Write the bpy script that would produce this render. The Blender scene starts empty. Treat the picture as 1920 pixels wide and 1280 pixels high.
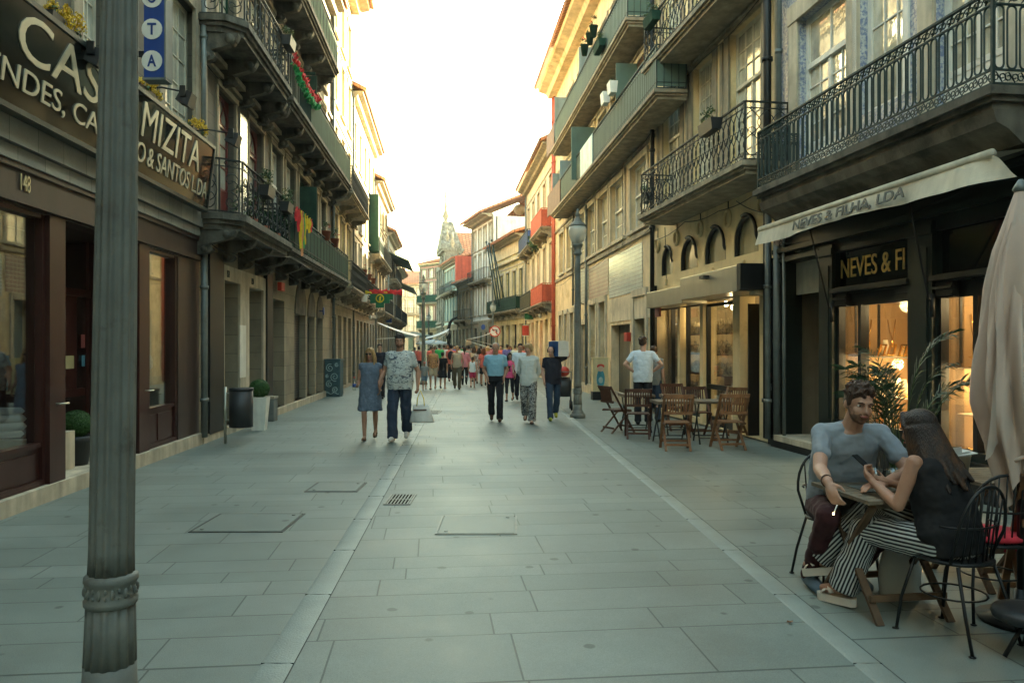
import bpy, math, random
from mathutils import Vector, Matrix
from math import sin, cos, pi, radians as R, atan2, sqrt
random.seed(7)
S = bpy.context.scene; C = S.collection
F = 1440.0; HZ = 645.0; H = 1.67          # lens in photo pixels, horizon row, eye height
def gz(Y): return -max(0.0, Y-8.0)*0.004  # the street falls gently away
# ---------------------------------------------------------------- camera
cd = bpy.data.cameras.new('camera'); cam = bpy.data.objects.new('camera', cd); C.objects.link(cam)
cam.location = (0, 0, H); cam.rotation_euler = (R(90), 0, 0)
cd.sensor_width = 36; cd.lens = 27; cd.shift_y = 0.0026; cd.clip_end = 3000; cd.clip_start = 0.05
S.camera = cam
# ---------------------------------------------------------------- sky and sun
SUN_EL, SUN_AZ = 13.5, 38.0               # azimuth measured from straight ahead (+Y) to the right
w = bpy.data.worlds.new('World'); S.world = w; w.use_nodes = True
nt = w.node_tree; bg = nt.nodes['Background']
sk = nt.nodes.new('ShaderNodeTexSky'); sk.sky_type = 'NISHITA'; sk.sun_disc = False
sk.sun_elevation = R(SUN_EL); sk.sun_rotation = R(SUN_AZ); sk.air_density = 1.6; sk.dust_density = 2.2; sk.ozone_density = 1.0
nt.links.new(sk.outputs[0], bg.inputs[0]); bg.inputs[1].default_value = 0.08
sd = bpy.data.lights.new('sun', 'SUN'); so = bpy.data.objects.new('sun', sd); C.objects.link(so)
sd.energy = 5.0; sd.angle = R(0.6); sd.color = (1.0, 0.82, 0.58)
sv = Vector((sin(R(SUN_AZ))*cos(R(SUN_EL)), cos(R(SUN_AZ))*cos(R(SUN_EL)), sin(R(SUN_EL))))
so.rotation_euler = sv.to_track_quat('Z', 'Y').to_euler(); so.location = sv*100
S.view_settings.view_transform = 'Standard'; S.view_settings.look = 'None'
S.view_settings.exposure = 4.15; S.view_settings.gamma = 1.0
S.view_settings.use_white_balance = True; S.view_settings.white_balance_temperature = 7250; S.view_settings.white_balance_tint = -6
# ---------------------------------------------------------------- materials
def mat(name, col, rough=.75, var=.18, scale=2.0, bump=.15, bs=25, metal=0, streak=.25, spec=.4, col2=None, c2s=1.2, c2t=.55, ior=None):
    m = bpy.data.materials.new(name); m.use_nodes = True; t = m.node_tree; N = t.nodes; L = t.links
    b = N['Principled BSDF']; b.inputs['Roughness'].default_value = rough; b.inputs['Metallic'].default_value = metal
    b.inputs['Specular IOR Level'].default_value = spec
    if ior: b.inputs['IOR'].default_value = ior
    tc = N.new('ShaderNodeTexCoord')
    n = N.new('ShaderNodeTexNoise'); n.inputs['Scale'].default_value = scale; n.inputs['Detail'].default_value = 7; n.inputs['Roughness'].default_value = .62
    L.new(tc.outputs['Object'], n.inputs['Vector'])
    mr = N.new('ShaderNodeMapRange'); mr.inputs[1].default_value = .3; mr.inputs[2].default_value = .7
    mr.inputs[3].default_value = 1-var; mr.inputs[4].default_value = 1+var; L.new(n.outputs['Fac'], mr.inputs[0])
    out = mr.outputs[0]
    if streak:
        mp = N.new('ShaderNodeMapping'); mp.inputs['Scale'].default_value = (4, 4, .35); L.new(tc.outputs['Object'], mp.inputs[0])
        n2 = N.new('ShaderNodeTexNoise'); n2.inputs['Scale'].default_value = 1.3; n2.inputs['Detail'].default_value = 5; L.new(mp.outputs[0], n2.inputs['Vector'])
        m2 = N.new('ShaderNodeMapRange'); m2.inputs[1].default_value = .35; m2.inputs[2].default_value = .65; m2.inputs[3].default_value = 1-streak; m2.inputs[4].default_value = 1+streak*.4
        L.new(n2.outputs['Fac'], m2.inputs[0])
        mm = N.new('ShaderNodeMath'); mm.operation = 'MULTIPLY'; L.new(out, mm.inputs[0]); L.new(m2.outputs[0], mm.inputs[1]); out = mm.outputs[0]
    rgb = N.new('ShaderNodeRGB'); rgb.outputs[0].default_value = (*col, 1); cs = rgb.outputs[0]
    if col2:
        n3 = N.new('ShaderNodeTexNoise'); n3.inputs['Scale'].default_value = c2s; n3.inputs['Detail'].default_value = 8; n3.inputs['Roughness'].default_value = .7
        L.new(tc.outputs['Object'], n3.inputs['Vector'])
        m3 = N.new('ShaderNodeMapRange'); m3.inputs[1].default_value = c2t-.05; m3.inputs[2].default_value = c2t+.07; L.new(n3.outputs['Fac'], m3.inputs[0])
        mx = N.new('ShaderNodeMix'); mx.data_type = 'RGBA'; L.new(m3.outputs[0], mx.inputs[0]); L.new(cs, mx.inputs[6]); mx.inputs[7].default_value = (*col2, 1); cs = mx.outputs[2]
    vm = N.new('ShaderNodeVectorMath'); vm.operation = 'SCALE'; L.new(cs, vm.inputs[0]); L.new(out, vm.inputs['Scale'])
    L.new(vm.outputs[0], b.inputs['Base Color'])
    if bump:
        nb = N.new('ShaderNodeTexNoise'); nb.inputs['Scale'].default_value = bs; nb.inputs['Detail'].default_value = 5; L.new(tc.outputs['Object'], nb.inputs['Vector'])
        bp = N.new('ShaderNodeBump'); bp.inputs['Strength'].default_value = bump; bp.inputs['Distance'].default_value = .02
        L.new(nb.outputs['Fac'], bp.inputs['Height']); L.new(bp.outputs[0], b.inputs['Normal'])
    return m
def glow(name, col, e):
    m = bpy.data.materials.new(name); m.use_nodes = True; b = m.node_tree.nodes['Principled BSDF']
    b.inputs['Base Color'].default_value = (*col, 1); b.inputs['Emission Color'].default_value = (*col, 1); b.inputs['Emission Strength'].default_value = e
    return m
def clear(name, tint=(1, 1, 1), rough=.0, refl=.09):
    """thin window glass: see-through with a mirror-like sheen that grows at a glancing view"""
    m = bpy.data.materials.new(name); m.use_nodes = True; t = m.node_tree; N = t.nodes; L = t.links
    N.remove(N['Principled BSDF']); o = N['Material Output']
    tr = N.new('ShaderNodeBsdfTransparent'); tr.inputs[0].default_value = (*tint, 1)
    g = N.new('ShaderNodeBsdfGlossy'); g.inputs['Roughness'].default_value = rough; g.inputs[0].default_value = (.9, .95, .93, 1)
    lw = N.new('ShaderNodeLayerWeight'); lw.inputs[0].default_value = .5
    pw = N.new('ShaderNodeMath'); pw.operation = 'POWER'; pw.inputs[1].default_value = 4.5; L.new(lw.outputs['Facing'], pw.inputs[0])
    mr = N.new('ShaderNodeMath'); mr.operation = 'MULTIPLY_ADD'; mr.inputs[1].default_value = .85; mr.inputs[2].default_value = refl; mr.use_clamp = True; L.new(pw.outputs[0], mr.inputs[0])
    mx = N.new('ShaderNodeMixShader'); L.new(mr.outputs[0], mx.inputs[0]); L.new(tr.outputs[0], mx.inputs[1]); L.new(g.outputs[0], mx.inputs[2])
    L.new(mx.outputs[0], o.inputs[0]); return m
def brickmat(name, c1, c2, mortar, bw, bh, ms=.01, rough=.7, off=.5, swap='xz', bump=.3, spec=.4, tint=None, vs=None):
    m = bpy.data.materials.new(name); m.use_nodes = True; t = m.node_tree; N = t.nodes; L = t.links; b = N['Principled BSDF']
    tc = N.new('ShaderNodeTexCoord'); sp = N.new('ShaderNodeSeparateXYZ'); cb = N.new('ShaderNodeCombineXYZ')
    L.new(tc.outputs['Object'], sp.inputs[0]); L.new(sp.outputs['XYZ'.index(swap[0].upper())], cb.inputs[0]); L.new(sp.outputs['XYZ'.index(swap[1].upper())], cb.inputs[1])
    br = N.new('ShaderNodeTexBrick'); br.offset = off; br.squash = 1
    br.inputs['Color1'].default_value = (*c1, 1); br.inputs['Color2'].default_value = (*c2, 1); br.inputs['Mortar'].default_value = (*mortar, 1)
    br.inputs['Scale'].default_value = 1; br.inputs['Mortar Size'].default_value = ms; br.inputs['Mortar Smooth'].default_value = .1
    br.inputs['Brick Width'].default_value = bw; br.inputs['Row Height'].default_value = bh; br.inputs['Bias'].default_value = 0
    L.new(cb.outputs[0], br.inputs[0])
    n = N.new('ShaderNodeTexNoise'); n.inputs['Scale'].default_value = 1.1; n.inputs['Detail'].default_value = 9; n.inputs['Roughness'].default_value = .68; L.new(tc.outputs['Object'], n.inputs['Vector'])
    mr = N.new('ShaderNodeMapRange'); mr.inputs[1].default_value = .3; mr.inputs[2].default_value = .7; mr.inputs[3].default_value = .70; mr.inputs[4].default_value = 1.18; L.new(n.outputs['Fac'], mr.inputs[0])
    vm = N.new('ShaderNodeVectorMath'); vm.operation = 'SCALE'; L.new(br.outputs[0], vm.inputs[0]); L.new(mr.outputs[0], vm.inputs['Scale'])
    L.new(vm.outputs[0], b.inputs['Base Color']); b.inputs['Roughness'].default_value = rough; b.inputs['Specular IOR Level'].default_value = spec
    bp = N.new('ShaderNodeBump'); bp.inputs['Strength'].default_value = bump; bp.inputs['Distance'].default_value = .01; bp.invert = True
    nb = N.new('ShaderNodeTexNoise'); nb.inputs['Scale'].default_value = 40; nb.inputs['Detail'].default_value = 4; L.new(tc.outputs['Object'], nb.inputs['Vector'])
    ad = N.new('ShaderNodeMath'); ad.operation = 'MULTIPLY_ADD'; ad.inputs[1].default_value = .25; L.new(nb.outputs['Fac'], ad.inputs[0]); L.new(br.outputs['Fac'], ad.inputs[2])
    L.new(ad.outputs[0], bp.inputs['Height']); L.new(bp.outputs[0], b.inputs['Normal'])
    return m
M = {}
M['stone'] = mat('granite', (.30, .255, .18), .85, .25, 3, .3, 60, streak=.3)
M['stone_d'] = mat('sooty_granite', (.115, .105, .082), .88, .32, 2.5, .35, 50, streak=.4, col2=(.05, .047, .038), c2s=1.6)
M['stone_l'] = mat('pale_stone', (.50, .44, .33), .8, .2, 3, .2, 50, streak=.3)
M['gold'] = mat('ochre_render', (.66, .53, .34), .85, .26, 1.6, .25, 30, streak=.16, col2=(.44, .32, .17), c2s=1.0, c2t=.58)
M['ochre'] = mat('yellow_render', (.62, .52, .30), .85, .22, 1.6, .2, 30, streak=.16, col2=(0.446, 0.36, 0.173), c2s=1.3, c2t=.56)
M['cream'] = mat('cream_render', (.62, .54, .40), .85, .22, 1.6, .2, 30, streak=.16, col2=(0.446, 0.389, 0.288), c2s=1.3, c2t=.56)
M['orange'] = mat('orange_render', (.60, .45, .28), .85, .22, 1.6, .2, 30, streak=.16, col2=(0.446, 0.302, 0.144), c2s=1.3, c2t=.56)
M['white_r'] = mat('white_render', (.70, .69, .64), .85, .1, 1.0, .08, 40, streak=.16, col2=(0.504, 0.497, 0.461), c2s=1.3, c2t=.56)
M['pink'] = mat('pink_render', (.62, .30, .27), .85, .12, 1.2, .08, 40, streak=.16, col2=(0.446, 0.216, 0.194), c2s=1.3, c2t=.56)
M['teal_r'] = mat('pale_teal_tile', (.38, .55, .53), .5, .12, 1.5, .05, 40, streak=.10)
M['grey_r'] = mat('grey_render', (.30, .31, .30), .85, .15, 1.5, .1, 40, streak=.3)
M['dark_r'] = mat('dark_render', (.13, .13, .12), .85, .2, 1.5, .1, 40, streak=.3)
M['redtile'] = mat('red_sheet', (.50, .10, .06), .5, .15, 3, .1, 30)
M['maroon'] = mat('maroon_paint', (.045, .014, .011), .35, .2, 3, .05, 60, streak=.15)
M['brown_p'] = mat('brown_marble', (.040, .024, .020), .4, .25, 4, .05, 30, streak=.2)
M['brownf'] = mat('brown_fascia', (.042, .025, .021), .5, .2, 3, .05, 40, streak=.25)
M['white'] = mat('white_paint', (.72, .70, .62), .5, .1, 4, .05, 60, streak=.15)
M['whitec'] = mat('cream_paint', (.58, .54, .42), .5, .12, 4, .05, 60, streak=.15)
M['green_d'] = mat('bottle_green_paint', (.008, .015, .012), .45, .25, 4, .06, 60, streak=.2)
M['green'] = mat('green_paint', (.022, .055, .038), .85, .25, 4, .06, 60, streak=.25, spec=.08)
M['greeng'] = mat('grey_green_paint', (.10, .15, .12), .7, .15, 2, .06, 60, streak=.08)
M['black'] = mat('black_paint', (.006, .007, .007), .5, .3, 5, .05, 60, streak=.2)
M['iron'] = mat('dark_iron', (.014, .019, .018), .6, .3, 9, .15, 80, streak=0, col2=(.05, .04, .025), c2s=7, c2t=.62)
M['irong'] = mat('green_iron', (.018, .034, .030), .6, .3, 9, .15, 80, streak=0)
M['lamp_p'] = mat('lamp_post_green_grey', (.165, .172, .150), .55, .18, 6, .12, 90, streak=.22, col2=(.12, .115, .095), c2s=7, c2t=.6)
M['steel'] = mat('brushed_steel', (.46, .44, .36), .34, .10, 2, .03, 60, metal=.75, streak=.06)
M['zinc'] = mat('zinc_pipe', (.16, .18, .17), .5, .2, 5, .1, 40, metal=.3)
M['red'] = mat('red_paint', (.55, .05, .03), .5, .15, 4, .05, 50)
M['redd'] = mat('faded_red_paint', (.45, .09, .05), .6, .2, 4, .05, 50)
M['roof'] = brickmat('clay_roof_tiles', (.42, .17, .09), (.50, .24, .13), (.16, .07, .04), .25, .35, .03, .85, swap='xy')
M['tile_w'] = mat('blue_white_tiles', (.46, .48, .47), .28, .12, 3, .05, 30, streak=.15, spec=.7, col2=(.13, .17, .29), c2s=20, c2t=.49)
M['tile_g'] = brickmat('worn_green_tiles', (.45, .46, .38), (.30, .33, .28), (.26, .22, .17), .22, .13, .012, .35, off=0)
M['tile_r'] = brickmat('worn_red_tiles', (.36, .22, .17), (.27, .19, .15), (.46, .42, .33), .2, .13, .014, .4, off=0)
M['tile_s'] = brickmat('shiny_white_tiles', (.55, .58, .52), (.48, .52, .47), (.22, .22, .19), .16, .11, .01, .18, off=0, spec=.8)
M['stone_b'] = brickmat('granite_blocks', (.30, .255, .18), (.24, .205, .145), (.13, .11, .08), .95, .37, .005, .85)
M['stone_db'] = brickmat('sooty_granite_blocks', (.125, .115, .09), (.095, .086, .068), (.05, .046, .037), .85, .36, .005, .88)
M['ashlar'] = brickmat('ashlar', (.13, .125, .105), (.10, .098, .082), (.05, .05, .043), .55, .3, .006, .8)
M['ashlar_l'] = brickmat('pale_ashlar', (.30, .27, .21), (.25, .225, .17), (.12, .11, .09), .6, .4, .006, .8)
M['shut'] = brickmat('perforated_shutter', (.10, .10, .09), (.08, .08, .075), (.02, .02, .02), .07, .07, .014, .5, off=.5)
M['pane'] = mat('dark_window_pane', (.03, .034, .032), .04, .3, .8, .06, 2.2, streak=0, spec=1.0, ior=1.9)
M['pane_l'] = mat('pale_reflection_pane', (.50, .49, .40), .11, .45, 1.6, .05, 2.5, streak=.3, spec=1.0, ior=1.8)  # pale base colour carries the reflection of sky and lit facades opposite
M['glass'] = clear('shop_glass', refl=.13)
M['dark'] = mat('dark_interior', (.012, .011, .009), .95, .3, 2, 0, spec=0)
M['wood'] = mat('teak_slats', (.20, .098, .045), .5, .3, 6, .1, 60, streak=0, col2=(.13, .055, .02), c2s=5, c2t=.56)
M['wood_d'] = mat('dark_wood_slats', (.075, .028, .014), .5, .3, 6, .1, 60, streak=0)
M['wood_g'] = mat('weathered_grey_wood', (.16, .125, .085), .7, .3, 8, .15, 60, streak=0)
M['leaf'] = mat('leaf_green', (.035, .075, .022), .5, .4, 9, 0, streak=0)
M['leaf_d'] = mat('palm_green', (.022, .052, .020), .42, .4, 9, 0, streak=0)
M['boxwood'] = mat('boxwood', (.035, .095, .02), .6, .45, 30, 0, streak=0)
M['yellowf'] = mat('yellow_petals', (.62, .42, .03), .6, .3, 30, 0, streak=0)
M['terra'] = mat('terracotta', (.30, .09, .05), .8, .2, 6, .1, 40)
M['canvas'] = mat('cream_canvas', (.56, .45, .38), .85, .08, 3, .08, 50, streak=.12)
M['awn'] = mat('grey_cream_canvas', (.50, .46, .36), .85, .15, 4, .1, 50, streak=.2)
M['letg'] = mat('gilt_lettering', (.55, .46, .27), .4, .15, 8, 0, metal=.35, streak=0)
M['letd'] = mat('dark_grey_lettering', (.10, .10, .085), .7, .35, 12, 0, streak=0)
M['glassy_b'] = mat('black_glass', (.008, .009, .008), .10, .3, 1, .02, 3, spec=.3, streak=0)
M['blue'] = mat('blue_enamel', (.02, .06, .24), .3, .08, 3, .02, 20)
M['fabw'] = mat('white_linen', (.62, .62, .58), .9, .1, 3, .3, 9, streak=0)
# ---------------------------------------------------------------- mesh helpers
class MB:
    def __init__(s): s.v = []; s.f = []; s.m = []; s.sm = []
    def add(s, vs, fs, mi=0, sm=False):
        o = len(s.v); s.v += [tuple(p) for p in vs]; s.f += [tuple(i+o for i in f) for f in fs]; s.m += [mi]*len(fs); s.sm += [sm]*len(fs); return s
    def box(s, x0, x1, y0, y1, z0, z1, mi=0):
        if x0 > x1: x0, x1 = x1, x0
        if y0 > y1: y0, y1 = y1, y0
        if z0 > z1: z0, z1 = z1, z0
        return s.add([(x0,y0,z0),(x1,y0,z0),(x1,y1,z0),(x0,y1,z0),(x0,y0,z1),(x1,y0,z1),(x1,y1,z1),(x0,y1,z1)],
              [(3,2,1,0),(4,5,6,7),(0,1,5,4),(1,2,6,5),(2,3,7,6),(3,0,4,7)], mi)
    def bar(s, p, q, a, b, up=(0,0,1), mi=0):
        """rectangular bar from p to q, a wide (sideways) and b high"""
        p = Vector(p); q = Vector(q); d = (q-p).normalized(); up = Vector(up)
        if abs(d.dot(up)) > .97: up = Vector((0,1,0))
        x = d.cross(up).normalized()*a/2; y = x.normalized().cross(d)*b/2
        vs = [p-x-y, p+x-y, p+x+y, p-x+y, q-x-y, q+x-y, q+x+y, q-x+y]
        return s.add(vs, [(0,1,2,3),(7,6,5,4),(4,5,1,0),(5,6,2,1),(6,7,3,2),(7,4,0,3)], mi)
    def tube(s, pts, r, n=6, mi=0, sm=True, closed=False, cap=True):
        P = [Vector(p) for p in pts]; k = len(P)
        rr = r if isinstance(r, (list, tuple)) else [r]*k
        vs = []; nrm = None
        for i, p in enumerate(P):
            a = P[(i-1) % k] if closed else P[max(i-1, 0)]; b = P[(i+1) % k] if closed else P[min(i+1, k-1)]
            t = (b-a)
            t = t.normalized() if t.length > 1e-9 else Vector((0,0,1))
            if nrm is None:
                nrm = t.orthogonal().normalized()
                if n == 4: nrm = (nrm+t.cross(nrm)).normalized()
            else:
                nrm = nrm-t*nrm.dot(t)
                nrm = nrm.normalized() if nrm.length > 1e-6 else t.orthogonal().normalized()
            bn = t.cross(nrm)
            vs += [p+(nrm*cos(2*pi*j/n)+bn*sin(2*pi*j/n))*rr[i] for j in range(n)]
        fs = []
        for i in range(k if closed else k-1):
            a = i*n; b = ((i+1) % k)*n
            fs += [(a+j, a+(j+1) % n, b+(j+1) % n, b+j) for j in range(n)]
        if not closed and cap: fs += [tuple(range(n))[::-1], tuple((k-1)*n+j for j in range(n))]
        return s.add(vs, fs, mi, sm)
    def lathe(s, prof, n=16, c=(0,0,0), mi=0, sm=True, flute=0, fd=0):
        vs = []
        for r, z in prof:
            for j in range(n):
                q = r-(fd*r*abs(sin(flute*pi*j/n))**2 if flute and fd else 0)
                vs.append((c[0]+q*cos(2*pi*j/n), c[1]+q*sin(2*pi*j/n), c[2]+z))
        fs = []
        for i in range(len(prof)-1):
            fs += [(i*n+j, i*n+(j+1) % n, (i+1)*n+(j+1) % n, (i+1)*n+j) for j in range(n)]
        fs += [tuple(range(n))[::-1], tuple((len(prof)-1)*n+j for j in range(n))]
        return s.add(vs, fs, mi, sm)
    def prism(s, poly, a, b, ax='y', mi=0):
        """2-D outline extruded between a and b along ax"""
        k = len(poly)
        def P(u, v, t): return (u, t, v) if ax == 'y' else ((t, u, v) if ax == 'x' else (u, v, t))
        vs = [P(u, v, a) for u, v in poly]+[P(u, v, b) for u, v in poly]
        fs = [tuple(range(k))[::-1], tuple(range(k, 2*k))]+[(i, (i+1) % k, (i+1) % k+k, i+k) for i in range(k)]
        return s.add(vs, fs, mi)
    def ell(s, c, r, n=10, rot=None, mi=0, m=None):
        m = m or max(4, n//2+1); vs = []; c = Vector(c)
        for i in range(1, m):
            t = pi*i/m
            for j in range(n):
                p = Vector((r[0]*sin(t)*cos(2*pi*j/n), r[1]*sin(t)*sin(2*pi*j/n), r[2]*cos(t)))
                vs.append(c+(rot @ p if rot else p))
        p = Vector((0,0,r[2])); q = Vector((0,0,-r[2]))
        vs.append(c+(rot @ p if rot else p)); vs.append(c+(rot @ q if rot else q)); T = len(vs)-2; B = T+1
        fs = []
        for i in range(m-2): fs += [(i*n+j, (i+1)*n+j, (i+1)*n+(j+1) % n, i*n+(j+1) % n) for j in range(n)]
        fs += [(T, j, (j+1) % n) for j in range(n)]+[(B, (m-2)*n+(j+1) % n, (m-2)*n+j) for j in range(n)]
        return s.add(vs, fs, mi, True)
    def caps(s, p0, r0, p1, r1, n=10):
        """closed tapered capsule"""
        p0 = Vector(p0); p1 = Vector(p1); d = p1-p0
        if d.length < 1e-6: return s.ell(p0, (r0,)*3, n)
        d.normalize(); pts = []; rr = []
        for k in (90, 65, 40, 18): pts.append(p0-d*r0*sin(R(k))); rr.append(max(r0*cos(R(k)), r0*.02))
        pts.append(p0); rr.append(r0); pts.append(p1); rr.append(r1)
        for k in (18, 40, 65, 90): pts.append(p1+d*r1*sin(R(k))); rr.append(max(r1*cos(R(k)), r1*.02))
        return s.tube(pts, rr, n)
    def loft(s, rings, n=16):
        """rings = (centre, half width, half depth, side vector, front vector); closed body, slightly squared"""
        vs = []
        for c, a, b, sx, fy in rings:
            c = Vector(c); sx = Vector(sx); fy = Vector(fy)
            for j in range(n):
                t = 2*pi*j/n; ca, sa = cos(t), sin(t)
                vs.append(c+sx*a*math.copysign(abs(ca)**.85, ca)+fy*b*math.copysign(abs(sa)**.85, sa))
        k = len(rings); fs = []
        for i in range(k-1): fs += [(i*n+j, i*n+(j+1) % n, (i+1)*n+(j+1) % n, (i+1)*n+j) for j in range(n)]
        fs += [tuple(range(n))[::-1], tuple((k-1)*n+j for j in range(n))]
        return s.add(vs, fs, 0, True)
    def mesh(s, name):
        me = bpy.data.meshes.new(name); me.from_pydata(s.v, [], s.f); me.update()
        me.polygons.foreach_set('material_index', s.m); me.polygons.foreach_set('use_smooth', s.sm); return me
    def build(s, name, mats, parent=None, loc=None, rz=None, bevel=0):
        me = s.mesh(name)
        if bevel:
            import bmesh
            bm = bmesh.new(); bm.from_mesh(me)
            bmesh.ops.bevel(bm, geom=[e for e in bm.edges], offset=bevel, segments=2, affect='EDGES', profile=.6, clamp_overlap=True)
            bm.to_mesh(me); bm.free()
        for m in (mats if isinstance(mats, (list, tuple)) else [mats]): me.materials.append(M[m] if isinstance(m, str) else m)
        return link(me, name, parent, loc, rz)
def link(me, name, parent=None, loc=None, rz=None):
    o = bpy.data.objects.new(name, me); C.objects.link(o)
    if parent: o.parent = parent
    if loc is not None: o.location = loc
    if rz is not None: o.rotation_euler = (0, 0, rz)
    return o
def tag(o, label=None, cat=None, group=None, kind=None):
    if label: o['label'] = label
    if cat: o['category'] = cat
    if group: o['group'] = group
    if kind: o['kind'] = kind
    return o
def thing(name, label, cat, loc=(0,0,0), rz=0, group=None):
    o = bpy.data.objects.new(name, None); C.objects.link(o); o.location = loc; o.rotation_euler = (0, 0, rz); o.empty_display_size = .2
    return tag(o, label, cat, group)
def dup(o, loc=None, rz=None, label=None, parent=None, scale=None):
    c = o.copy(); C.objects.link(c)
    if parent: c.parent = parent
    if loc is not None: c.location = loc
    if rz is not None: c.rotation_euler = (o.rotation_euler[0], o.rotation_euler[1], rz)
    if scale: c.scale = scale
    if label: c['label'] = label
    for ch in KIDS(o):
        dup(ch, parent=c)
    return c
def KIDS(o): return [x for x in C.objects if x.parent == o]
def gpt(px, py):
    """ground point seen at a photo pixel"""
    Y = H*F/(py-HZ)
    if Y > 8: Y = (H-.032)*F/(py-HZ-.004*F)
    return Vector(((px-960)/F*Y, Y, gz(Y)))
def at(px, py, Y): return Vector(((px-960)/F*Y, Y, H+(HZ-py)/F*Y))
tmpS = bpy.data.scenes.new('tmp')
def evalmesh(data, mods=()):
    o = bpy.data.objects.new('tmp', data); tmpS.collection.objects.link(o)
    for ty, kw in mods:
        m = o.modifiers.new('m', ty)
        for k, v in kw.items(): setattr(m, k, v)
    with bpy.context.temp_override(scene=tmpS, view_layer=tmpS.view_layers[0]): dg = bpy.context.evaluated_depsgraph_get()
    dg.update()
    me = bpy.data.meshes.new_from_object(o.evaluated_get(dg)); bpy.data.objects.remove(o); return me
def text(s, width, height, name, m, parent, loc, rot, depth=.012, bold=0, shear=0):
    """lettering fitted to width x height; reads along local +x before rot"""
    cu = bpy.data.curves.new('t', 'FONT'); cu.body = s; cu.extrude = depth/2; cu.offset = bold; cu.shear = shear; cu.resolution_u = 4
    me = evalmesh(cu); xs = [v.co.x for v in me.vertices]; ys = [v.co.y for v in me.vertices]
    x0, x1, y0, y1 = min(xs), max(xs), min(ys), max(ys); sx = width/(x1-x0); sy = height/(y1-y0)
    for v in me.vertices: v.co = Vector(((v.co.x-x0)*sx, (v.co.y-y0)*sy, v.co.z))
    me.name = name; me.materials.clear(); me.materials.append(M[m] if isinstance(m, str) else m)
    o = link(me, name, parent, loc); o.rotation_euler = rot; return o
# ---------------------------------------------------------------- facades
class Fac:
    """a building front: local x along the front, y out to the street, z up"""
    def __init__(s, name, A, B, label, cat='building', group=None):
        s.A = Vector(A); s.B = Vector(B); s.d = (s.B-s.A).normalized(); s.n = Vector((-s.d.y, s.d.x)); s.L = (s.B-s.A).length
        s.g = min(gz(A[1]), gz(B[1]))-.3
        s.r = thing(name, label, cat, (A[0], A[1], 0), atan2(s.d.y, s.d.x), group)
    def hit(s, px, w=0):
        k = (px-960)/F; O = s.A+s.n*w      # O + u d = (k t, t)
        u = (k*O.y-O.x)/(s.d.x-k*s.d.y); return u, O.y+u*s.d.y
    def u(s, px, w=0): return s.hit(px, w)[0]
    def z(s, px, py, w=0): return H+(HZ-py)/F*s.hit(px, w)[1]
    def q(s, px, py, w=0): return s.u(px, w), s.z(px, py, w)
    def W(s, u, w, z): p = s.A+s.d*u+s.n*w; return Vector((p.x, p.y, z))
def wall(F_, u0, u1, z0, z1, holes, m, depth=.28, w=0, name='wall', parent=None):
    """front face with openings and their reveals; holes = (u0,u1,z0,z1)"""
    mb = MB(); hs = [(max(a, u0), min(b, u1), max(c, z0), min(d, z1)) for a, b, c, d in holes if b > u0 and a < u1 and d > z0 and c < z1]
    us = sorted({u0, u1, *[h[0] for h in hs], *[h[1] for h in hs]}); zs = sorted({z0, z1, *[h[2] for h in hs], *[h[3] for h in hs]})
    for i in range(len(us)-1):
        for j in range(len(zs)-1):
            a, b, c, d = us[i], us[i+1], zs[j], zs[j+1]
            if b-a < 1e-5 or d-c < 1e-5: continue
            mu, mz = (a+b)/2, (c+d)/2
            if any(h[0] < mu < h[1] and h[2] < mz < h[3] for h in hs): continue
            mb.add([(a,w,c),(b,w,c),(b,w,d),(a,w,d)], [(3,2,1,0)])
    for a, b, c, d in hs:
        y = w-depth
        mb.add([(a,w,c),(a,w,d),(a,y,d),(a,y,c)], [(0,1,2,3)]); mb.add([(b,w,c),(b,w,d),(b,y,d),(b,y,c)], [(3,2,1,0)])
        mb.add([(a,w,c),(b,w,c),(b,y,c),(a,y,c)], [(0,1,2,3)]); mb.add([(a,w,d),(b,w,d),(b,y,d),(a,y,d)], [(3,2,1,0)])
    for a, b in ((u0, w), (u1, w)): mb.add([(a,b,z0),(a,b,z1),(a,b-depth,z1),(a,b-depth,z0)], [(0,1,2,3)])
    return mb.build(name, m, parent or F_.r)
def trim(mb, u0, u1, z0, z1, t=.14, w=.035, sill=True, top=.02):
    mb.box(u0-t, u0, -.02, w, z0, z1); mb.box(u1, u1+t, -.02, w, z0, z1)
    mb.box(u0-t-.01, u1+t+.01, -.02, w+top, z1, z1+t*1.1)
    if sill: mb.box(u0-t-.03, u1+t+.03, -.02, w+.06, z0-.09, z0)
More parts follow.
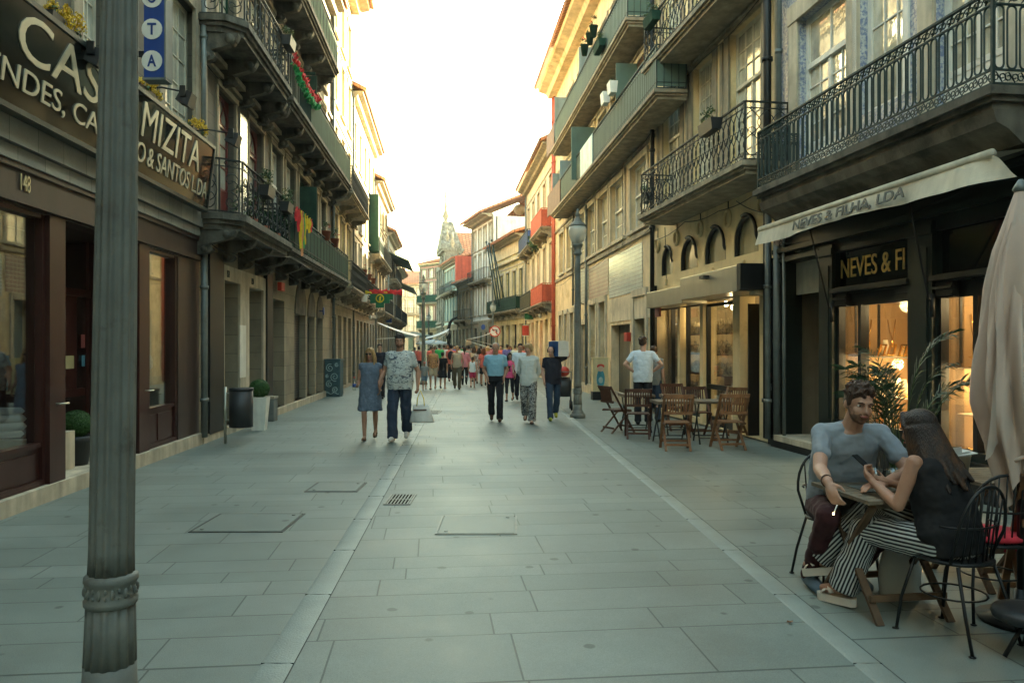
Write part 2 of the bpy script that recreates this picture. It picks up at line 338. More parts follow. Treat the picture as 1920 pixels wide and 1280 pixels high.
def window(F_, u0, u1, z0, z1, cols=2, rows=3, fm='white', pm='pane', trm='stone', d=.16, leaves=2, transom=0, t=.05, name='window', panel=0, tw=.14, sill=True, arch=False, trows=1, tcols=None):
    """frame mesh + pane + stone surround; transom = share of the height above the crossbar; panel = height of a solid lower panel"""
    mb = MB(); y0, y1 = -d-.03, -d+.03; ob = mb.box
    ob(u0, u0+t, y0, y1, z0, z1); ob(u1-t, u1, y0, y1, z0, z1); ob(u0+t, u1-t, y0, y1, z0, z0+t); ob(u0+t, u1-t, y0, y1, z1-t, z1)
    zt = z1-t-(z1-z0)*transom
    if transom: ob(u0+t, u1-t, y0, y1+.03, zt-t*.9, zt)
    zc = zt-t*.9 if transom else z1-t; zb = z0+t
    if panel: ob(u0+t, u1-t, y0+.012, y1-.008, zb, zb+panel); ob(u0+t, u1-t, y0, y1, zb+panel, zb+panel+t*.8); zb += panel+t*.8
    iw = (u1-u0-2*t)/leaves
    for k in range(leaves):
        a = u0+t+k*iw; b = a+iw
        if k: ob(a-t*.45, a+t*.45, y0, y1+.005, zb, zc)
        for c in range(1, cols): x = a+iw*c/cols; ob(x-.011, x+.011, y0+.015, y1-.01, zb, zc)
    for r_ in range(1, rows): z = zb+(zc-zb)*r_/rows; ob(u0+t, u1-t, y0+.017, y1-.012, z-.011, z+.011)
    if transom:
        tc_ = tcols or leaves*cols
        for c in range(1, tc_): x = u0+t+(u1-u0-2*t)*c/tc_; ob(x-.011, x+.011, y0+.015, y1-.01, zt, z1-t)
        for c in range(1, trows): z = zt+(z1-t-zt)*c/trows; ob(u0+t, u1-t, y0+.017, y1-.012, z-.011, z+.011)
    if arch:   # round-headed glazing: fills the spandrels of the top light
        zz = z1-(u1-u0)/2; cx = (u0+u1)/2; r_ = (u1-u0)/2-t*.5
        for sgn in (-1, 1):
            pl = [(cx+sgn*r_*cos(a), zz+r_*sin(a)) for a in [pi/2*i/8 for i in range(9)]]+[(cx, z1), (cx+sgn*(u1-u0)/2, z1), (cx+sgn*(u1-u0)/2, zz)]
            if sgn < 0: pl = pl[::-1]
            mb.prism(pl, y0-.002, y1+.012)
        for a in (50, 90, 130): mb.bar((cx, -d, zz), (cx+r_*cos(R(a)), -d, zz+r_*sin(R(a))), .03, .022)
        mb.tube([(cx+r_*.45*cos(a), -d, zz+r_*.45*sin(a)) for a in [pi*i/10 for i in range(11)]], .012, 4)
        ob(u0+t, u1-t, y0, y1+.02, zz-.03, zz+.02)
    o = mb.build(name, fm, F_.r)
    MB().add([(u0+t*.5, -d, z0+t*.5), (u1-t*.5, -d, z0+t*.5), (u1-t*.5, -d, z1-t*.5), (u0+t*.5, -d, z1-t*.5)], [(3,2,1,0)]).build('pane', pm, o)
    if trm:
        tb = MB(); trim(tb, u0, u1, z0, z1, tw, sill=sill); tb.build('surround', trm, o)
    return o
def spiral(c, r, turns=1.25, a0=0, sgn=1, n=10):
    return [(c[0]+r*(1-.8*i/n)*cos(a0+sgn*2*pi*turns*i/n), c[1]+r*(1-.8*i/n)*sin(a0+sgn*2*pi*turns*i/n)) for i in range(n+1)]
def railing(path, z0, z1, style, m, parent, name='railing', r=.009, sp=.12):
    """iron railing along a path of (x,y) points"""
    mb = MB(); Hh = z1-z0
    for i in range(len(path)-1):
        p = Vector(path[i]); q = Vector(path[i+1]); L_ = (q-p).length; d = (q-p)/L_; nrm = Vector((-d.y, d.x))
        def P(s_, z_, o=0): v = p+d*s_+nrm*o; return (v.x, v.y, z0+z_)
        def crv(pts, rr=r, n=4): mb.tube([P(a, b) for a, b in pts], rr, n, sm=False)
        mb.bar(P(0, Hh), P(L_, Hh), .045, .022); mb.bar(P(0, .03), P(L_, .03), .03, .018)
        mb.bar(P(0, 0), P(0, Hh), .028, .028)
        if i == len(path)-2: mb.bar(P(L_, 0), P(L_, Hh), .028, .028)
        n = max(1, round(L_/sp)); st = L_/n
        if style == 'bars':
            mb.bar(P(0, Hh-.1), P(L_, Hh-.1), .02, .014)
            for k in range(n): crv([(st*(k+.5), .03), (st*(k+.5), Hh)], r*.8)
        elif style == 'loop':
            b = .13
            mb.bar(P(0, Hh-b), P(L_, Hh-b), .024, .016); mb.bar(P(0, b+.03), P(L_, b+.03), .024, .016)
            for k in range(n):
                c = st*(k+.5); hw = st*.36; lo = b+.04; hi = Hh-b-.01
                pts = [(c+hw*cos(a), lo+hw+hw*sin(a)) for a in [pi+pi*j/6 for j in range(7)]]
                pts += [(c+hw*cos(a), hi-hw+hw*sin(a)) for a in [pi*j/6 for j in range(7)]]
                mb.tube([P(a, z) for a, z in pts], r*1.25, 4, sm=False, closed=True)
                for zc_, sg in ((Hh-b/2, 1), (.03+b/2, -1)):
                    w_ = b*.36
                    crv([(c-st*.25+x, zc_+y) for x, y in spiral((0, 0), w_, 1.2, pi/2*sg, -1, 8)][::-1]+[(c+st*.25+x, zc_+y) for x, y in spiral((0, 0), w_, 1.2, -pi/2*sg, -1, 8)], r*.8, 3)
        elif style == 'wave':
            b = .1
            mb.bar(P(0, Hh-b), P(L_, Hh-b), .02, .014); mb.bar(P(0, b), P(L_, b), .02, .014)
            for k in range(n):
                c = st*(k+.5)
                for sg in (-1, 1):
                    crv([(c+sg*st*.62*sin(2*pi*t*1.0+.3), b+(Hh-2*b)*t) for t in [j/12 for j in range(13)]], r*.85)
                crv([(c+st*.3*cos(a), Hh/2+st*.3*sin(a)) for a in [2*pi*j/8 for j in range(9)]], r*.7, 3)
                for zc_ in (Hh-b/2, b/2): crv([(c+b*.4*cos(a), zc_+b*.4*sin(a)) for a in [2*pi*j/6 for j in range(7)]], r*.6, 3)
        elif style == 'scroll':
            mb.bar(P(0, Hh-.12), P(L_, Hh-.12), .02, .014)
            for k in range(n):
                c = st*(k+.5); crv([(c-st/2, 0), (c-st/2, Hh)], r)
                for zc_, a0, sg in ((Hh*.22, pi/2, 1), (Hh*.62, -pi/2, -1)):
                    crv([(c+x, zc_+y) for x, y in spiral((0, 0), st*.42, 1.2, a0, sg, 12)], r*.8)
                crv([(c-st*.4*cos(a), Hh*.42+Hh*.2*sin(a)) for a in [pi*j/8-pi/2 for j in range(9)]], r*.8)
                crv([(c+st*.3*cos(a), Hh-.06+.045*sin(a)) for a in [2*pi*j/8 for j in range(9)]], r*.7, 3)
        elif style in ('panel', 'halfpanel'):
            mb.box(0, 0, 0, 0, 0, 0)
            mb.bar(P(0, Hh*.5), P(L_, Hh*.5), .012, Hh*.86, mi=1)
            for k in range(n+1): crv([(st*k, 0), (st*k, Hh)], r*1.7)
            mb.bar(P(0, Hh-.13), P(L_, Hh-.13), .03, .016); mb.bar(P(0, .15), P(L_, .15), .03, .016)
    return mb.build(name, m if isinstance(m, (list, tuple)) else [m, 'green'], parent)
def corbel(mb, u, z, p, wd=.16, h=.5):
    """scrolled stone bracket under a balcony"""
    pl = [(0, z-h)]+[(p*.22+p*.16*sin(t*pi*.9), z-h+h*.42*t) for t in (.2, .5, .8, 1)]+[(p*.45, z-h*.5), (p*.62, z-h*.42), (p*.8, z-h*.25), (p*.86, z-h*.08), (p*.86, z), (0, z)]
    k = len(pl); vs = [(u-wd/2, y, zz) for y, zz in pl]+[(u+wd/2, y, zz) for y, zz in pl]
    mb.add(vs, [tuple(range(k)), tuple(range(k, 2*k))[::-1]]+[(i, i+k, (i+1) % k+k, (i+1) % k) for i in range(k)])
    for y, zz, r_ in ((p*.68, z-h*.2, h*.17), (p*.2, z-h*.78, h*.13)):
        mb.tube([(u-wd*.62, y, zz), (u+wd*.62, y, zz)], r_, 10)
def balcony(F_, u0, u1, z, p=.75, th=.2, style='bars', rm='iron', sm='stone', rh=.95, n_corb=4, cham=0, ends=(1, 1), r=.009, sp=.12, corb_h=.5):
    """z = underside of the slab"""
    mb = MB()
    def out(y, a=0):
        if cham: return [(u0-a, 0), (u0-a, y-cham), (u0+cham-a*.6, y), (u1-cham+a*.6, y), (u1+a, y-cham), (u1+a, 0)]
        return [(u0-a, 0), (u0-a, y), (u1+a, y), (u1+a, 0)]
    for za, zb, y in ((z, z+th*.35, p-.08), (z+th*.35, z+th*.6, p-.03), (z+th*.6, z+th, p+.02)):
        mb.prism(out(y, (y-p)), za, zb, 'z')
    o = mb.build('balcony', sm, F_.r)
    q = p-.05; i_ = .04
    path = [(u0+i_, .02)]+([(u0+i_, q-cham), (u0+cham, q), (u1-cham, q), (u1-i_, q-cham)] if cham else [(u0+i_, q), (u1-i_, q)])+[(u1-i_, .02)]
    railing(path, z+th, z+th+rh, style, rm, o, r=r, sp=sp)
    for k in range(n_corb):
        cb = MB(); corbel(cb, u0+.2+(u1-u0-.4)*k/max(1, n_corb-1), z, p, h=corb_h); cb.build('corbel', sm, o)
    return o
def roof(F_, u0, u1, z, over=.6, back=7, rise=2.2, em='stone', th=.12, cornice=.25, tiles='roof'):
    mb = MB()
    mb.prism([(0, z-cornice), (over*.35, z-cornice), (over*.45, z-cornice*.55), (over*.8, z-cornice*.3), (over*.85, z), (0, z)], u0, u1, 'x')
    mb.build('cornice', em, F_.r)
    t = MB(); t.prism([(over, z), (over, z+th), (-back/2, z+rise+th), (-back, z+th*.5), (-back, z), (-back/2, z+rise)], u0-.05, u1+.05, 'x')
    k = int((u1-u0)/.24)
    for i in range(k+1):
        x = u0+(u1-u0)*i/k
        t.tube([(x, over+.03, z+th*.8), (x, -back/2, z+rise+th)], .06, 6)
    return t.build('roof', tiles, F_.r)
def body(F_, u0, u1, z1, w0=-.3, back=7, m='grey_r', z0=None):
    return MB().box(u0, u1, -back, w0, F_.g if z0 is None else z0, z1).build('rear_walls', m, F_.r)
def pipe(F_, u, z0, z1, m='zinc', r=.05, w=.09, name='drainpipe', label=None):
    mb = MB(); mb.tube([(u, w, z0), (u, w, z1)], r, 10)
    z = z0+.6
    while z < z1: mb.tube([(u, w, z), (u, w, z+.06)], r*1.35, 10); z += 1.9
    o = mb.build(name, m, F_.r)
    if label: o['label'] = label
    return o
def leafball(mb, c, r, n, sz=.02, mi=0, shell=.75, flat=1.0, seed=1):
    rg = random.Random(seed)
    for _ in range(n):
        v = Vector((rg.gauss(0,1), rg.gauss(0,1), rg.gauss(0,1))).normalized(); k = r*(shell+(1-shell)*rg.random())
        p = Vector(c)+Vector((v.x*k, v.y*k, v.z*k*flat)); t = (v+Vector((rg.uniform(-1,1), rg.uniform(-1,1), rg.uniform(-1,1)))*.8).normalized()
        a = t.orthogonal().normalized()*sz; b = t.cross(a).normalized()*sz*.55
        mb.add([p-a, p-b, p+a, p+b], [(0,1,2,3)], mi)
# ================================================================ GROUND
def paving(name, c, c2, mort, bw, bh, off, ms=.006):
    m = bpy.data.materials.new(name); m.use_nodes = True; t = m.node_tree; N = t.nodes; L = t.links; b = N['Principled BSDF']
    tc = N.new('ShaderNodeTexCoord'); mp = N.new('ShaderNodeMapping'); mp.inputs['Rotation'].default_value = (0, 0, R(-6)); L.new(tc.outputs['Object'], mp.inputs[0])
    sp = N.new('ShaderNodeSeparateXYZ'); L.new(mp.outputs[0], sp.inputs[0])
    # every row of slabs is shifted by its own random amount
    yy = sp.outputs[1]      # rows of unequal depth
    for amp, fr_, ph in ((.12, 2.3, 0), (.055, 5.3, 1.1)):
        q1 = N.new('ShaderNodeMath'); q1.operation = 'MULTIPLY_ADD'; q1.inputs[1].default_value = fr_; q1.inputs[2].default_value = ph; L.new(sp.outputs[1], q1.inputs[0])
        q2 = N.new('ShaderNodeMath'); q2.operation = 'SINE'; L.new(q1.outputs[0], q2.inputs[0])
        q3 = N.new('ShaderNodeMath'); q3.operation = 'MULTIPLY_ADD'; q3.inputs[1].default_value = amp; L.new(q2.outputs[0], q3.inputs[0]); L.new(yy, q3.inputs[2]); yy = q3.outputs[0]
    fl = N.new('ShaderNodeMath'); fl.operation = 'DIVIDE'; fl.inputs[1].default_value = bh; L.new(yy, fl.inputs[0])
    f2 = N.new('ShaderNodeMath'); f2.operation = 'FLOOR'; L.new(fl.outputs[0], f2.inputs[0])
    wn = N.new('ShaderNodeTexWhiteNoise'); wn.noise_dimensions = '1D'; L.new(f2.outputs[0], wn.inputs['W'])
    sh = N.new('ShaderNodeMath'); sh.operation = 'MULTIPLY_ADD'; sh.inputs[1].default_value = bw*1.7; L.new(wn.outputs['Value'], sh.inputs[0]); L.new(sp.outputs[0], sh.inputs[2])
    cb = N.new('ShaderNodeCombineXYZ'); L.new(sh.outputs[0], cb.inputs[0]); L.new(yy, cb.inputs[1])
    br = N.new('ShaderNodeTexBrick'); br.offset = off; br.squash = 1.35; br.squash_frequency = 3
    br.inputs['Color1'].default_value = (*c, 1); br.inputs['Color2'].default_value = (*c2, 1); br.inputs['Mortar'].default_value = (*mort, 1)
    br.inputs['Scale'].default_value = 1; br.inputs['Mortar Size'].default_value = ms; br.inputs['Mortar Smooth'].default_value = .2
    br.inputs['Brick Width'].default_value = bw; br.inputs['Row Height'].default_value = bh; L.new(cb.outputs[0], br.inputs[0])
    n = N.new('ShaderNodeTexNoise'); n.inputs['Scale'].default_value = .7; n.inputs['Detail'].default_value = 9; n.inputs['Roughness'].default_value = .7; L.new(tc.outputs['Object'], n.inputs['Vector'])
    mr = N.new('ShaderNodeMapRange'); mr.inputs[1].default_value = .3; mr.inputs[2].default_value = .7; mr.inputs[3].default_value = .70; mr.inputs[4].default_value = 1.22; L.new(n.outputs['Fac'], mr.inputs[0])
    g = N.new('ShaderNodeTexNoise'); g.inputs['Scale'].default_value = 160; g.inputs['Detail'].default_value = 2; L.new(tc.outputs['Object'], g.inputs['Vector'])
    gr = N.new('ShaderNodeMapRange'); gr.inputs[1].default_value = .3; gr.inputs[2].default_value = .7; gr.inputs[3].default_value = .84; gr.inputs[4].default_value = 1.16; L.new(g.outputs['Fac'], gr.inputs[0])
    mu = N.new('ShaderNodeMath'); mu.operation = 'MULTIPLY'; L.new(mr.outputs[0], mu.inputs[0]); L.new(gr.outputs[0], mu.inputs[1])
    # small dark spots of old chewing gum and drips
    vo = N.new('ShaderNodeTexVoronoi'); vo.inputs['Scale'].default_value = 2.6; L.new(tc.outputs['Object'], vo.inputs['Vector'])
    wn2 = N.new('ShaderNodeTexNoise'); wn2.inputs['Scale'].default_value = 9; L.new(tc.outputs['Object'], wn2.inputs['Vector'])
    vd = N.new('ShaderNodeMath'); vd.operation = 'MULTIPLY_ADD'; vd.inputs[1].default_value = .08; L.new(wn2.outputs['Fac'], vd.inputs[0]); L.new(vo.outputs['Distance'], vd.inputs[2])
    vr = N.new('ShaderNodeMapRange'); vr.inputs[1].default_value = .115; vr.inputs[2].default_value = .14; vr.inputs[3].default_value = .50; vr.inputs[4].default_value = 1; L.new(vd.outputs[0], vr.inputs[0])
    m3 = N.new('ShaderNodeMath'); m3.operation = 'MULTIPLY'; L.new(mu.outputs[0], m3.inputs[0]); L.new(vr.outputs[0], m3.inputs[1])
    vm = N.new('ShaderNodeVectorMath'); vm.operation = 'SCALE'; L.new(br.outputs[0], vm.inputs[0]); L.new(m3.outputs[0], vm.inputs['Scale'])
    L.new(vm.outputs[0], b.inputs['Base Color']); b.inputs['Specular IOR Level'].default_value = .45
    rr = N.new('ShaderNodeMapRange'); rr.inputs[1].default_value = .3; rr.inputs[2].default_value = .7; rr.inputs[3].default_value = .46; rr.inputs[4].default_value = .62; L.new(n.outputs['Fac'], rr.inputs[0]); L.new(rr.outputs[0], b.inputs['Roughness'])
    bp = N.new('ShaderNodeBump'); bp.inputs['Strength'].default_value = .35; bp.inputs['Distance'].default_value = .008; bp.invert = True
    ad = N.new('ShaderNodeMath'); ad.operation = 'MULTIPLY_ADD'; ad.inputs[1].default_value = .25; L.new(g.outputs['Fac'], ad.inputs[0]); L.new(br.outputs['Fac'], ad.inputs[2])
    L.new(ad.outputs[0], bp.inputs['Height']); L.new(bp.outputs[0], b.inputs['Normal'])
    return m
M['pave'] = paving('granite_slabs', (.152, .180, .160), (.182, .210, .188), (.068, .082, .073), 1.0, .39, .37, .006)
M['pave2'] = paving('granite_slabs_side', (.144, .172, .152), (.172, .198, .177), (.064, .077, .068), .9, .37, .43, .006)
M['strip'] = mat('kerb_granite', (.215, .245, .222), .55, .16, 2.2, .25, 80, streak=0)
M['joint'] = mat('joint_dark', (.035, .04, .036), .8, .2, 4, .1, 40, streak=0)
M['castiron2'] = mat('worn_iron', (.20, .21, .18), .5, .2, 20, .2, 80, streak=0)
M['castiron'] = mat('cast_iron', (.045, .048, .042), .5, .3, 20, .2, 80, streak=0)
YS = [-6, 2, 8, 14, 20, 30, 45, 60, 80, 100, 130, 170, 400]
def sheet(name, xl, xr, m, dz=0, ys=YS, kind='structure'):
    mb = MB()
    vs = []
    for y in ys: vs += [(xl(y), y, gz(y)+dz), (xr(y), y, gz(y)+dz)]
    mb.add(vs, [(2*i, 2*i+1, 2*i+3, 2*i+2) for i in range(len(ys)-1)])
    o = mb.build(name, m); tag(o, kind=kind); return o
sheet('ground', lambda y: -250, lambda y: 250, 'pave2')
# centre band between the two kerb strips (photo: left strip runs (480,1280)-(750,850), right (1640,1280)-(1080,800))
def lx(y): return -1.21-.060*(y-3.8)
def rx(y): return 1.86-.036*(y-3.8)
sheet('street', lx, rx, 'pave', .004)
def band(name, fx, wd, dz):
    """slightly dished granite strip"""
    mb = MB(); vs = []; ys = [-4+.5*i for i in range(24)]+[8+1.5*i for i in range(40)]
    for y in ys:
        for k, h in ((-.5, .0), (-.36, .007), (0, .005), (.38, .007), (.5, 0)):
            vs.append((fx(y)+wd*k, y, gz(y)+dz+h))
    mb.add(vs, [(5*i+j, 5*i+j+1, 5*i+j+6, 5*i+j+5) for i in range(len(ys)-1) for j in range(4)], 0, True)
    for fxx in (-.5, .5):
        for i in range(len(ys)-1): mb.bar((fx(ys[i])+wd*fxx, ys[i], gz(ys[i])+dz+.0005), (fx(ys[i+1])+wd*fxx, ys[i+1], gz(ys[i+1])+dz+.0005), .005, .003, mi=1) if fxx > 0 else None
    y = -3.7
    while y < 30: mb.box(fx(y)-wd*.5, fx(y)+wd*.5, y-.0015, y+.0015, gz(y)+dz, gz(y)+dz+.0072, 1); y += 1.1
    o = mb.build(name, ['strip', 'joint']); tag(o, kind='structure')
band('kerb_strip', lx, .17, .005); band('kerb_strip', rx, .15, .005)
# access covers and gratings let into the paving
def cover(pxl, pxr, pyt, pyb, label, fm='castiron', dz=0):
    a = gpt(pxl, pyb); b = gpt(pxr, pyb); c = gpt(pxl, pyt); wd = b.x-a.x; dp = c.y-a.y
    mb = MB(); t = .018; z = .0065
    for x0, x1, y0, y1 in ((0, wd, 0, t), (0, wd, dp-t, dp), (0, t, t, dp-t), (wd-t, wd, t, dp-t)): mb.box(x0, x1, y0, y1, -.01, z, 0)
    mb.box(t+.008, wd-t-.008, t+.008, dp-t-.008, -.01, z+.001, 1)
    for x, y in ((.09, .09), (wd-.09, dp-.09)): mb.tube([(x, y, z), (x, y, z+.004)], .018, 8, 0)
    o = mb.build('access_cover', [fm, 'strip2']); o.location = (a.x, a.y, gz(a.y)+dz); return tag(o, label, 'manhole cover', 'access covers let into the paving')
M['strip2'] = paving('cover_stone', (.150, .178, .158), (.160, .188, .168), (.045, .052, .048), 3.0, 3.0, .5)
cover(815, 970, 968, 1003, 'large square metal framed cover in the middle of the street paving', 'castiron2', .0055)
cover(352, 530, 963, 998, 'square metal framed cover in the left hand pavement near the shop')
cover(570, 670, 905, 922, 'small narrow paving cover left of the drain grating')
def grating(pxl, pxr, pyt, pyb, n, label):
    a = gpt(pxl, pyb); b = gpt(pxr, pyb); c = gpt(pxl, pyt); wd = b.x-a.x; dp = c.y-a.y
    mb = MB(); z = .009
    mb.box(0, wd, 0, dp, -.02, .0055, 1)
    for x0, x1, y0, y1 in ((0, wd, 0, .02), (0, wd, dp-.02, dp), (0, .02, .02, dp-.02), (wd-.02, wd, .02, dp-.02), (.02, wd-.02, dp/2-.012, dp/2+.012)): mb.box(x0, x1, y0, y1, 0, z, 0)
    for k in range(1, n): x = wd*k/n; mb.box(x-.008, x+.008, .02, dp-.02, 0, z-.0008, 0)
    o = mb.build('drain_grating', ['castiron2', 'dark']); o.location = (a.x, a.y, gz(a.y)+.004); return tag(o, label, 'drain', 'drain gratings beside the kerb strip')
grating(718, 769, 928, 947, 8, 'nearer slotted drain grating beside the left kerb strip')
grating(799, 822, 770, 776, 8, 'farther small drain grating beside the white shopping bag')
rg = random.Random(3)
for px, py, lb in ((1505, 1086, 'crumpled dead leaf on the paving left of the white sandals'), (1482, 1170, 'small scrap of litter on the paving at the bottom of the picture')):
    p = gpt(px, py); mb = MB(); pts = [(rg.uniform(.6, 1.1)*.022*cos(a*pi/4), rg.uniform(.6, 1.1)*.014*sin(a*pi/4), .012+rg.uniform(0, .012)) for a in range(8)]
    mb.add(pts+[(0, 0, .011)], [(i, (i+1) % 8, 8) for i in range(8)]); o = mb.build('dead_leaf', 'wood'); o.location = p; tag(o, lb, 'leaf')

# ================================================================ LEFT: SHOP HOUSE WITH BLACK SIGN
L1 = Fac('shop_house', (-5.3, 13.0), (-4.605, 2.5), 'near left shop house with maroon shop front and a black glass sign', 'building')
f = L1; ux = f.u
zt = 3.05
hW1 = (ux(90), f.L-.3, .62-.45, zt); hD = (ux(258), ux(116), .17, zt); hW3 = (ux(334), ux(262), .17, zt)
holes = [hW1, hD, hW3]
wall(f, 0, f.L, .17, 3.5, holes, 'brown_p', .22, name='shop_front_wall')
MB().box(-.02, f.L, -.25, .07, -.1, .17).build('plinth', 'stone_l', f.r)
MB().box(0, f.L, 0, .05, zt+.02, 3.46).box(0, f.L, .05, .08, 3.40, 3.46).box(0, f.L, .05, .075, zt+.02, zt+.07).build('fascia', 'brownf', f.r)
cm = MB().box(-.02, f.L, -.02, .10, 3.462, 3.60).box(-.02, f.L, -.02, .16, 3.60, 3.86); cm.build('cornice', brickmat('stained_cornice', (.34, .33, .28), (.25, .25, .22), (.1, .1, .09), .5, .3, .004, .8), f.r)
def shopwin(h, zb, pan=1):
    u0, u1, z0, z1 = h; mb = MB(); t = .045
    mb.box(u0, u0+t*1.6, -.16, -.02, z0, z1); mb.box(u1-t*1.6, u1, -.16, -.02, z0, z1)
    mb.box(u0, u1, -.15, -.03, z1-t, z1); mb.box(u0, u1, -.15, -.03, zb-t, zb)
    mb.box(u0+t, u1-t, -.13, -.06, z0, zb-t)
    a, b = u0+t*1.6+.08, u1-t*1.6-.08
    for p, q in ((a, (a+b)/2-.04), ((a+b)/2+.04, b)):
        mb.box(p, q, -.06, -.045, z0+.08, zb-t-.06)
    mb.box(u0+t, u1-t, -.13, -.015, z0, z0+.06)
    o = mb.build('window', 'maroon', f.r)
    MB().box(u0+t*1.6, u1-t*1.6, -.105, -.095, zb, z1-t).build('pane', 'glass', o)
    return o
shopwin(hW1, .62); shopwin(hW3, .75)
# maroon posts and doorway recess
mb = MB().box(ux(116)-.02, ux(90)+.02, -.2, .03, .17, zt); mb.build('door_post', 'maroon', f.r)
mb = MB().box(ux(277), ux(258), -.25, .025, .17, zt); mb.build('door_post', 'maroon', f.r)
mb = MB().box(hD[0], hD[1], -.70, -.65, .17, .55).box(hD[0], hD[1], -.70, -.65, 1.0, 1.5).box(hD[0], hD[1], -.65, -.6, 1.02, 1.10) if False else MB().box(hD[0], hD[1], -.70, -.65, .17, .55).box(hD[0], hD[1], -.70, -.65, .98, 1.08).box(hD[0], hD[0]+.09, -.7, -.64, .17, zt).box(hD[1]-.09, hD[1], -.7, -.64, .17, zt).box(hD[0]+.3, hD[1]-.35, -.69, -.66, 1.08, 2.3).box(hD[0], hD[1], -.7, -.62, 2.30, 2.40); do = mb.build('door', 'maroon', f.r)
MB().box(hD[0]+.09, hD[1]-.09, -.675, -.672, .55, 3.0).build('pane', 'glass', do)
mb = MB().box(hD[0], hD[1], -1.0, -.01, .10, .171); mb.build('door_step', 'stone_l', f.r)
for a, b in ((hD[0]-.02, hD[0]), (hD[1], hD[1]+.02)): MB().box(a, b, -1.0, -.22, .17, zt).build('recess_side', 'maroon', f.r)
MB().box(hD[0], hD[1], -1.0, -.2, zt, zt+.05).build('recess_ceiling', 'brownf', f.r)
MB().tube([(ux(100), .03, 1.02), (ux(100), .09, 1.02), (ux(100)-.12, .1, 1.02)], .012, 6).build('handle', 'steel', f.r)
MB().tube([(ux(268), .03, 1.02), (ux(268), .09, 1.02), (ux(268)-.12, .1, 1.02)], .012, 6).build('handle', 'steel', f.r)
# notices inside the door glass
for i, (px, z_, wd, hh, mm) in enumerate(((130, 1.35, .22, .17, 'cardy'), (158, 1.37, .15, .15, 'cardb'), (156, 1.62, .13, .18, 'cardr'))):
    if i == 0:
        M['cardy'] = mat('yellowed_paper', (.42, .38, .20), .8, .1, 5, 0); M['cardb'] = mat('blue_sticker', (.12, .32, .42), .5, .1, 5, 0); M['cardr'] = mat('red_notice', (.35, .10, .09), .6, .2, 30, 0)
    u_ = f.u(px, -.66); tag(MB().box(u_-wd/2, u_+wd/2, -.658, -.655, z_, z_+hh).build('notice', mm, do))
# number, small vent grid
text('148', .17, .17, 'house_number', 'letg', f.r, (ux(38, .055), .058, 3.2), (R(90), 0, R(180)))
# interior of the shop (dim)
ib = MB(); a0, a1 = .2, f.L-.1
ib.box(a0, a1, -4.1, -4.0, .1, 3.3); ib.box(a0, a1, -4, -.22, .05, .16); ib.box(a0, a1, -4, -.3, 3.2, 3.3); ib.box(a0-.1, a0, -4, -.3, .1, 3.3); ib.box(a1, a1+.1, -4, -.3, .1, 3.3)
ib.build('interior', mat('dim_interior', (.42, .35, .26), .9, .2, 1, 0), f.r)
ib = MB().box(ux(380), ux(340), -.6, -.25, .2, 3.0); ib.build('inner_jamb', 'stone_l', f.r)
# upper storeys
uw = [(ux(366), ux(306), 4.95, 7.2), (ux(200), ux(150), 4.95, 7.2), (ux(60), ux(-160), 4.95, 7.2)]
up2 = [(a, b, 8.6, 10.8) for a, b, _, _ in uw]
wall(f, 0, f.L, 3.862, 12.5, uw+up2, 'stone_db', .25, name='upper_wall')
for h in uw+up2:
    window(f, *h, cols=2, rows=5, fm='whitec', pm='pane_l', trm='stone', tw=.2, transom=0, t=.06)
mb = MB().box(0, .32, 0, .06, 3.86, 7.6).box(0, f.L, 0, .12, 7.9, 8.15).box(-.03, .36, 0, .1, 7.6, 7.85); mb.build('stone_bands', 'stone', f.r)
roof(f, 0, f.L, 12.7); body(f, 0, f.L, 12.5, -4.2, 6); MB().box(0, f.L, -4.2, -.26, 3.35, 12.5).box(-.0, .1, -4.2, -.26, 0, 3.3).build('rear_walls', 'grey_r', f.r)
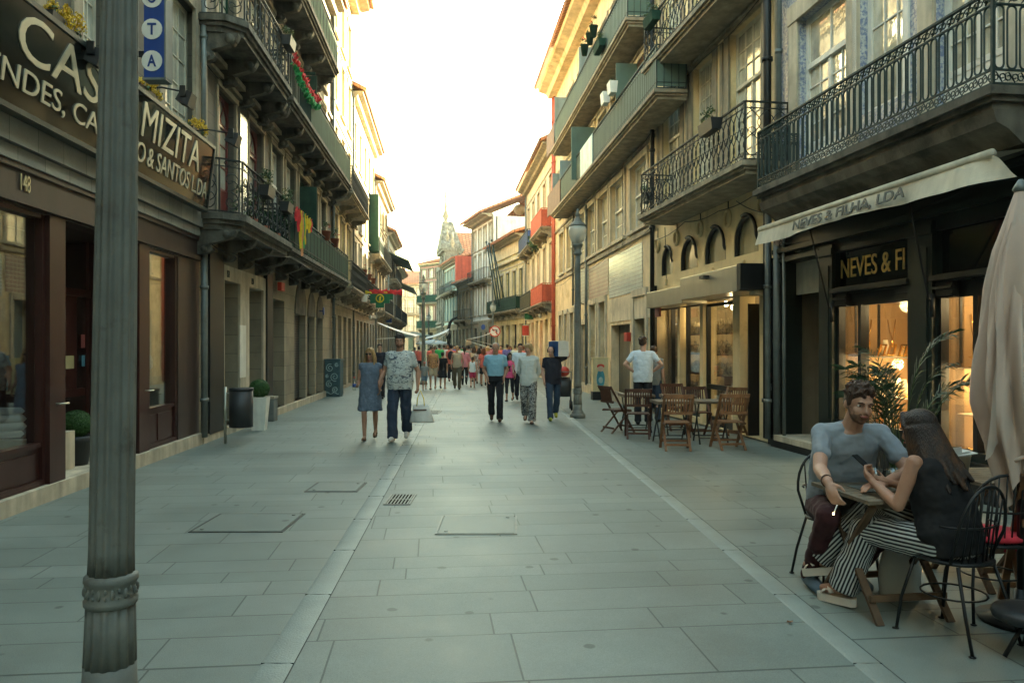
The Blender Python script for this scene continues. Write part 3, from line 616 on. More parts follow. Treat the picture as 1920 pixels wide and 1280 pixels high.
# black glass sign, leaning out from the wall
def sign_board():
    sg = thing('shop_sign', 'long black glass shop sign with gilt letters above the maroon shop front', 'sign', f.W(0, .0, 0), atan2(f.d.y, f.d.x))
    z0, z1 = 3.87, 4.83; w0, w1 = .30, .42; ua, ub = ux(394, .36), f.L-1.6
    def slab(mb, a, b, za, zb, off, th, mi=0):
        wa = w0+(w1-w0)*(za-z0)/(z1-z0)+off; wb = w0+(w1-w0)*(zb-z0)/(z1-z0)+off
        mb.add([(a, wa-th, za), (b, wa-th, za), (b, wa, za), (a, wa, za), (a, wb-th, zb), (b, wb-th, zb), (b, wb, zb), (a, wb, zb)], [(3,2,1,0),(4,5,6,7),(0,1,5,4),(1,2,6,5),(2,3,7,6),(3,0,4,7)], mi)
    b = MB(); slab(b, ua, ub, z0, z1, 0, .05); b.build('panel', 'glassy_b', sg)
    fr = MB(); slab(fr, ua-.04, ub, z1, z1+.05, .02, .12); slab(fr, ua-.04, ub, z0-.05, z0, .02, .12); slab(fr, ua-.04, ua, z0, z1, .02, .12)
    fr.box(ua-.04, ub, .1, w0-.02, z0-.03, z0-.01); fr.build('frame', mat('dark_green_frame', (.03, .04, .036), .4, .2, 4, .1), sg)
    M['mirl'] = mat('silvered_letters', (.46, .42, .30), .4, .15, 6, .05, 9, metal=.3, streak=0)
    tl = atan2(w1-w0, z1-z0)
    def T(s_, pa, pb, za, zb, m='mirl', bold=0):
        w_ = w0+(w1-w0)*(za-z0)/(z1-z0)+.008; a, b_ = f.u(pa, w_), f.u(pb, w_)
        text(s_, a-b_, (zb-za)/cos(tl), 'lettering', m, sg, (a, w_, za), (R(90)+tl, 0, R(180)), .012, 0)
    zm = 4.33
    T('CAS', 30, 184, zm, 4.76, bold=.01); T('A CA', 192, 252, zm, 4.76); T('MIZITA', 264, 372, zm, 4.76)
    T('MENDES, CA', -75, 182, 4.0, 4.25); T('RDOSO', 188, 270, 4.0, 4.25); T('& SANTOS L.DA', 275, 386, 4.0, 4.25)
    return sg
sign_board()
# flower boxes with yellow flowers and spot lamps on arms along the top of the sign
def flowerbox(px, dz, label, n=60, sd=1):
    u_ = f.u(px, .25); p = f.W(u_, .22, 4.86+dz); t = thing('flower_box', label, 'flower box', p, atan2(f.d.y, f.d.x), 'flower boxes along the top of the black sign')
    MB().prism([(-.09, 0), (.09, 0), (.11, .16), (-.11, .16)], -.28, .28, 'x').build('trough', 'black', t)
    mb = MB(); rr = random.Random(sd)
    for _ in range(26): leafball(mb, (rr.uniform(-.36, .05), rr.uniform(-.12, .16), rr.uniform(.08, .36)), .06, 34, .019, 0, .3, seed=rr.random())
    for _ in range(8): leafball(mb, (rr.uniform(-.25, .2), rr.uniform(-.1, .1), rr.uniform(.12, .22)), .06, 20, .03, 1, .2, seed=rr.random())
    mb.build('flowers', ['yellowf', 'leaf'], t)
flowerbox(112, .02, 'nearest flower box with yellow flowers on top of the black sign', sd=2)
flowerbox(268, 0, 'flower box with yellow flowers just right of the near lamp post', sd=3)
flowerbox(364, 0, 'farthest flower box with yellow flowers at the right end of the black sign', sd=4)
def spot(px, py, w1, label):
    u_, z_ = f.q(px, py, w1); t = thing('spot_lamp', label, 'lamp', f.W(u_, 0, z_), atan2(f.d.y, f.d.x), 'spot lamps on arms over the black sign')
    MB().tube([(.25, 0, -.02), (.1, w1*.6, .06), (0, w1, .03)], .014, 6).tube([(.25, -.02, -.02), (.25, .02, -.02)], .05, 10).build('arm', 'black', t)
    mb = MB(); mb.add([(-.10, w1-.05, .06), (.10, w1-.05, .06), (.10, w1+.09, .0), (-.10, w1+.09, .0), (-.13, w1-.12, -.10), (.13, w1-.12, -.10), (.13, w1+.04, -.18), (-.13, w1+.04, -.18)], [(3,2,1,0),(4,5,6,7),(0,1,5,4),(1,2,6,5),(2,3,7,6),(3,0,4,7)])
    mb.box(-.14, -.12, w1-.06, w1+.02, -.06, .08).box(.12, .14, w1-.06, w1+.02, -.06, .08); mb.build('lamp_head', 'black', t)
    for k in range(4): pass
spot(352, 178, .75, 'black spot lamp on an arm above the letters right of the near lamp post'); spot(440, 255, .9, 'black spot lamp on the farthest arm past the end of the sign'); spot(184, 100, .5, 'black spot lamp half hidden behind the near lamp post')
# blue projecting sign with white discs
def blue_sign():
    Y = 6.6; p = at(287, 150, Y); t = thing('projecting_sign', 'tall blue box sign with white lettered discs projecting above the flower boxes', 'sign', (p.x, p.y, p.z))
    wd = .175; hh = 1.05
    MB().box(-.0, wd, -.06, .06, 0, hh).build('panel', 'blue', t)
    MB().box(-.012, wd+.012, -.065, .065, -.02, 0).box(-.012, wd+.012, -.065, .065, hh, hh+.02).box(wd, wd+.014, -.068, .068, 0, hh).build('frame', 'zinc', t)
    MB().box(-.3, -.0, -.02, .02, .2, .24).box(-.3, 0, -.02, .02, .8, .84).build('bracket', 'black', t)
    for k, ch in enumerate('ATO?'[:3]):
        z_ = .14+.27*k
        d = MB().tube([(wd*.4, -.061, z_), (wd*.4, -.066, z_)], .088, 20, sm=False).build('disc', 'white', t)
        text(ch, .075, .10, 'letter', 'blue', d, (wd*.4-.038, -.068, z_-.05), (R(90), 0, 0), .004, .02)
    t.location.x -= .05
blue_sign()
pipe(f, .03, .1, 4.0, 'zinc', .055, .1); pipe(f, .12, 4.3, 7.9, 'zinc', .045, .12)
t = thing('meter_box', 'small white electrical box at the end of the black sign', 'box', f.W(-.1, .18, 3.62), atan2(f.d.y, f.d.x)); MB().box(-.08, .10, -.1, .08, 0, .2).build('casing', 'white', t, bevel=.01)
MB().box(-.05, .06, .081, .086, .05, .07).box(-.05, .06, .081, .086, .1, .12).build('vent_slots', 'black', t)
# pot with clipped ball in the recess
def topiary(name, label, loc, pr0, pr1, ph, br, pm, square=False, seed=1, rz=0):
    t = thing(name, label, 'plant pot', loc, rz)
    mb = MB()
    if square:
        mb.add([(-pr0, -pr0, 0), (pr0, -pr0, 0), (pr0, pr0, 0), (-pr0, pr0, 0), (-pr1, -pr1, ph), (pr1, -pr1, ph), (pr1, pr1, ph), (-pr1, pr1, ph)], [(3,2,1,0),(0,1,5,4),(1,2,6,5),(2,3,7,6),(3,0,4,7)])
        mb.add([(-pr1*.9, -pr1*.9, ph-.03), (pr1*.9, -pr1*.9, ph-.03), (pr1*.9, pr1*.9, ph-.03), (-pr1*.9, pr1*.9, ph-.03)], [(0,1,2,3)])
    else: mb.lathe([(pr0, 0), (pr1*.96, ph*.8), (pr1*1.05, ph*.8), (pr1*1.06, ph), (pr1*.9, ph), (pr1*.88, ph-.04)], 28)
    mb.build('pot', pm, t)
    b = MB(); b.ell((0, 0, ph+br*.8), (br*.93, br*.93, br*.88), 20); leafball(b, (0, 0, ph+br*.8), br, 5200, .011, 0, .9, .93, seed); b.build('clipped_ball', 'boxwood', t)
M['pot'] = mat('charcoal_plastic', (.03, .033, .036), .45, .2, 5, .03, 40)
p = f.W(f.u(143, -.35), -.35, .172); topiary('potted_boxwood', 'clipped boxwood ball in a round charcoal pot in the shop doorway', p, .13, .19, .36, .185, 'pot')
# goods behind the glass
def hanging_shirt(u_, w_, z_, label, sc=1):
    t = thing('shirt_display', label, 'shirt', f.W(u_, w_, z_), atan2(f.d.y, f.d.x))
    mb = MB(); X = (1, 0, 0); Y_ = (0, 1, 0)
    mb.loft([((0, 0, -.78), .27, .10, X, Y_), ((0, 0, -.5), .24, .10, X, Y_), ((0, 0, -.25), .23, .11, X, Y_), ((0, 0, -.08), .21, .09, X, Y_), ((0, 0, 0), .09, .06, X, Y_)], 18)
    for s_ in (-1, 1): mb.caps((s_*.19, 0, -.07), .055, (s_*.31, .02, -.30), .05)
    mb.build('shirt', 'shirtb', t); MB().tube([(0, 0, -.78), (0, 0, z_*-1+.16)], .015, 8).build('stand', 'black', t)
M['shirtb'] = mat('pale_blue_cotton', (.34, .42, .50), .85, .15, 5, .4, 7, streak=.2)
hanging_shirt(f.u(292, -.5), -.5, 1.62, 'pale blue shirt displayed in the farther shop window')
hanging_shirt(f.u(30, -.9), -.9, 1.7, 'grey blue garment displayed high in the nearest shop window')
hanging_shirt(f.u(62, -1.5), -1.5, 1.65, 'white blouse hanging deep in the nearest shop window')
hanging_shirt(f.u(318, -.9), -.9, 1.6, 'pale garment at the back of the farther shop window')
def bedding(u_, w_, z_, lx_, ly_, lz_, label, seed):
    rr = random.Random(seed); mb = MB(); z = 0
    for k in range(4):
        h_ = lz_/4; j = rr.uniform(-.03, .03); mb.loft([((j, 0, z+h_*q), lx_*(.5-.03*abs(q-.5)*3), ly_*(.5-.03*abs(q-.5)*3), (1, 0, 0), (0, 1, 0)) for q in (0, .2, .5, .8, 1)], 20); z += h_*.97
    o = mb.build('folded_bedding', 'fabw'); o.location = f.W(u_, w_, z_); o.rotation_euler = (0, 0, atan2(f.d.y, f.d.x)); tag(o, label, 'bedding', 'bedding shown behind the shop glass')
bedding(f.u(40, -.6), -.6, .64, .9, .6, .34, 'pile of white bedding in the nearest shop window', 1)
bedding(f.u(140, -1.5), -1.5, .64, .8, .5, .5, 'pile of white bedding seen through the shop door', 2)
for px, w_ in ((40, -.6), (140, -1.5)):
    t = tag(MB().box(-.5, .5, -.35, .35, 0, .46).build('display_plinth', 'stone_l'), 'low display plinth carrying white bedding, '+('in the nearest shop window' if px == 40 else 'beyond the shop door'), 'plinth'); t.location = f.W(f.u(px, w_), w_, .165); t.rotation_euler = (0, 0, atan2(f.d.y, f.d.x))

# ================================================================ LEFT: LONG BALCONIED HOUSE
L2 = Fac('balconied_house', (-6.34, 26.9), (-5.3, 13.0), 'dark stone house with two long corbelled balconies on the left', 'building')
f = L2; ux = f.u
G = [(414, 446, 2.87, 'b'), (463, 491, 2.85, 'b'), (505, 533, 2.76, 'k'), (552, 573, 2.5, 's'), (576, 590, 2.5, 's'), (593, 605, 2.5, 's')]
gh = [(ux(b), ux(a), .12, z) for a, b, z, k in G]
wall(f, 0, f.L, .0, 3.7, gh, 'stone_b', .55, name='ground_floor_wall')
MB().box(-.02, f.L, -.3, .08, -.2, .12).build('plinth', 'stone_l', f.r)
mb = MB()
for (a, b, z, k), h in zip(G, gh):
    if k == 'b':
        d = MB().box(h[0], h[1], -.58, -.54, .12, z); d.box(h[0], h[1]-.5, -.54, -.50, .12, z); d.build('door', mat('beige_panel', (.15, .125, .085), .7, .2, 8, .1, 60), f.r)
    elif k == 'k': MB().box(h[0], h[1], -.9, -.5, .12, z).build('door', 'dark', f.r)
    else: MB().box(h[0], h[1], -.22, -.18, .12, z).build('roller_shutter', 'shut', f.r)
# beige portal with plaque, black pilasters
u0, u1 = ux(494), ux(411)
mb = MB().box(u0, u1, 0, .05, 2.87, 3.15).box(ux(416), ux(411), 0, .05, .12, 2.87).box(ux(463), ux(446), 0, .05, .12, 2.87).box(u0, ux(490), 0, .05, .12, 2.87); mb.build('door_portal', 'stone_l', f.r)
MB().box(ux(461, .06), ux(450, .06), .052, .065, 1.0, 2.05).build('plaque', 'white', f.r)
for a, b in ((411, 384), (505, 494)): MB().box(ux(b if b < a else a)-.001 if False else ux(a), ux(b), 0, .09, .1, 3.3).build('pilaster', 'black', f.r)
for px, n_ in ((432, '152'), (478, '150')): text(n_, .16, .13, 'house_number', 'letd', f.r, (ux(px-6, .055), .055, 2.93), (R(90), 0, R(180)))
mb = MB()
for a, b, z, k in G[3:]:
    m_ = (ux(a)+ux(b))/2; hw = (ux(a)-ux(b))/2
    pl = [(m_+hw*cos(t), 2.5+hw*1.2*sin(t)) for t in [pi*i/12 for i in range(13)]]
    mb.prism(pl[::-1], .0, .03)
mb.build('blind_arches', 'stone_d', f.r)
MB().box(ux(519), ux(512), .1, .2, 2.95, 3.15).build('alarm_box', 'red', f.r, bevel=.01)
t = MB().tube([(ux(597), .15, 2.72), (ux(597), .18, 2.72)], .13, 20).box(ux(597)-.01, ux(597)+.01, 0, .15, 2.70, 2.74).build('round_wall_sign', 'blue', f.r)
# first floor
W1c = [(407, 440), (465, 492), (508, 528), (535, 553), (560, 578), (585, 595), (600, 610)]
h1 = [(ux(b), ux(a), 3.87, 6.38) for a, b in W1c]; h2 = [(a, b, 7.2, 9.45) for a, b, _, _ in h1]; h3 = [(a, b, 10.1, 12.2) for a, b, _, _ in h1]
h1 = [(a, b, (3.87 if i in (0, 1, 4) else 4.4), d) for i, (a, b, c, d) in enumerate(h1)]
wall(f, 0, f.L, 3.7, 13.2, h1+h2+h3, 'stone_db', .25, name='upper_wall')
for i, h in enumerate(h1):
    if i < 2: window(f, *h, cols=1, rows=4, fm='maroon2', pm='pane_l', trm='stone', arch=True, panel=.65, transom=0, t=.07, tw=.1) if 'maroon2' in M else (M.__setitem__('maroon2', mat('oxblood_paint', (.13, .022, .018), .4, .2, 4, .05)), window(f, *h, cols=1, rows=4, fm='maroon2', pm='pane_l', trm='stone', arch=True, panel=.65, t=.07, tw=.1))
    elif i == 4: window(f, *h, cols=1, rows=3, fm='green', pm='pane', arch=True, trm='stone', panel=.8)
    else: window(f, *h, cols=1, rows=1, fm='white', pm='pane_l', transom=.38, trm='stone', t=.06)
for i, h in enumerate(h2+h3): window(f, *h, cols=1, rows=3, fm='whitec' if i % 3 else 'green', pm='pane_l', transom=.3, trm='stone', t=.05)
MB().box(ux(461), ux(448), 0, .03, 3.9, 6.3).build('tile_strip', 'tile_s', f.r)
# open shutter leaves
for h, dz in ((h1[4], 0), (h2[4], 0)):
    mb = MB(); mb.box(h[1], h[1]+.04, 0, .5, h[2], h[3]-.35); 
    for k in range(14): mb.box(h[1]-.006, h[1]+.046, .04, .46, h[2]+.12+k*.14, h[2]+.19+k*.14)
    mb.build('shutter', 'green', f.r)
mb = MB().box(0, f.L, 0, .08, 6.55, 6.62).box(0, f.L, 0, .14, 6.72, 6.82).box(0, f.L, 0, .08, 9.5, 9.6).box(f.L-.3, f.L, 0, .05, 3.8, 13.2); mb.build('stone_bands', 'stone', f.r)
uc = f.u(458, .75)
um = f.u(549, .75); ue = f.u(612, .75); 
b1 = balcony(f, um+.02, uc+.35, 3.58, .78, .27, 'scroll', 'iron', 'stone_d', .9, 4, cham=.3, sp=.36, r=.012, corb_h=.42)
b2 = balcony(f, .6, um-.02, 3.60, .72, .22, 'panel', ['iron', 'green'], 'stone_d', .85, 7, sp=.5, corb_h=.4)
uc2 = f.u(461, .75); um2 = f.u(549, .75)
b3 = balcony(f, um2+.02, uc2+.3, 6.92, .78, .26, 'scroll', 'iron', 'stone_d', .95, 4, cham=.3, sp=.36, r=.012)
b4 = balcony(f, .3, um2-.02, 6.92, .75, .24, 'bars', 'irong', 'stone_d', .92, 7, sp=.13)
MB().box(.4, um2-2.4, .70, .71, 7.2, 8.0).build('rail_sheet', 'green', b4)
b5 = balcony(f, f.u(635, .75), f.L-.2, 9.85, .75, .24, 'panel', ['iron', 'green'], 'stone_d', .95, 7, sp=.5)
roof(f, 0, f.L, 13.4); body(f, 0, f.L, 13.2, -1.0, 7)
pipe(f, .04, .1, 13, 'zinc', .05, .1)
M['wire'] = M['black']
mb = MB()
for z_, sg in ((3.5, .1), (3.42, .13), (6.5, .06)):
    pts = [(f.L*(1-i/24), .12 if z_ < 4 else .05, z_-sg*abs(sin(i*.9))*.5) for i in range(25)]; mb.tube(pts, .012, 4)
mb.tube([(f.L-.4, .5, 3.6), (f.L-2.5, .6, 3.45), (f.L-4, .7, 3.6), (f.L-6, .75, 3.52)], .012, 4); mb.build('cables', 'black', f.r)
# things hung on the balconies
def railpot(F_, px, z, w_, label, m='black', flower='leaf', L_=.5, h=.2, group='plant boxes on the left balconies', rnd=False, n=5, fh=.25):
    u_ = F_.u(px, w_); t = thing('plant_box', label, 'plant box', F_.W(u_, w_, z), atan2(F_.d.y, F_.d.x), group)
    if rnd: MB().lathe([(.08, 0), (.13, h), (.14, h), (.12, h-.02)], 14).build('pot', m, t)
    else: MB().prism([(-.08, 0), (.08, 0), (.11, h), (-.11, h)], -L_/2, L_/2, 'x').build('pot', m, t)
    mb = MB(); rr = random.Random(px)
    for _ in range(n): leafball(mb, (rr.uniform(-.4, .4)*(L_ if not rnd else .3), rr.uniform(-.06, .08), h+rr.uniform(0, fh)), .09, 30, .025, 0, .2, seed=rr.random())
    for _ in range(n): leafball(mb, (rr.uniform(-.4, .4)*(L_ if not rnd else .3), rr.uniform(-.06, .1), h+rr.uniform(.02, fh)), .05, 9, .02, 1, .3, seed=rr.random())
    mb.build('foliage', ['leaf', flower], t)
M['olivef'] = mat('yellow_green_leaves', (.16, .17, .04), .6, .3, 20, 0, streak=0)
railpot(f, 500, 4.42, .8, 'black box with yellow green plant on the lower balcony, nearest of the two', flower='olivef', n=8)
railpot(f, 537, 4.42, .8, 'black box with plant beside the coloured garland on the lower balcony', flower='olivef', n=8)
railpot(f, 541, 7.85, .85, 'black box with trailing plant on the upper scrolled balcony', flower='olivef', n=7)
for px, lb in ((612, 'terracotta pot on the lower green railing, left one'), (628, 'terracotta pot on the lower green railing, right one')): railpot(f, px, 4.6, .7, lb, m='terra', flower='red', rnd=True, h=.26, n=3)
# ivy and pots standing on the near part of the lower balcony
rr = random.Random(5)
for i, px in enumerate((470, 492, 515, 533)):
    u_ = f.u(px, .4); t = thing('balcony_plant', ('bushy green plant behind the scrolled railing, '+('nearest the street corner' if i == 0 else ('second of four' if i == 1 else ('third of four' if i == 2 else 'beside the garland')))), 'plant', f.W(u_, .4, 3.86), 0, 'bushy plants on the lower balcony')
    MB().lathe([(.1, 0), (.15, .22), (.13, .22), (.12, .2)], 12).build('pot', 'terra', t)
    mb = MB()
    for _ in range(9): leafball(mb, (rr.uniform(-.25, .25), rr.uniform(-.3, .3), rr.uniform(.3, .75)), .13, 40, .03, 0, .1, seed=rr.random())
    mb.build('foliage', 'leaf', t)
def garland(F_, pa, pb, za, zb, w_, cols, label, n=26, drop=.18):
    t = thing('paper_garland', label, 'garland', F_.W(F_.u(pa, w_), w_, za), atan2(F_.d.y, F_.d.x), 'paper garlands on the balcony railings')
    ua, ub = F_.u(pa, w_), F_.u(pb, w_); L_ = ub-ua; rr = random.Random(n)
    for ci, c in enumerate(cols):
        mb = MB()
        for k in range(n):
            s_ = k/(n-1); z_ = (zb-za)*s_-drop*4*s_*(1-s_)-ci*.2
            leafball(mb, (L_*s_, rr.uniform(-.02, .03), z_), .10, 14, .05, 0, .1, seed=rr.random())
        mb.build('streamer', c, t)
M['redp'] = mat('red_crepe', (.65, .03, .04), .7, .15, 20, 0); M['greenp'] = mat('green_crepe', (.03, .30, .08), .7, .15, 20, 0); M['yelp'] = mat('yellow_crepe', (.70, .50, .03), .7, .15, 20, 0)
garland(f, 552, 597, 8.0, 8.0, .8, ['redp', 'greenp'], 'red and green paper garland on the upper balcony railing')
t = thing('striped_flags', 'red, yellow and green cloths and tassels hung on the lower balcony railing', 'bunting', f.W(f.u(566, .8), .8, 4.7), atan2(f.d.y, f.d.x))
rr = random.Random(2)
for i, (du, m_, ln, wd) in enumerate(((-.45, 'yelp', .3, .1), (.75, 'redp', .3, .22), (.5, 'redp', .5, .2), (.28, 'yelp', .85, .16), (.12, 'orangep', 1.0, .16), (-.05, 'greenp', .8, .12), (-.2, 'yelp', .7, .1), (-.75, 'yelp', .35, .2), (-.95, 'redp', .3, .18))):
    if m_ not in M: M[m_] = mat('faded_orange_cloth', (.62, .26, .12), .8, .15, 9, .1)
    mb = MB(); n = 7; vs = []
    for k in range(n):
        z_ = -ln*k/(n-1); 
        for j in range(5): vs.append((du+wd*(j/4-.5)*(1+.3*sin(k)), .03*sin(j*2+k*.7)+.03, z_+.02*sin(j*1.7)))
    mb.add(vs, [(5*k+j, 5*k+j+1, 5*k+j+6, 5*k+j+5) for k in range(n-1) for j in range(4)], 0, True); mb.build('cloth', m_, t)
# ================================================================ generic house used farther down the street
def house(name, A, B, h, wm, label, ncol=3, floors=((3.6, 6.3), (6.9, 9.2)), gh=2.9, wwid=1.0, fm='white', pm='pane_l', trm='stone', balc=(), ground='stone_b', gcols=None, over=.6, back=8, doors=True, rm='iron', bst='bars', group=None, cat='building', gpm='dark', rise=2.2, bp=.6, bdoor=.35, corn='stone', gfm='green', doorfl=()):
    F_ = Fac(name, A, B, label, cat, group); L_ = F_.L; gcols = gcols or ncol; g = F_.g+.3
    cs = [L_*(i+.5)/ncol for i in range(ncol)]; gs = [L_*(i+.5)/gcols for i in range(gcols)]; gw = min(1.25, L_/gcols*.62)/2
    gho = [(c-gw, c+gw, g+.12, gh) for c in gs]
    z1 = gh+.45
    wall(F_, 0, L_, g-.1, z1, gho, ground, .3, name='ground_floor_wall')
    hs = [(c-wwid/2, c+wwid/2, a, b) for a, b in floors for c in cs]
    wall(F_, 0, L_, z1, h, hs, wm, .2, name='upper_wall')
    for i, hh in enumerate(gho):
        o = MB().box(hh[0], hh[1], -.22, -.17, g+.12, gh).box(hh[0]+.12, (hh[0]+hh[1])/2-.06, -.17, -.15, g+.25, gh-.6).box((hh[0]+hh[1])/2+.06, hh[1]-.12, -.17, -.15, g+.25, gh-.6).build('door', gpm if i % 2 else gfm, F_.r)
    for hh in hs:
        window(F_, *hh, cols=1, rows=3, fm=fm, pm=pm, transom=.25, trm=trm, t=.06, tw=.13, panel=bdoor if floors.index((hh[2], hh[3])) in doorfl else 0)
    mb = MB().box(0, L_, 0, .1, z1-.08, z1+.1)
    for a, b in floors: mb.box(0, L_, 0, .05, b+.28, b+.36)
    mb.box(0, .16, 0, .04, z1, h).box(L_-.16, L_, 0, .04, z1, h); mb.build('stone_bands', trm, F_.r)
    for bl in balc:
        a, b, z_ = bl[:3]; st = bl[3] if len(bl) > 3 else bst; mm = bl[4] if len(bl) > 4 else rm
        balcony(F_, a*L_, b*L_, z_, bp, .16, st, mm, 'stone', .9, max(2, int((b-a)*L_/1.3)), sp=.15, corb_h=.35)
    roof(F_, 0, L_, h+.15, over, back, rise, em=corn); body(F_, 0, L_, h, -.32, back, wm)
    pipe(F_, L_-.05, g, h, 'zinc', .045, .08)
    return F_
# ================================================================ LEFT, farther
def PL(y): return -6.34-.09*(y-26.9)
L3 = house('tall_house', (PL(33), 33), (-6.34, 26.9), 15.9, 'ochre', 'tall sunlit cream house past the garland balconies on the left', 3, ((3.9, 6.4), (7.2, 9.6), (10.4, 12.4), (13, 14.9)), 2.75, .95, 'white', balc=((.05, .98, 3.55, 'scroll'), (.02, .98, 6.9, 'wave')), ground='stone_b', gcols=4, over=.95, bp=.75, gfm='wood_g', gpm='wood_g', doorfl=(0, 1))
L4 = house('wide_house', (PL(44), 44), (PL(33), 33), 12.4, 'cream', 'wide sunlit house with projecting cornice in the middle of the left row', 5, ((3.9, 6.2), (6.9, 9.0), (9.7, 11.5)), 2.75, .95, 'white', balc=((.3, .98, 3.5, 'bars', 'iron'), (.0, .3, 6.3, 'panel', ['iron', 'green'])), gcols=7, over=.6, gfm='wood_g', gpm='dark')
MB().box(2.2, 3.4, .02, .5, 6.6, 9.6).build('closed_shutter_bay', 'green', L4.r)
L5 = house('narrow_house', (PL(54), 54), (PL(44), 44), 10.9, 'orange', 'warm coloured house with orange eaves beyond the green emblem sign', 4, ((3.8, 6.0), (6.7, 8.6), (9.2, 10.3)), 2.8, .95, 'white', balc=((.2, .95, 3.4, 'bars'), (.4, .98, 6.3, 'bars')), gcols=5, over=.6)
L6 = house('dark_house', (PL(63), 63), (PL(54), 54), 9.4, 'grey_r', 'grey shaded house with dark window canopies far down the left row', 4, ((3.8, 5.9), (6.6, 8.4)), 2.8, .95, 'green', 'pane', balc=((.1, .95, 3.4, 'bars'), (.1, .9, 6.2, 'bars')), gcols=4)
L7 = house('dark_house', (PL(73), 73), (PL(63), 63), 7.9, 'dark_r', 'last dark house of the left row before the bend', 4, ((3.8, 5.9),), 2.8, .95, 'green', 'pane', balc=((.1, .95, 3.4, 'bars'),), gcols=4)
for F_, z_ in ((L6, 8.2), (L7, 6.9)):
    MB().prism([(0, z_), (1.5, z_-.65), (1.5, z_-.58), (0, z_+.08)], .5, F_.L-.5, 'x').build('canopy', 'greeng', F_.r)
# terracotta pots on L3
for px, lb in ((683, 'nearest terracotta pot on the dark railing before the green emblem sign'), (692, 'middle terracotta pot on the dark railing before the green emblem sign'), (700, 'farthest terracotta pot on the dark railing before the green emblem sign')):
    u_ = L3.u(px, .8) if L3.u(px, .8) > 0 else .6
    F_ = L4 if L3.u(px, .8) < 0 else L3
    railpot(F_, px, 4.5, .65, lb, m='terra', flower='red', rnd=True, h=.26, n=2, group='terracotta pots on the left railings')
# hanging scarves and the green emblem sign
p = at(690, 549, 31.5); t = thing('bunting_line', 'line of red and yellow cloth bows strung above the green emblem sign', 'bunting', p)
MB().tube([(-.35, 0, .1), (.3, 0, .02), (1.0, 0, .1), (1.25, 0, .1)], .01, 4).build('cord', 'black', t)
for x, m_, s_ in ((.3, 'redp', .24), (.5, 'redp', .28), (.72, 'yelp', .12), (.95, 'redp', .22), (1.15, 'redp', .26), (.05, 'yelp', .16)):
    mb = MB(); mb.loft([((x-s_, 0, .02), .02, s_*.55, (0, 1, 0), (0, 0, 1)), ((x, 0, .02), .03, s_*.2, (0, 1, 0), (0, 0, 1)), ((x+s_, 0, .02), .02, s_*.6, (0, 1, 0), (0, 0, 1))], 10); mb.build('bow', m_, t)
p = at(714, 561, 31); t = thing('emblem_sign', 'green hanging sign with a yellow ring emblem above the pavement on the left', 'sign', p)
M['greens'] = mat('green_enamel', (.015, .13, .06), .4, .1, 4, .02)
MB().box(-.42, .36, -.04, .04, -.16, .22).box(-.2, .14, -.04, .04, -.34, -.16).box(.36, .5, -.03, .03, -.02, .22).build('panel', 'greens', t)
MB().tube([(-.03+.15*cos(a), -.05, .03+.15*sin(a)) for a in [2*pi*i/20 for i in range(20)]], .025, 6, closed=True).build('ring', 'yelp', t)
MB().ell((-.03, -.045, .02), (.045, .012, .09), 8).ell((-.0, -.045, .09), (.03, .012, .03), 8).box(-.07, .02, -.055, -.045, -.08, -.06).build('figure', 'yelp', t)
MB().tube([(-.9, 0, .18), (-.4, 0, .18)], .015, 5).box(-.78, -.55, -.02, .02, -.1, .2).build('bracket', 'white', t)
# awnings
def awning(name, label, pts, m, poles=True, val=.30):
    """pts: 4 corner points (wall left, wall right, front right, front left)"""
    a, b, c_, d = [Vector(p) for p in pts]; o = (a+b+c_+d)/4; mb = MB(); n = 8; vs = []
    for i in range(n+1):
        for j in range(n+1):
            s_, t_ = i/n, j/n; p = (a*(1-s_)+b*s_)*(1-t_)+(d*(1-s_)+c_*s_)*t_; p = p-Vector((0, 0, .06*sin(pi*t_)))-o; vs.append(p)
    k = (n+1)**2; vs += [v-Vector((0, 0, .02)) for v in vs[:k]]
    fs = [(i*(n+1)+j, i*(n+1)+j+1, (i+1)*(n+1)+j+1, (i+1)*(n+1)+j) for i in range(n) for j in range(n)]
    fs += [tuple(q+k for q in f_[::-1]) for f_ in fs]
    mb.add(vs, fs, 0, True)
    for p, q in ((d, c_),):
        mb.add([p-o, q-o, q-o-Vector((0, 0, val)), p-o-Vector((0, 0, val))], [(0, 1, 2, 3)])
    t = thing(name, label, 'awning', o); mb.build('canvas', m, t); fr = MB()
    fr.bar(d-o-Vector((0,0,.03)), c_-o-Vector((0,0,.03)), .04, .04); fr.bar(a-o-Vector((0,0,.8)), d-o-Vector((0,0,.05)), .03, .03); fr.bar(b-o-Vector((0,0,.8)), c_-o-Vector((0,0,.05)), .03, .03); fr.build('frame', 'white', t); return t
M['awnw'] = mat('white_canvas', (.72, .72, .68), .8, .06, 3, .05, 50, streak=.1)
awning('awning', 'long white awning reaching out behind the couple on the left', [at(706, 604, 37), at(714, 606, 41), at(786, 628, 41), at(779, 630, 37)], 'awnw')
awning('awning', 'far lavender awning behind the second street lamp', [at(797, 635, 52), at(799, 632, 56), at(842, 616, 56), at(838, 622, 52)], 'awnw')
awning('awning', 'white slanting awning left of the round traffic sign', [at(925, 622, 36.5), at(929, 619, 40), at(884, 634, 40), at(873, 636, 36.5)], 'awnw')

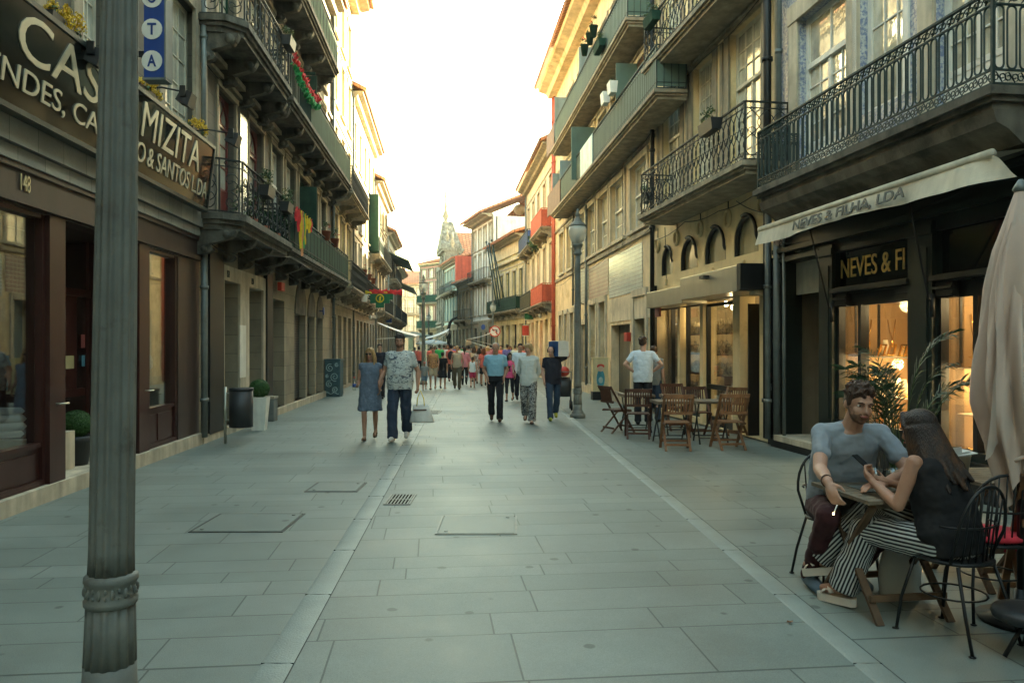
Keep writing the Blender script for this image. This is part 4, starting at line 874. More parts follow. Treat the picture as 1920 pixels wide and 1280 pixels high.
# ================================================================ RIGHT, far to near
def q3(y): return 3.54-.09*(y-19)
R4 = house('red_balcony_house', (q3(36), 36), (q3(48), 48), 11.0, 'cream', 'cream house with red doors and red railing sheets in the right row', 5, ((4.0, 6.6), (7.5, 9.9)), 2.95, .95, 'redd', 'pane_l', balc=((.03, .42, 3.5, 'panel', ['redd', 'redd']), (.46, .9, 3.5, 'panel', ['iron', 'olive']), (.05, .42, 7.1, 'panel', ['redd', 'redd']), (.55, .98, 7.0, 'panel', ['iron', 'blueg']))if not (M.__setitem__('olive', mat('olive_rust', (.18, .15, .07), .7, .3, 6, .1)) or M.__setitem__('blueg', mat('blue_plate', (.06, .12, .35), .6, .3, 6, .1))) else (), gcols=6, over=.7, doorfl=(0, 1), trm='stone_l', ground='gold', gfm='redd', gpm='wood_g')
t = tag(MB().ell((0, 0, 0), (.5, .45, .45), 8).build('hanging_fern', 'leaf'), 'hanging fern under the blue plated balcony on the cream house', 'plant'); t.location = at(1009, 452, 42.2)
mb = MB(); leafball(mb, (0, 0, 0), .62, 500, .09, 0, .6, 1, 5); x = mb.build('fronds', 'leaf', t)
R5 = house('yellow_house', (.83, 49), (-1.4, 58), 8.6, 'ochre', 'yellow house with dark green tall shutters and a green railing', 5, ((4.2, 6.6),), 3.0, .95, 'green', 'green', balc=((.02, .98, 3.75, 'panel', ['irong', 'green']),), gcols=5, over=.8, ground='ochre', gfm='wood_g', rise=1.6, trm='stone_l')
MB().box(-.05, R5.L+.05, 0, .25, 7.25, 7.4).box(0, R5.L, 0, .1, 7.7, 8.6).build('cornice', 'gold', R5.r)
R5b = house('white_tall_house', (-1.4, 58), (-3.3, 64.5), 11.4, 'white_r', 'tall white house with many sash windows left of the yellow house', 4, ((4.0, 6.2), (6.9, 8.9), (9.3, 10.9)), 3.0, .8, 'white', 'pane_l', balc=((.1, .95, 6.5, 'bars'),), over=1.1, gfm='green')
R6 = house('grey_blue_house', (-3.3, 64.5), (-4.9, 70), 6.95, 'grey_r', 'narrow grey house under a deep dark canopy down the right row', 4, ((4.0, 6.2),), 3.0, .7, 'white', 'pane', balc=((.1, .95, 3.6, 'bars'),), gfm='green', rise=.5)
MB().prism([(0, 7.2), (2.0, 6.5), (2.0, 6.6), (0, 7.3)], -.3, R6.L+.3, 'x').build('canopy', 'dark_r', R6.r)
R7 = house('teal_house', (-4.9, 70), (-6.9, 78), 9.3, 'teal_r', 'pale teal tiled house with white windows near the church tower', 5, ((3.9, 6.1), (6.9, 8.8)), 3.0, .85, 'white', 'pane_l', balc=((.05, .95, 6.4, 'bars'),), gfm='green', rise=1.0)
MB().box(-.12, -.02, -7.5, .3, 7.3, 9.7).build('red_cladding', 'redtile', R7.r)
R8 = house('pink_house', (-7.9, 86), (-10.6, 88.5), 10.6, 'pink', 'pink house with green balconies left of the church tower', 3, ((3.9, 6.0), (6.8, 8.7), (9.2, 10.2)), 3.0, .8, 'white', 'pane_l', balc=((.0, 1, 3.3, 'panel', ['irong', 'green']), (.0, 1, 6.2, 'panel', ['irong', 'green'])), gfm='green', over=.4, rise=1.2)
R9 = house('white_end_house', (-11.6, 112), (-17.5, 109), 10.1, 'cream', 'pale house with green balconies closing the view at the end of the street', 5, ((3.6, 5.6), (6.2, 8.0), (8.5, 9.7)), 3.0, .8, 'white', 'pane_l', balc=((.1, .95, 3.2, 'bars'), (.3, .95, 5.8, 'bars')), gfm='green', over=.5)
R10 = house('white_end_house', (-17.3, 106), (-21.5, 98), 9.2, 'white_r', 'white gabled house at the very end of the street on the left', 3, ((3.6, 5.6), (6.2, 8.0)), 3.0, .8, 'white', 'pane_l', balc=((.1, .95, 3.2, 'bars'),), gfm='green', over=.5, rise=2.6)
# big white house and red roof behind the yellow one
bk = thing('white_house_behind', 'plain white house with a red tiled roof rising behind the yellow house', 'building', (2.5, 66, 0))
MB().box(-3.0, 5, 0, 8, 0, 12.4).build('wall', 'white_r', bk); MB().prism([(-3.3, 12.4), (5.3, 12.4), (3.0, 14.6), (-.8, 14.6)], -.3, 8.3, 'y').build('roof', 'roof', bk)
tk = tag(MB().tube([(0, 0, 0), (0, 0, 1.0)], .07, 8).ell((0, 0, 1.4), (.6, .6, .55), 14).build('roof_tank', 'gold'), 'round tank on a stalk above the roofs right of the church', 'tank'); tk.location = at(974, 425, 66)
# ------------------------------------------------ baroque church front and its nave
ch = thing('church', 'baroque stone church with a pinnacled front and red tiled nave roof', 'church', (-6.95, 80, 0), atan2(6.5, -1.3))
mb = MB()     # local x runs along the street, y to the street
mb.box(0, 6.2, -1.9, 0, -1, 9.6).box(-.2, 6.4, -2.0, .35, 9.6, 10.1).box(.3, 5.9, -1.9, 0, 10.1, 11.4)
for x in (0, 1.7, 3.9, 5.6): mb.box(x, x+.6, 0, .3, -1, 9.6)
for z in (3.4, 3.8, 6.6): mb.box(-.15, 6.35, 0, .42, z, z+.22)
mb.box(.2, 5.9, -2.0, .3, 11.4, 11.7)
poly = [(.6, 11.7), (5.6, 11.7), (5.4, 12.6), (4.8, 13.2), (4.4, 14.6), (3.9, 15.2), (3.6, 16.4), (3.1, 16.9), (2.6, 16.4), (2.3, 15.2), (1.8, 14.6), (1.4, 13.2), (.8, 12.6)]; poly = [(x, 11.7+(z-11.7)*.62) for x, z in poly]
k = len(poly); vs = [(x, -.75-max(0, 1-(z-11.7)/3.6)*.9-.25, z) for x, z in poly]+[(x, -.35+max(0, 1-(z-11.7)/3.6)*.5+.25, z) for x, z in poly]
mb.add(vs, [tuple(range(k)), tuple(range(k, 2*k))[::-1]]+[(i, i+k, (i+1) % k+k, (i+1) % k) for i in range(k)])
rr = random.Random(9)
for _ in range(90):
    z = rr.uniform(3, 14.2); hw = 3.0 if z < 11.5 else max(.3, 2.4-(z-11.5)*.8); x = 3.1+rr.uniform(-hw, hw)
    mb.ell((x if rr.random() < .5 else rr.uniform(-.1, .4)*(1 if z < 11.5 else 0)+(0 if z < 11.5 else 3.1-hw), (rr.uniform(-1.7, .35) if z < 11.5 else rr.uniform(-.9, -.2)), z), (rr.uniform(.08, .22), .18, rr.uniform(.12, .45)), 6)
mb.build('front', mat('mossy_granite', (.22, .205, .165), .9, .4, 1.5, .5, 6, streak=.4, col2=(.12, .115, .09), c2s=2), ch)
for x, z, s_ in ((3.1, 14.6, 1.1), (.5, 11.6, .8), (5.7, 11.6, .8), (1.5, 12.5, .6), (4.7, 12.5, .6)):
    MB().lathe([(.42*s_, 0), (.30*s_, .25*s_), (.16*s_, .4*s_), (.34*s_, .8*s_), (.16*s_, 1.3*s_), (.10*s_, 1.6*s_), (.17*s_, 1.75*s_), (.04*s_, 2.3*s_)], 8, (x, -.4 if z > 12 else -.8, z)).build('pinnacle', 'stone', ch)
MB().box(3.02, 3.18, -.48, -.32, 17.0, 18.2).box(2.75, 3.45, -.48, -.32, 17.6, 17.75).build('cross', 'stone', ch)
MB().box(.5, 5.7, -14, -1.3, -1, 11.0).build('nave', 'cream', ch); MB().prism([(-1.3, 13.0), (-14, 13.4), (-14, 10.9), (-1.3, 10.9)][::-1], 3.0, 3.2, 'x').build('gable', 'stone', ch)
MB().prism([(.0, 10.9), (6.1, 10.9), (3.1, 13.8)], -14, -1.35, 'y').build('roof', 'roof', ch)
for z in (4.4, 7.2): MB().box(2.5, 3.7, .02, .12, z, z+1.8).build('window', 'pane', ch)
# low roofs at the very end
for i, (x, y, wd, h_, lb) in enumerate(((-19, 125, 9, 11.5, 'far orange roofed house, behind the second street lamp'), (-13, 130, 9, 12.6, 'far orange roofed house, left of the pink house'), (-24, 118, 9, 12, 'far house with yellow gable past the dark left row'))):
    t = thing('far_house', lb, 'building', (x, y, 0)); MB().box(-wd/2, wd/2, 0, 8, -1, h_-2).build('wall', 'cream', t); MB().prism([(-wd/2-.3, h_-2), (wd/2+.3, h_-2), (0, h_)], -.3, 8.3, 'y').build('roof', 'roof', t)

# ------------------------------------------------ R3, the long ochre house
R3 = Fac('long_ochre_house', (q3(18.95), 18.95), (q3(36), 36), 'long ochre house with two very long green balconies and tiled lower walls', 'building')
f = R3; ux = f.u
cols = [(1183, 1213), (1146, 1171), (1122, 1140), (1101, 1116), (1083, 1097), (1064, 1076), (1050, 1058)]
w1 = [(ux(b), ux(a), 4.78, 6.55) for a, b in cols]
w2 = [(a+.05, b-.05, 7.3, 9.2) for a, b, _, _ in w1]; w3 = [(a+.05, b-.05, 10.2, 12.1) for a, b, _, _ in w1]
gd = [(1190, 1212, 2.95, 'green2'), (1146, 1181, 2.25, 'sh'), (1125, 1136, 3.05, 'bl'), (1107, 1118, 3.05, 'bl'), (1092, 1101, 2.4, 'w'), (1070, 1077, 2.95, 'w'), (1060, 1065, 2.95, 'w'), (1050, 1055, 2.95, 'w')]
gh_ = [(ux(b), ux(a), .12, z) for a, b, z, k in gd]
wall(f, 0, f.L, -.2, 4.6, gh_, 'gold', .35, name='ground_floor_wall')
M['bluegrey'] = mat('blue_grey_door_paint', (.20, .26, .27), .5, .12, 3, .05); M['meshp'] = mat('mesh_panel', (.15, .13, .09), .7, .3, 30, .2, 60)
for h, (a, b, z, k) in zip(gh_, gd):
    mm = {'green2': 'green_d', 'sh': 'meshp', 'bl': 'bluegrey', 'w': 'wood_g'}[k]
    d = MB().box(h[0], h[1], -.3, -.25, .0, z)
    if k in ('bl', 'w'):
        for zz in (.3, 1.3, 2.0): d.box(h[0]+.12, h[1]-.12, -.25, -.235, zz, zz+.6)
    o = d.build('door', mm, f.r)
    if k != 'sh': tr_ = MB(); trim(tr_, h[0], h[1], .1, z, .17, .05, sill=False); tr_.build('door_surround', 'stone_l', o)
MB().box(-.0, f.L, 0, .06, -.2, .25).build('plinth', 'stone_l', f.r)
# tiled bands of the wall below the first floor windows
def panel(a, b, z0, z1, m, w=.02): return MB().box(ux(b), ux(a), -.01, w, z0, z1).build('tile_panel', m, f.r)
panel(1143, 1205, 3.1, 4.35, 'tile_s'); panel(1106, 1141, 3.25, 4.4, 'tile_r'); panel(1078, 1104, 3.2, 4.6, 'tile_g'); panel(1141, 1222, 2.35, 3.05, 'cream'); 
wall(f, 0, f.L, 4.6, 13.3, w1+w2+w3, 'gold', .22, name='upper_wall')
for i, h in enumerate(w1): window(f, *h, cols=2, rows=2, leaves=1, fm='white', pm='pane_l', trm='stone_l', transom=.42, t=.06, tw=.17, trows=1, tcols=2)
for i, h in enumerate(w2+w3): window(f, *h, cols=1, rows=3, fm='white' if i % 3 else 'redd', pm='pane_l', trm='stone_l', transom=.2, t=.06, tw=.12)
mb = MB().box(0, f.L, 0, .07, 6.78, 6.86).box(0, f.L, 0, .07, 9.35, 9.45).box(0, f.L, 0, .06, 4.5, 4.62); mb.build('stone_bands', 'stone', f.r)
bA = balcony(f, f.u(1222, .8)+.05, f.u(1029, .8), 6.93, .72, .2, 'panel', ['irong', 'greeng'], 'stone', .95, 0, sp=.16)
bB = balcony(f, .1, f.u(1029, .8), 9.55, .72, .2, 'panel', ['irong', 'greeng'], 'stone', .95, 0, sp=.16)
MB().box(f.L-4.6, f.L-2.4, .69, .715, 9.78, 10.68).box(f.L-6.2, f.L-2.6, .69, .715, 7.16, 8.06).build('rust_sheet', mat('rust_brown_sheet', (.16, .085, .05), .7, .25, 4, .1), bA)
MB().box(f.u(1105, .8), f.u(1083, .8), .69, .715, 7.16, 8.06).build('pale_sheet', mat('pale_teal_sheet', (.35, .50, .46), .5, .2, 4, .05), bA)
roof(f, 0, f.L, 13.55, .95, 7, 2.0, em='gold', cornice=.4); body(f, 0, f.L, 13.3, -.4, 7, 'gold')
pipe(f, f.L-.1, 0, 13.3, 'redd', .07, .1); pipe(f, f.L-.35, 0, 13.3, 'redd', .045, .08); pipe(f, ux(1103), .2, 6.7, 'zinc', .05, .08); pipe(f, ux(1078), 3.2, 9.5, 'zinc', .04, .08)
for i, (px, za, zb, op) in enumerate(((1196, 7.2, 9.2, .6), (1117, 7.3, 9.1, .85), (1083, 7.2, 8.8, .7), (1062, 7.3, 8.9, .6), (1072, 10.1, 11.7, .7), (1118, 10.2, 11.8, .6))):
    u_ = ux(px); MB().box(u_-.025, u_+.025, .02, op, za, zb).box(u_-.032, u_+.032, .06, op-.05, za+.1, zb-.12).build('shutter', 'greeng' if i < 2 else 'bluegrey', f.r)
for i, (px, z_, lb) in enumerate(((1148, 8.15, 'white box planter on the green sheet railing, right one'), (1135, 8.15, 'white box planter on the green sheet railing, left one'))):
    railpot(f, px, z_, .85, lb, m='white', L_=.35, h=.3, n=1, fh=.05, group='white planters on the long balcony')
for i, (px, lb) in enumerate(((1113, 'highest pot of red geraniums on the top balcony of the ochre house'), (1106, 'middle pot of red geraniums on the top balcony of the ochre house'), (1096, 'lowest pot of red geraniums on the top balcony of the ochre house'))):
    railpot(f, px, 10.72, .8, lb, m='green', flower='redp', rnd=True, n=4, h=.32, group='geranium pots on the top balcony')
railpot(f, 1124, 10.0, .8, 'bushy light green plant trailing through the top balcony railing', m='green', flower='olivef', n=9, L_=.8)
railpot(f, 1214, 5.1, .3, 'black window box with plant at the narrow window next to the golden house', m='black', n=5, group='window boxes on the right side')
MB().box(ux(1184), ux(1179), .02, .14, 1.75, 2.0).build('alarm_box', 'red', f.r)

# ------------------------------------------------ R2, the golden cafe house
R2 = Fac('cafe_house', (4.41, 12.76), (3.54, 18.95), 'golden cafe house with arched windows, steel awning boxes and two iron balconies', 'building')
f = R2; ux = f.u; Lr = f.L
M['golds'] = mat('golden_stucco', (.66, .53, .30), .6, .14, 1.3, .12, 30, streak=.10, spec=.5, col2=(.50, .38, .20), c2s=1.4, c2t=.6)
arch = [(1376, 1422, 3.30, 4.02), (1321, 1361, 3.30, 4.02), (1276, 1308, 3.30, 4.0), (1240, 1262, 3.30, 3.98)]
sh = [(ux(1312), ux(1228), .12, 2.55), (ux(1424), ux(1318), .02, 2.55)]
ah = []
for a, b, z0, z1 in arch: ah.append((ux(b), ux(a), z0, z1))
wall(f, 0, Lr, 0, 3.30, sh, 'golds', .3, name='ground_floor_wall')
# arched band: solid wall with round-headed openings
mb = MB(); prev = 0
for a, b, z0, z1 in sorted(ah):
    r_ = (b-a)/2; m_ = (a+b)/2; zs = z1-r_*.9
    n = 10; xs = [m_-r_*cos(pi*i/n) for i in range(n+1)]; zz = [max(z0+.02, zs+r_*.9*sin(pi*i/n)) for i in range(n+1)]
    mb.add([(prev, 0, z0), (a, 0, z0), (a, 0, 4.5), (prev, 0, 4.5)], [(3,2,1,0)])
    for i in range(n):
        mb.add([(xs[i], 0, zz[i]), (xs[i+1], 0, zz[i+1]), (xs[i+1], 0, 4.5), (xs[i], 0, 4.5)], [(3,2,1,0)])
        mb.add([(xs[i], 0, zz[i]), (xs[i+1], 0, zz[i+1]), (xs[i+1], -.25, zz[i+1]), (xs[i], -.25, zz[i])], [(0,1,2,3)])
    for q, s_ in ((a, 1), (b, -1)): mb.add([(q, 0, z0), (q, 0, zz[0]), (q, -.25, zz[0]), (q, -.25, z0)], [(0,1,2,3) if s_ > 0 else (3,2,1,0)])
    mb.add([(a, 0, z0), (b, 0, z0), (b, -.25, z0), (a, -.25, z0)], [(0,1,2,3)])
    prev = b
mb.add([(prev, 0, 3.3), (Lr, 0, 3.3), (Lr, 0, 4.5), (prev, 0, 4.5)], [(3,2,1,0)]); mb.build('arcade_wall', 'golds', f.r)
for a, b, z0, z1 in ah:
    r_ = (b-a)/2; m_ = (a+b)/2; zs = z1-r_*.9
    arc = [(m_-(r_-.03)*cos(pi*i/14), -.05, zs+(r_-.03)*.9*sin(pi*i/14)) for i in range(15)]
    mb = MB(); mb.tube([(a+.03, -.05, z0)]+arc+[(b-.03, -.05, z0)], .045, 6); mb.tube([(a+.03, -.0, zs-.05)]+[(p[0], .03, p[2]+.03) for p in arc[:9]], .03, 6)
    o = mb.build('window', 'black', f.r)
    pl = [(a+.02, z0)]+[(p[0], p[2]) for p in arc]+[(b-.02, z0)]
    MB().add([(x, -.1, z) for x, z in pl], [tuple(range(len(pl)))]).build('pane', 'pane_g', o) if 'pane_g' in M else (M.__setitem__('pane_g', mat('golden_reflection_pane', (.36, .34, .22), .10, .3, 1.2, .05, 3, streak=.2, spec=.9, ior=1.8)), MB().add([(x, -.1, z) for x, z in pl], [tuple(range(len(pl)))]).build('pane', 'pane_g', o))  # reflected light on the arch panes is put into this yellowish base colour
for px in (1431, 1366, 1314, 1270, 1234):
    u_, z_ = ux(px), 4.08
    o = MB().tube([(u_+.13*cos(a), .03, z_+.15*sin(a)) for a in [2*pi*i/20 for i in range(20)]], .035, 8, closed=True).ell((u_, .0, z_), (.08, .03, .1), 10).build('ring_ornament', 'golds', f.r)
    MB().box(u_-.015, u_+.015, 0, .012, 4.25, 4.5).build('joint_line', 'iron', f.r)
for px in (1395, 1337, 1250): MB().box(ux(px)-.06, ux(px)+.06, 0, .05, 3.06, 3.2).build('small_block', 'golds', f.r)
pipe(f, Lr-.05, .1, 13, 'black', .055, .1); pipe(f, .12, .1, 13, 'black', .07, .12); pipe(f, .02, .1, 4.4, 'zinc', .05, .16)
# steel awning boxes
MB().box(ux(1279, .55), ux(1212, .55), .02, .55, 2.50, 2.86).build('awning_box', 'steel', f.r, bevel=.008)
o = MB().box(ux(1381, .6)-.0, ux(1279, .55)-.01, .02, .6, 2.56, 3.0).build('awning_box', 'steel', f.r, bevel=.008)
MB().box(.12, ux(1381, .6)-.003, .02, .595, 2.58, 3.02).build('awning_end', 'black', f.r)
MB().box(ux(1325, .6)-.12, ux(1325, .6)+.12, .6, .7, 2.88, 2.93).build('camera_mount', 'black', f.r)
MB().box(.2, .42, .05, .3, 2.5, 2.72).build('alarm_speaker', 'gold', f.r, bevel=.01); 
MB().box(ux(1216, .6), ux(1208, .6), .3, .34, 2.3, 2.75).build('small_notice', 'cardr', f.r)
# shop front
def glazed(F_, u0, u1, z0, z1, n, fm, rail=None, y=-.12, t=.06, name='shop_window', bt=.1):
    mb = MB()
    mb.box(u0, u1, y-.04, y+.04, z0, z0+bt); mb.box(u0, u1, y-.04, y+.04, z1-t, z1)
    for k in range(n+1): x = u0+(u1-u0)*k/n; mb.box(max(u0, x-t/2), min(u1, x+t/2), y-.045, y+.045, z0, z1)
    if rail: mb.box(u0, u1, y-.035, y+.035, rail, rail+.1)
    o = mb.build(name, fm, F_.r)
    MB().box(u0+.01, u1-.01, y-.008, y+.002, z0+.05, z1-.02).build('pane', 'glass', o); return o
glazed(f, *sh[0], 3, 'black'); MB().box(ux(1271)-.07, ux(1271)+.07, -.2, -.02, .1, 2.5).build('pier', 'golds', f.r)
glazed(f, ux(1374), ux(1318), .02, 2.5, 1, 'black', rail=.75, bt=.18); MB().box(ux(1387), ux(1374), -.3, -.0, .0, 2.55).build('pier', 'golds', f.r)
tag(MB().box(ux(1400)-.04, ux(1400), -.9, -.02, .02, 2.4).build('door', 'black', f.r), 'open black framed cafe door')
MB().box(ux(1423), ux(1404), -.5, -.44, .02, 2.45).build('cream_panel', 'cream', f.r)
mb = MB(); ua, ub = ux(1418, -.43), ux(1408, -.43)
for s_ in range(3): mb.tube([(ua+(ub-ua)*i/8, -.43, 1.25+.1*sin(i*1.3+s_)+.05*s_) for i in range(9)], .006, 4)
mb.build('scribble', 'black', f.r)
MB().box(0, .14, 0, .1, 0, 3.1).box(Lr-.12, Lr, 0, .06, 0, 3.1).build('pilaster', 'black', f.r)
# posters pasted beside the downpipe
rr = random.Random(4)
for k in range(9): MB().box(.02, .11, .1+.002*k, .103+.002*k, .9+.2*k, .9+.2*k+rr.uniform(.1, .17)).build('pasted_notice', ['fabw', 'cardr', 'cardy', 'cream'][k % 4], f.r)
# interior with counter, shelves, lights
M['shopin'] = mat('cafe_interior', (.30, .25, .17), .8, .2, 1, 0); M['goods'] = mat('bottles_and_tins', (.35, .30, .2), .4, .9, 14, 0, streak=0)
M['bulb'] = glow('warm_bulb', (1, .72, .38), 9)
ib = MB(); ib.box(0.15, Lr, -3.6, -3.5, 0, 3.2); ib.box(.05, Lr, -3.5, -.31, -.05, .015); ib.box(.05, Lr, -3.5, -.3, 2.95, 3.05); ib.box(0.05, .15, -3.5, -.31, 0, 3); ib.box(Lr-.1, Lr, -3.5, -.31, 0, 3); ib.box(2.9, 3.0, -3.5, -.8, 0, 2.9); ib.build('interior', 'shopin', f.r)
cg = MB(); cg.box(3.3, Lr-.2, -2.2, -1.7, .02, 1.0)
for z_ in (.5, 1.0, 1.45, 1.9): cg.box(3.1, Lr-.3, -.75, -.5, z_-.02, z_)
cg.build('shelving', 'wood_d', f.r)
rr = random.Random(8)
for z_ in (.5, 1.0, 1.45, 1.9):
    g_ = MB(); x = 3.15
    while x < Lr-.4: w_ = rr.uniform(.05, .13); g_.lathe([(w_*.45, 0), (w_*.5, .02), (w_*.45, .18), (w_*.2, .22), (w_*.18, rr.uniform(.24, .32))], 8, (x, -.62, z_)); x += w_+.02
    tag(g_.build('goods', 'goods', f.r), kind='stuff')
for x in (1.2, 3.6, 4.8): MB().ell((x, -1.2, 2.6), (.06, .06, .06), 8).build('ceiling_bulb', 'bulb', f.r)
def warm(F_, u_, w_, z_, e, c=(1, .72, .42)):
    l = bpy.data.lights.new('lamp_light', 'POINT'); l.energy = e*.7; l.color = c; l.shadow_soft_size = .08; o = bpy.data.objects.new('lamp_light', l); C.objects.link(o); o.parent = F_.r; o.location = (u_, w_, z_)
warm(f, 4.2, -1.1, 2.5, 9); warm(f, 1.3, -1.1, 2.5, 5)
# upper floors
wf = [(ux(1430), ux(1368), 4.62, 7.55), (ux(1338), ux(1300), 4.62, 7.55), (ux(1277), ux(1244), 4.62, 7.55)]
wg = [(a, b, 8.2, 10.6) for a, b, _, _ in wf]
wall(f, 0, Lr, 4.5, 13, wf+wg, 'golds', .25, name='upper_wall')
for h in wf+wg: window(f, *h, cols=2, rows=3, leaves=2, fm='whitec', pm='pane_l', trm='stone', transom=.33, trows=3, tcols=4, t=.07, tw=.2, sill=False)
mb = MB().box(0, Lr, 0, .08, 7.6, 7.66)
for h in wf: mb.box(h[1]+.24, h[1]+.36, 0, .05, 4.6, 7.5)
mb.build('stone_bands', 'stone', f.r)
c1 = f.u(1393, .8)
balcony(f, c1, f.u(1198, .8), 4.40, .8, .2, 'wave', 'iron', 'stone', .95, 0, sp=.21, r=.011)
balcony(f, .35, f.u(1204, .8), 7.68, .8, .2, 'wave', 'iron', 'stone', .95, 0, sp=.21, r=.011)
roof(f, 0, Lr, 13.3); body(f, 0, Lr, 13, -3.7, 4, 'golds'); MB().box(0, Lr, -3.7, -.35, 3.2, 13).build('rear_walls', 'golds', f.r)
railpot(f, 1331, 5.35, .85, 'black window box with a thin plant on the first cafe house balcony', m='black', n=4, flower='olivef', L_=.6, group='window boxes on the right side')
railpot(f, 1222, 8.55, .85, 'dark box with plant at the far end of the upper cafe house balcony', m='green', n=5, L_=.6, group='window boxes on the right side')

# ------------------------------------------------ R1, the jeweller's house
R1 = Fac('jeweller_house', (5.53, 4.13), (4.41, 12.76), 'near right house with dark green jeweller shop front and blue white tiled upper wall', 'building')
f = R1; ux = f.u; Lr = f.L
dr = (ux(1540), ux(1466), .17, 3.05); s1 = (ux(1708), ux(1567), .55, 3.02); s2 = (ux(1885), ux(1756), .45, 3.02)
wall(f, 0, Lr, .0, 3.5, [dr, s1, s2, (.3, 1.6, .2, 2.9)], 'green_d', .35, name='shop_front_wall')
MB().box(0, s2[0]-.0, 0, .06, -.05, .42).box(s2[0], s1[1]+.15, 0, .1, -.05, .40).box(dr[0]-.1, Lr, 0, .12, -.05, .17).build('plinth', 'black', f.r)
MB().box(dr[0], dr[1], -.9, .14, .1, .19).build('door_step', 'stone_l', f.r)
mb = MB()
for a, b in ((ux(1566), ux(1541)), (ux(1755), ux(1709)), (ux(1465), Lr)):
    mb.box(a, b, 0, .05, .4, 3.1); mb.box(a-.02, b+.02, .05, .08, 2.95, 3.05)
    if b-a > .3: mb.box(a+.08, b-.08, .05, .065, .6, 2.8)
mb.box(0, Lr, 0, .1, 3.15, 3.22).box(0, Lr, 0, .14, 3.45, 3.5); mb.build('pilasters', 'green_d', f.r)
d = MB().box(dr[0], dr[1], -.75, -.7, .19, 2.46).box(dr[0]+.35, dr[1]-.35, -.7, -.66, .4, 2.3); o = d.build('door', 'green_d', f.r)
MB().box(ux(1490, -.65), ux(1482, -.65), -.655, -.645, 1.6, 1.85).box(ux(1502, -.65), ux(1493, -.65), -.655, -.645, 1.45, 1.62).build('notice', 'fabw', o)
MB().box(dr[0], dr[1], -.3, -.25, 2.48, 3.0).build('blind_panel', 'awn', f.r); MB().box(dr[0]-.02, dr[1]+.02, -.3, .07, 3.0, 3.07).build('door_lintel', 'green_d', f.r)
text('103', .14, .13, 'house_number', 'letd', f.r, (ux(1492, .055)+0, .055, 3.1-.0), (R(90), 0, R(180)))
M['jewin'] = mat('cream_display_lining', (.27, .17, .085), .8, .1, 2, 0, streak=0); M['gold_m'] = mat('gold_jewellery', (.85, .55, .18), .25, .2, 20, .05, metal=1, streak=0); M['velvet'] = mat('cream_velvet', (.62, .55, .42), .9, .1, 6, .1)
